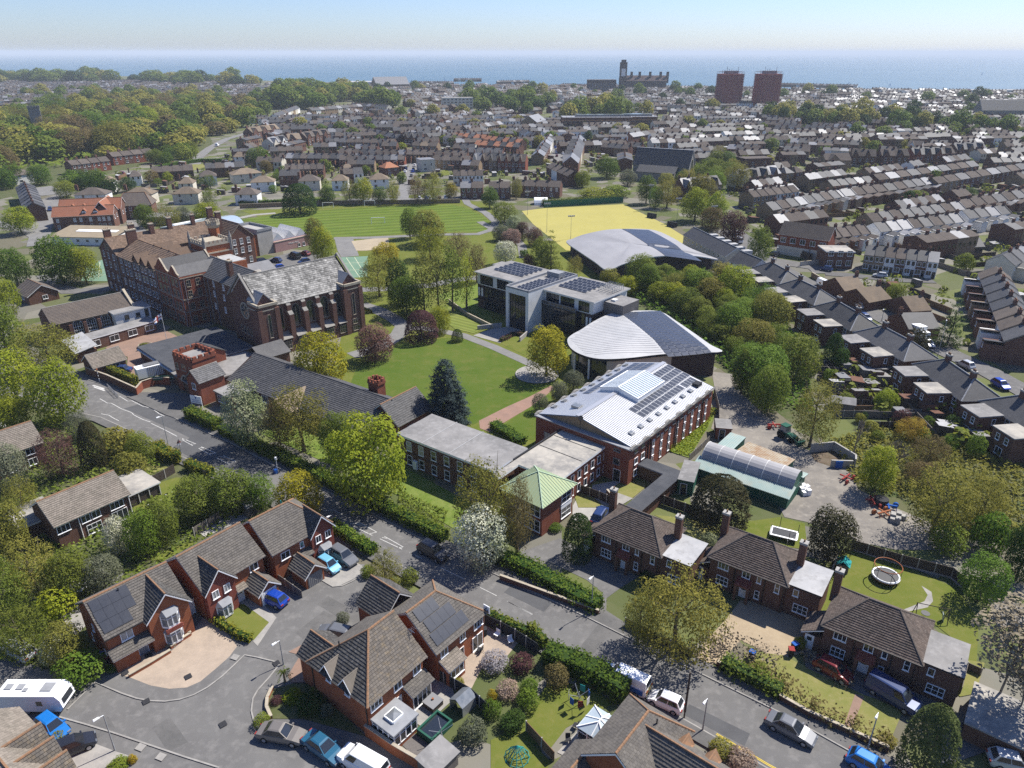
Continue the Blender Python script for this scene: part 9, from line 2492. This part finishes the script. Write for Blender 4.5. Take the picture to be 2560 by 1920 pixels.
for a in (('E7',(1192,1340),(1230,1040),'dark wooden telegraph pole beside the white car'),('B7',(645,915),(665,785),'wooden pole on the long street'),('B7',(500,670),(520,490),'wooden pole at the white gabled corner'),('B7',(1660,590),(1680,480),'wooden pole by the black barn')):
 post('telegraph_pole',a[0],a[1],a[2],a[3],'pole','wood','timber_dark')
t,h=post('belisha_beacon','C1',(790,180),(770,82),'black and white striped beacon with an orange globe at the crossing','beacon','x','white')
mb=MB()
for i in range(4):
 mb.tube((0,0,.4+i*.7),(0,0,.75+i*.7),.075,.075,8)
mb.put('black_bands',M.black,t)
mb=MB()
mb.tube((0,0,h),(0,0,h+.2),.12,.2,10)
mb.tube((0,0,h+.2),(0,0,h+.42),.2,.08,10)
mb.put('globe',M.orange,t)
t,h=post('road_sign','C1',(1435,745),(1408,620),'white triangular warning sign on a thin post by the corner hedge','sign','x')
mb=MB()
mb.slab([(-.4,-.1,h-.9),(.4,-.1,h-.9),(0,-.1,h-.2)],.04)
mb.put('red_triangle',M.red,t)
mb=MB()
mb.slab([(-.24,-.13,h-.8),(.24,-.13,h-.8),(0,-.13,h-.38)],.02)
mb.box(-.3,-.14,h-1.3,.3,-.1,h-1.0)
mb.put('white_plate',M.white,t)
t,h=post('crossing_lamp','C2',(300,890),(287,785),'white globe on a short post with a blue bag at the road edge','beacon','x','white')
mb=MB()
mb.tube((0,0,h),(0,0,h+.4),.2,.2,10)
mb.put('globe',M.white,t)
mb=MB()
mb.box(.1,-.3,0,.6,.3,.8)
mb.put('blue_bag',M.blue,t)
# school sign, flagpole and gate sign
p,q=S('C1',1518,372,0),S('C1',1588,372,0)
t=thg('school_sign','white school sign with a dark crest and lines of writing on two posts','sign',p,R(-20))
mb=MB()
mb.box(0,0,1.0,2.6,.08,2.6)
mb.box(.02,.02,0,.12,.1,1)
mb.box(2.48,.02,0,2.58,.1,1)
mb.put('board',M.white,t)
mb=MB()
mb.face([(1.15,-.01,2.45),(1.15,-.01,2.1),(1.3,-.01,1.9),(1.45,-.01,2.1),(1.45,-.01,2.45)])
for z,w in ((1.72,.9),(1.5,.7),(1.25,1.0)):
 for i in range(int(w*14)):
  x=1.3-w+i*w*2/(w*14);mb.face([(x,-.01,z),(x+.09,-.01,z),(x+.09,-.01,z+.1),(x,-.01,z+.1)])
mb.put('crest_and_writing',M.blue,t)['kind']='stuff'
p,q=S('C1',1195,168,1.0),S('C1',1320,160,1.0)
t=thg('gate_banner','dark green banner with pale lettering on the gate wall','banner',(p[0],p[1],0),atan2(q[1]-p[1],q[0]-p[0]))
mb=MB()
mb.box(0,0,1.1,5.0,.06,2.0)
mb.put('cloth',M.container_green,t)
mb=MB()
for i in range(22):
 mb.box(.4+i*.19,-.01,1.5+(.02 if i%3 else 0),.52+i*.19,0,1.7)
mb.put('lettering',M.offwhite,t)['kind']='stuff'
t,h=post('flagpole','B4',(1325,1300),(1275,1050),'tall white flagpole with a red white and blue flag in the paved court','flagpole','x','offwhite')
mb=MB()
fl=lambda x,z:(x*.9,-.25*sin(x*2.2),h-.15-z*.95-x*.35)
mb2=MB()
for i in range(8):
 for j in range(5):
  x0,x1,z0,z1=i*.28,(i+1)*.28,j*.28,(j+1)*.28;c=1 if (j==2 or i in (3,4)) else (2 if (j in (1,3) or i in (2,5) or (i+j)%4==0) else 0)
  mb.face([fl(x0,z0),fl(x1,z0),fl(x1,z1),fl(x0,z1)],c)
mb.put('flag',[M.blue,M.red,M.white],t)
# ------------------------------------------------------------------ fences and walls, panel by panel
def fence(k,pts,h,m,label,pan=1.8,posts='concrete',name='fence',board=False,cat='fence'):
 P=SS(k,pts);o=P[0];t=thg(name,label,cat,o);pm,qm=MB(),MB();pm.box(0,-.03,.25 if board else .05,1,.03,h)
 for i in range(1,6):
  pm.box(0,-.045,h*i/6-.02,1,.045,h*i/6)
 qm.box(-.06,-.06,0,.06,.06,h+.08);gm=MB();gm.box(0,-.04,0,1,.04,.25)
 pm,qm,gm=pm.mesh('panel',[M[m]]),qm.mesh('post',[M[posts]]),gm.mesh('gravel_board',[M.concrete])
 for a,b in zip(P[:-1],P[1:]):
  L=hypot(b[0]-a[0],b[1]-a[1]);n=max(1,int(round(L/pan)));an=atan2(b[1]-a[1],b[0]-a[0])
  for i in range(n):
   x,y=a[0]+(b[0]-a[0])*i/n-o[0],a[1]+(b[1]-a[1])*i/n-o[1];inst('panel',pm,t,(x,y,0),an,(L/n,1,1));inst('post',qm,t,(x,y,0),an)
   if board:
    inst('gravel_board',gm,t,(x,y,0),an,(L/n,1,1))
 return t
def wline(k,pts,h,m,label,w=.25,cap='stone',name='garden_wall'):
 P=SS(k,pts);o=P[0];t=thg(name,label,'wall',o);mb,cb=MB(),MB()
 for a,b in zip(P[:-1],P[1:]):
  a,b=[(p[0]-o[0],p[1]-o[1],0) for p in (a,b)];mb.bar(a,b,w,h);cb.bar((*a[:2],h),(*b[:2],h),w+.08,.08)
 mb.put('wall',M[m],t);cb.put('coping',M[cap],t)
 return t
for a in (('E8',[(690,245),(1010,345),(1340,430),(1440,520)],1.7,'timber_dark','dark panel fence with concrete boards behind the trampoline lawn',1.8,'concrete','fence',True),('E8',[(600,320),(510,550),(430,680)],1.6,'timber_grey','grey side fence between the last two hipped houses'),('C3',[(1375,1275),(1530,1330),(1700,1390),(1880,1455)],1.6,'timber_dark','brown fence with pale posts below the round yew'),('F2',[(640,1500),(840,1570),(1000,1640)],1.5,'timber_dark','brown fence beside the blue car yard'),('E6',[(1725,560),(1850,620),(1960,680),(2130,790)],1.7,'fence_black','black panel fence along the main road behind the terrace'),('E6',[(1330,960),(1500,1060),(1620,1130),(1760,1260)],1.6,'fence_black','black fence between the two paved terraces'),('E5',[(2000,185),(2110,260),(2230,345)],1.3,'timber_grey','grey fence between the drives of the red houses'),('C1',[(1540,1400),(1740,1270),(1925,1130),(2060,1080)],1.6,'timber_grey','weathered grey fence behind the washing line'),('C1',[(1215,985),(1310,935),(1385,890)],1.6,'timber_dark','brown fence at the top of the littered lawn'),('C1',[(1500,870),(1640,940)],1.5,'timber_grey','short fence below the yellow green hedge'),('F2',[(1800,1160),(1920,1050),(2010,960)],1.3,'timber_grey','pale weathered palings beside the grass bank'),('F2',[(2060,900),(2110,800),(2110,640),(2060,440)],1.5,'timber_grey','palings at the far end of the grass bank'),('E7',[(170,1420),(270,1530),(350,1620)],1.4,'timber_warm','warm brown fence beside the patio at the bottom'),('E7',[(810,745),(960,820),(1100,890),(1240,955)],1.4,'timber_dark','brown fence under the spiky green tree'),('C4',[(740,440),(1000,450),(1440,450)],1.5,'timber_grey','upper garden fence behind the street'),('C4',[(850,525),(1150,530),(1430,510)],1.5,'timber_dark','second garden fence behind the street'),('C4',[(700,615),(1100,610),(1530,605)],1.5,'timber_grey','third garden fence behind the street'),('C4',[(900,700),(1300,705),(1650,690)],1.5,'timber_dark','lowest garden fence behind the street'),('C4',[(560,220),(820,225),(1000,200)],1.5,'timber_dark','topmost garden fence behind the street'),('B6',[(505,218),(720,205),(930,192),(1130,180)],2.6,'green_net','green windbreak screen at the far side of the yellow pitch',3,'green_net'),('E8',[(1530,1060),(1440,1020),(1400,1180)],1.0,'timber_grey','low fence beside the last hipped house'),):fence(*a)
for a in (('E6',[(815,1410),(1030,1560),(1250,1690)],1.5,'brick_orange','orange brick garden wall beside the parked saloons'),('C4',[(520,890),(700,870),(870,975),(870,1010)],1.6,'concrete','pale concrete bay wall in the yard',.2,'concrete'),('C4',[(680,1005),(850,1010)],1.3,'concrete','concrete bay wall with a blue door',.2,'concrete'),('E7',[(0,440),(330,560),(640,670)],.8,'brick_brown','low brick wall below the shaggy green hedge'),('E8',[(-180,1000),(0,1090),(400,1320),(930,1560)],.8,'brick_brown','low brick wall below the brown twiggy hedge'),('B5',[(0,225),(700,195),(1300,190),(1740,182)],1.8,'brick_stock','long wall at the top of the striped field'),('C1',[(690,120),(860,180),(1080,280)],1.8,'brick_brown','brick wall beside the zebra crossing'),('C1',[(1085,285),(1130,230),(1250,190),(1350,200)],1.7,'brick_red','curved red brick wall at the school gate'),('B7',[(530,765),(720,880),(950,990),(1230,1020)],1.5,'brick_stock','brick wall along the long street'),('E5',[(955,930),(1110,840),(1262,745)],.5,'brick_orange','low brick wall along the front path of the solar roofed house'),('E5',[(1262,720),(1330,670),(1408,620),(1390,595)],.5,'brick_orange','low brick planter edge below the bay window'),('E6',[(100,1055),(60,1140),(55,1210),(90,1290)],.5,'brick_orange','curved low brick wall around the corner bed'),('B7',[(440,680),(620,660)],1.4,'render_cream','cream yard wall behind the street corner'),('C3',[(1000,1250),(1070,1330),(1060,1370)],1.6,'brick_brown','brick pillar wall beside the blue car'),('B5',[(1650,970),(1800,1080),(2000,1180)],1.0,'stone','stone retaining wall beside the small striped lawn'),):wline(*a)
p=S('C4',720,1008)
mb=MB()
mb.box(-.1,-.22,.05,1.0,-.14,1.3)
tag(mb.put('blue_door',M.blue,None,p,R(-8)),'blue door leaning on the concrete bay wall','door')
# ------------------------------------------------------------------ garden things
def prop(name,label,cat,k,pt,parts,rz=0.0):
 t=thg(name,label,cat,S(k,*pt),rz)
 for pn,m,f in parts:
  mb=MB();f(mb);mb.put(pn,M[m],t)
 return t
def legs(n,r,h,w=.05):
 def f(mb):
  for i in range(n):
   a=2*pi*i/n+.4;mb.tube((cos(a)*r,sin(a)*r,0),(cos(a)*r,sin(a)*r,h),w,w,5)
 return f
def hoop(r,z,w,n=20,sx=1.0):
 def f(mb):
  for i in range(n):
   a,b=2*pi*i/n,2*pi*(i+1)/n;mb.tube((cos(a)*r*sx,sin(a)*r,z),(cos(b)*r*sx,sin(b)*r,z),w,w,5,0,False)
 return f
prop('trampoline','round trampoline with orange hoop and white rim on the back lawn','trampoline','E8',(912,440),[('mat','black',lambda mb:mb.ring(0,0,.72,.76,1.45,24)),('rim','white',hoop(1.6,.75,.13)),('legs','dark',legs(6,1.5,.75)),('net_poles','dark',legs(6,1.65,2.3,.03)),('hoop','orange',hoop(1.65,2.3,.06)),('skirt','orange',hoop(1.66,.6,.05))])
prop('trampoline','rectangular trampoline with a white edge below the dark round evergreen','trampoline','E8',(255,165),[('mat','black',lambda mb:mb.box(-1.6,-.9,.68,1.6,.9,.72)),('rim','white',lambda mb:[mb.box(-1.8,s*1.0-.14,.66,1.8,s*1.0+.14,.78) for s in (-1,1)]+[mb.box(s*1.72-.14,-.85,.665,s*1.72+.14,.85,.775) for s in (-1,1)]),('legs','steel',legs(4,1.6,.7)),('net_poles','dark',legs(4,1.9,2.2,.04))],R(-25))
prop('swing_set','metal swing frame with a round black seat behind the last hipped house','swing','E8',(1205,690),[('frame','timber_dark',lambda mb:[mb.tube((x,s*.8,0),(x,0,1.9),.05,.05,5) for x in (-1.7,1.7) for s in (-1,1)]+[mb.tube((-1.8,0,1.9),(1.8,0,1.9),.05,.05,5)]),('seat','black',lambda mb:mb.ring(-.6,0,.6,.66,.5,14)),('slide','sheet_green',lambda mb:mb.slab([(1.2,-.3,1.2),(1.2,.3,1.2),(1.4,.3,.1),(1.4,-.3,.1)],.06))],R(-20))
prop('playhouse','small play house with a turquoise roof in the lawn corner','playhouse','E8',(637,375),[('wall','timber_grey',lambda mb:mb.box(-.7,-.7,0,.7,.7,1.2)),('roof','teal',lambda mb:[mb.slab([(s*.85,-.85,1.15),(s*.85,.85,1.15),(0,.85,1.8),(0,-.85,1.8)],.06) for s in (-1,1)])],R(-30))
prop('parasol','large pale blue parasol behind the solar roofed house','parasol','E5',(600,340),[('pole','white',legs(1,0,2.3)),('canopy','offwhite',lambda mb:mb.tube((0,0,2.0),(0,0,2.5),1.5,.08,8))])
prop('gazebo','small square wire gazebo behind the solar roofed house','gazebo','E5',(740,250),[('frame','offwhite',legs(4,1.1,1.9)),('canopy','stone_grey',lambda mb:mb.tube((0,0,1.9),(0,0,2.3),1.3,.1,4))])
prop('rattan_table','dark square rattan cube table on the terrace','table','E6',(1330,1180),[('base','timber_dark',lambda mb:mb.box(-.75,-.75,0,.75,.75,.68)),('top','grey',lambda mb:mb.box(-.8,-.8,.68,.8,.8,.73)),('plant_pot','orange',lambda mb:mb.ring(.1,.1,.73,.9,.12,8))],R(52))
prop('hot_tub','dark green square tank beside the deck','hot tub','E6',(1345,1370),[('shell','container_green',lambda mb:[mb.box(-1.5,s*.95-.1,0,1.5,s*.95+.1,.85) for s in (-1,1)]+[mb.box(s*1.4-.1,-.85,0,s*1.4+.1,.85,.852) for s in (-1,1)]),('water','glass',lambda mb:mb.box(-1.3,-.85,.1,1.3,.85,.6))],R(52))
prop('greenhouse','small ridge greenhouse with grey glass beside the black fence','greenhouse','E6',(1560,1190),[('frame','steel',lambda mb:[mb.box(s*.9-.04,-1.0,0,s*.9+.04,1.0,1.3) for s in (-1,1)]),('glass','glass_pale',lambda mb:[mb.slab([(s*.95,-1.05,1.3),(s*.95,1.05,1.3),(0,1.05,1.95),(0,-1.05,1.95)],.03) for s in (-1,1)])],R(-40))
prop('garden_shed','grey roofed shed at the bottom of the terrace garden','shed','E6',(1370,1660),[('wall','timber_grey',lambda mb:mb.box(-1.5,-1.2,0,1.5,1.2,1.7)),('roof','felt',lambda mb:mb.slab([(-1.7,-1.35,1.72),(1.7,-1.35,1.72),(1.7,1.35,1.95),(-1.7,1.35,1.95)],.08))],R(50))
prop('garden_shed','grey shed behind the red house on the close','shed','C1',(1990,1200),[('wall','timber_grey',lambda mb:mb.box(-1.2,-1,0,1.2,1,1.7)),('roof','felt',lambda mb:[mb.slab([(-1.3,s*1.15,1.65),(1.3,s*1.15,1.65),(1.3,0,2.2),(-1.3,0,2.2)],.06) for s in (-1,1)])],R(50))
prop('garden_shed','white and grey garden shed among the back gardens','shed','C4',(770,540),[('wall','timber_grey',lambda mb:mb.box(-2,-1.6,0,2,1.6,1.8)),('roof','felt',lambda mb:[mb.slab([(-2.2,s*1.8,1.75),(2.2,s*1.8,1.75),(2.2,0,2.5),(-2.2,0,2.5)],.06) for s in (-1,1)])],R(-20))
prop('patio_table','round pale table on the patio at the bottom','table','E7',(530,1520),[('top','stone',lambda mb:mb.ring(0,0,.7,.76,.85,20)),('legs','dark',legs(4,.5,.7))])
for i,(x,y,lb) in enumerate(((440,1490,'dark patio chair left of the round table'),(500,1590,'pale patio chair below the round table'),(490,1400,'dark patio chair above the round table'))):
 prop('patio_chair',lb,'chair','E7',(x,y),[('seat','dark' if i!=1 else 'offwhite',lambda mb:mb.box(-.25,-.25,.42,.25,.25,.48)),('backrest','dark' if i!=1 else 'offwhite',lambda mb:mb.box(-.25,.22,.48,.25,.28,.95)),('legs','steel',legs(4,.3,.42,.03))],i*2.1)
for x,y,c,lb in ((1620,760,'dark','dark garden chair at the house wall on the terrace'),(1690,770,'dark','second dark garden chair on the terrace'),(1820,650,'white','white bench in the terrace corner'),(1925,700,'white','white chair by the black fence')):
 prop('garden_chair',lb,'chair','E6',(x,y),[('seat',c,lambda mb:mb.box(-.3,-.3,.4,.3,.3,.47)),('backrest',c,lambda mb:mb.box(-.3,.26,.47,.3,.32,.95)),('legs',c,legs(4,.36,.4,.03))],x*.01)
for k,x,y,c,lb in (('E7',510,1250,'navy','rotary dryer hung with dark washing on the lawn'),('E6',1395,1450,None,'empty rotary dryer beside the green tank')):
 t=prop('rotary_dryer',lb,'washing line',k,(x,y),[('pole','steel',legs(1,0,1.9,.04)),('arms','steel',lambda mb:[mb.tube((0,0,1.2),(cos(a)*1.2,sin(a)*1.2,1.85),.03,.03,4) for a in (.3,1.87,3.44,5.0)])])
 if c:
  for j in range(7):
   mb=MB();a=j*.9
   mb.slab([(cos(a)*1.1,sin(a)*1.1,1.75),(cos(a+.5)*1.1,sin(a+.5)*1.1,1.75),(cos(a+.5)*1.1,sin(a+.5)*1.1,.8+.1*(j%3)),(cos(a)*1.1,sin(a)*1.1,.8)],.03)
   mb.put('garment',M[('blue','teal','dark','grey','blue','red','offwhite')[j]],t)
prop('netting_frame','green netting pyramid on the lower lawn','netting','E7',(110,1590),[('net','teal',lambda mb:[mb.tube((0,0,1.6),(cos(a)*1.3,sin(a)*1.3,0),.04,.04,4) for a in np.arange(0,6.28,.52)]+[mb.tube((cos(a)*r,sin(a)*r,1.6-r*1.23),(cos(a+.52)*r,sin(a+.52)*r,1.6-r*1.23),.025,.025,3) for r in (.4,.8,1.2) for a in np.arange(0,6.28,.52)])])
for i,(k,x,y,c,lb) in enumerate((('E5',760,800,'blue','blue lidded bin beside the solar roofed house'),('E5',790,830,'red','red lidded bin beside the solar roofed house'),('E8',325,895,'blue','blue lidded bin at the edge of the gravel drive'),('E8',300,930,'red','red topped bin at the edge of the gravel drive'),('E7',1630,950,'blue','blue lidded bin among the leafless shrubs'),('E6',1720,640,'dark','dark bin by the terrace door'),('E6',1690,670,'concrete','grey cabinet by the terrace door'))):
 prop('wheelie_bin',lb,'bin',k,(x,y),[('body','dark',lambda mb:mb.hexa([(-.24,-.28,.05),(.24,-.28,.05),(.24,.28,.05),(-.24,.28,.05),(-.3,-.35,1.0),(.3,-.35,1.0),(.3,.35,1.0),(-.3,.35,1.0)])),('lid',c,lambda mb:mb.box(-.32,-.37,1.0,.32,.37,1.07))],i)
for k,x,y,w,lb in (('B5',1092,345,5.2,'white football goal in the middle of the striped field'),('B5',697,222,4.6,'goal frame at the top left of the striped field'),('B5',1025,207,4.6,'goal frame at the top middle of the striped field')):
 prop('football_goal',lb,'goal',k,(x,y),[('frame','white',lambda mb,w=w:[mb.tube((s*w/2,0,0),(s*w/2,0,2.4),.09,.09,6) for s in (-1,1)]+[mb.tube((-w/2,0,2.4),(w/2,0,2.4),.09,.09,6),mb.tube((-w/2,2,0),(w/2,2,0),.06,.06,5)]+[mb.tube((s*w/2,0,2.4),(s*w/2,2,0),.05,.05,5) for s in (-1,1)])],R(8))
for x,y,lb in ((1355,300,'upper dugout beside the yellow pitch'),(1515,370,'lower dugout beside the yellow pitch')):
 prop('dugout',lb,'shelter','B6',(x,y),[('shelter','dark',lambda mb:mb.hexa([(-2,-.7,0),(2,-.7,0),(2,.7,0),(-2,.7,0),(-2,-.4,2),(2,-.4,2),(2,.7,1.9),(-2,.7,1.9)]))],R(-50))
prop('polytunnel','small white polytunnel behind the yellow pitch','polytunnel','B6',(480,190),[('cover','white',lambda mb:[mb.face([(-3,3*cos(a),3*sin(a)),(3,3*cos(a),3*sin(a)),(3,3*cos(a+.4),3*sin(a+.4)),(-3,3*cos(a+.4),3*sin(a+.4))]) for a in np.arange(0,3.1,.4)]+[mb.face([(s*3,3*cos(a),3*sin(a)) for a in np.arange(0,3.2,.4)]) for s in (-1,1)])])
prop('stone_bed','round gravel bed under the golden tree','flower bed','B6',(450,1540),[('gravel','pave_grey',lambda mb:mb.ring(0,0,.16,.24,4.4,28)),('kerb','concrete',hoop(4.5,.2,.14,28))])
prop('guard_rail','grey pedestrian guard rail at the zebra crossing','railing','C1',(855,225),[('rails','steel',lambda mb:[mb.tube((0,0,z),(6.4,0,z),.04,.04,5) for z in (.25,1.0)]+[mb.tube((i*.2,0,.25),(i*.2,0,1.0),.018,.018,4) for i in range(33)]+[mb.tube((i*2.13,0,0),(i*2.13,0,1.05),.05,.05,5) for i in range(4)])],R(-47))
prop('planter','round stone planter in the paved court','planter','B4',(1150,1320),[('bowl','stone',lambda mb:mb.ring(0,0,0,.7,1.5,16)),('soil','soil',lambda mb:mb.ring(0,0,.7,.74,1.35,16))])
for i,(x,y) in enumerate(((1295,1075),(1320,1063),(1365,1040),(1270,1105),(1145,1140),(1165,1150),(1180,1130))):
 p=S('C1',x,y);mb=MB();mb.slab([(-.2,-.15,.05),(.2,-.1,.06),(.15,.2,.05),(-.2,.15,.08)],.03)
 tag(mb.put('litter_sheet',M.white,None,p,i),f'scrap of white litter on the back lawn, {ORD[i]} of seven','litter','scraps of litter on the lawn')
 # ------------------------------------------------------------------ sea air
mb=MB()
mb.box(-50000,-1500,-27.5,50000,60000,90)
o=mb.put('haze',mat('haze',(1,1,1)))
o['kind']='stuff'
m=o.data.materials[0]
nt=m.node_tree
nt.nodes.clear()
mo_=nt.nodes.new('ShaderNodeOutputMaterial')
pv=nt.nodes.new('ShaderNodeVolumePrincipled')
pv.inputs['Color'].default_value=(.82,.91,1.0,1)
pv.inputs['Density'].default_value=.000105
pv.inputs['Anisotropy'].default_value=0.0
nt.links.new(pv.outputs[0],mo_.inputs['Volume'])
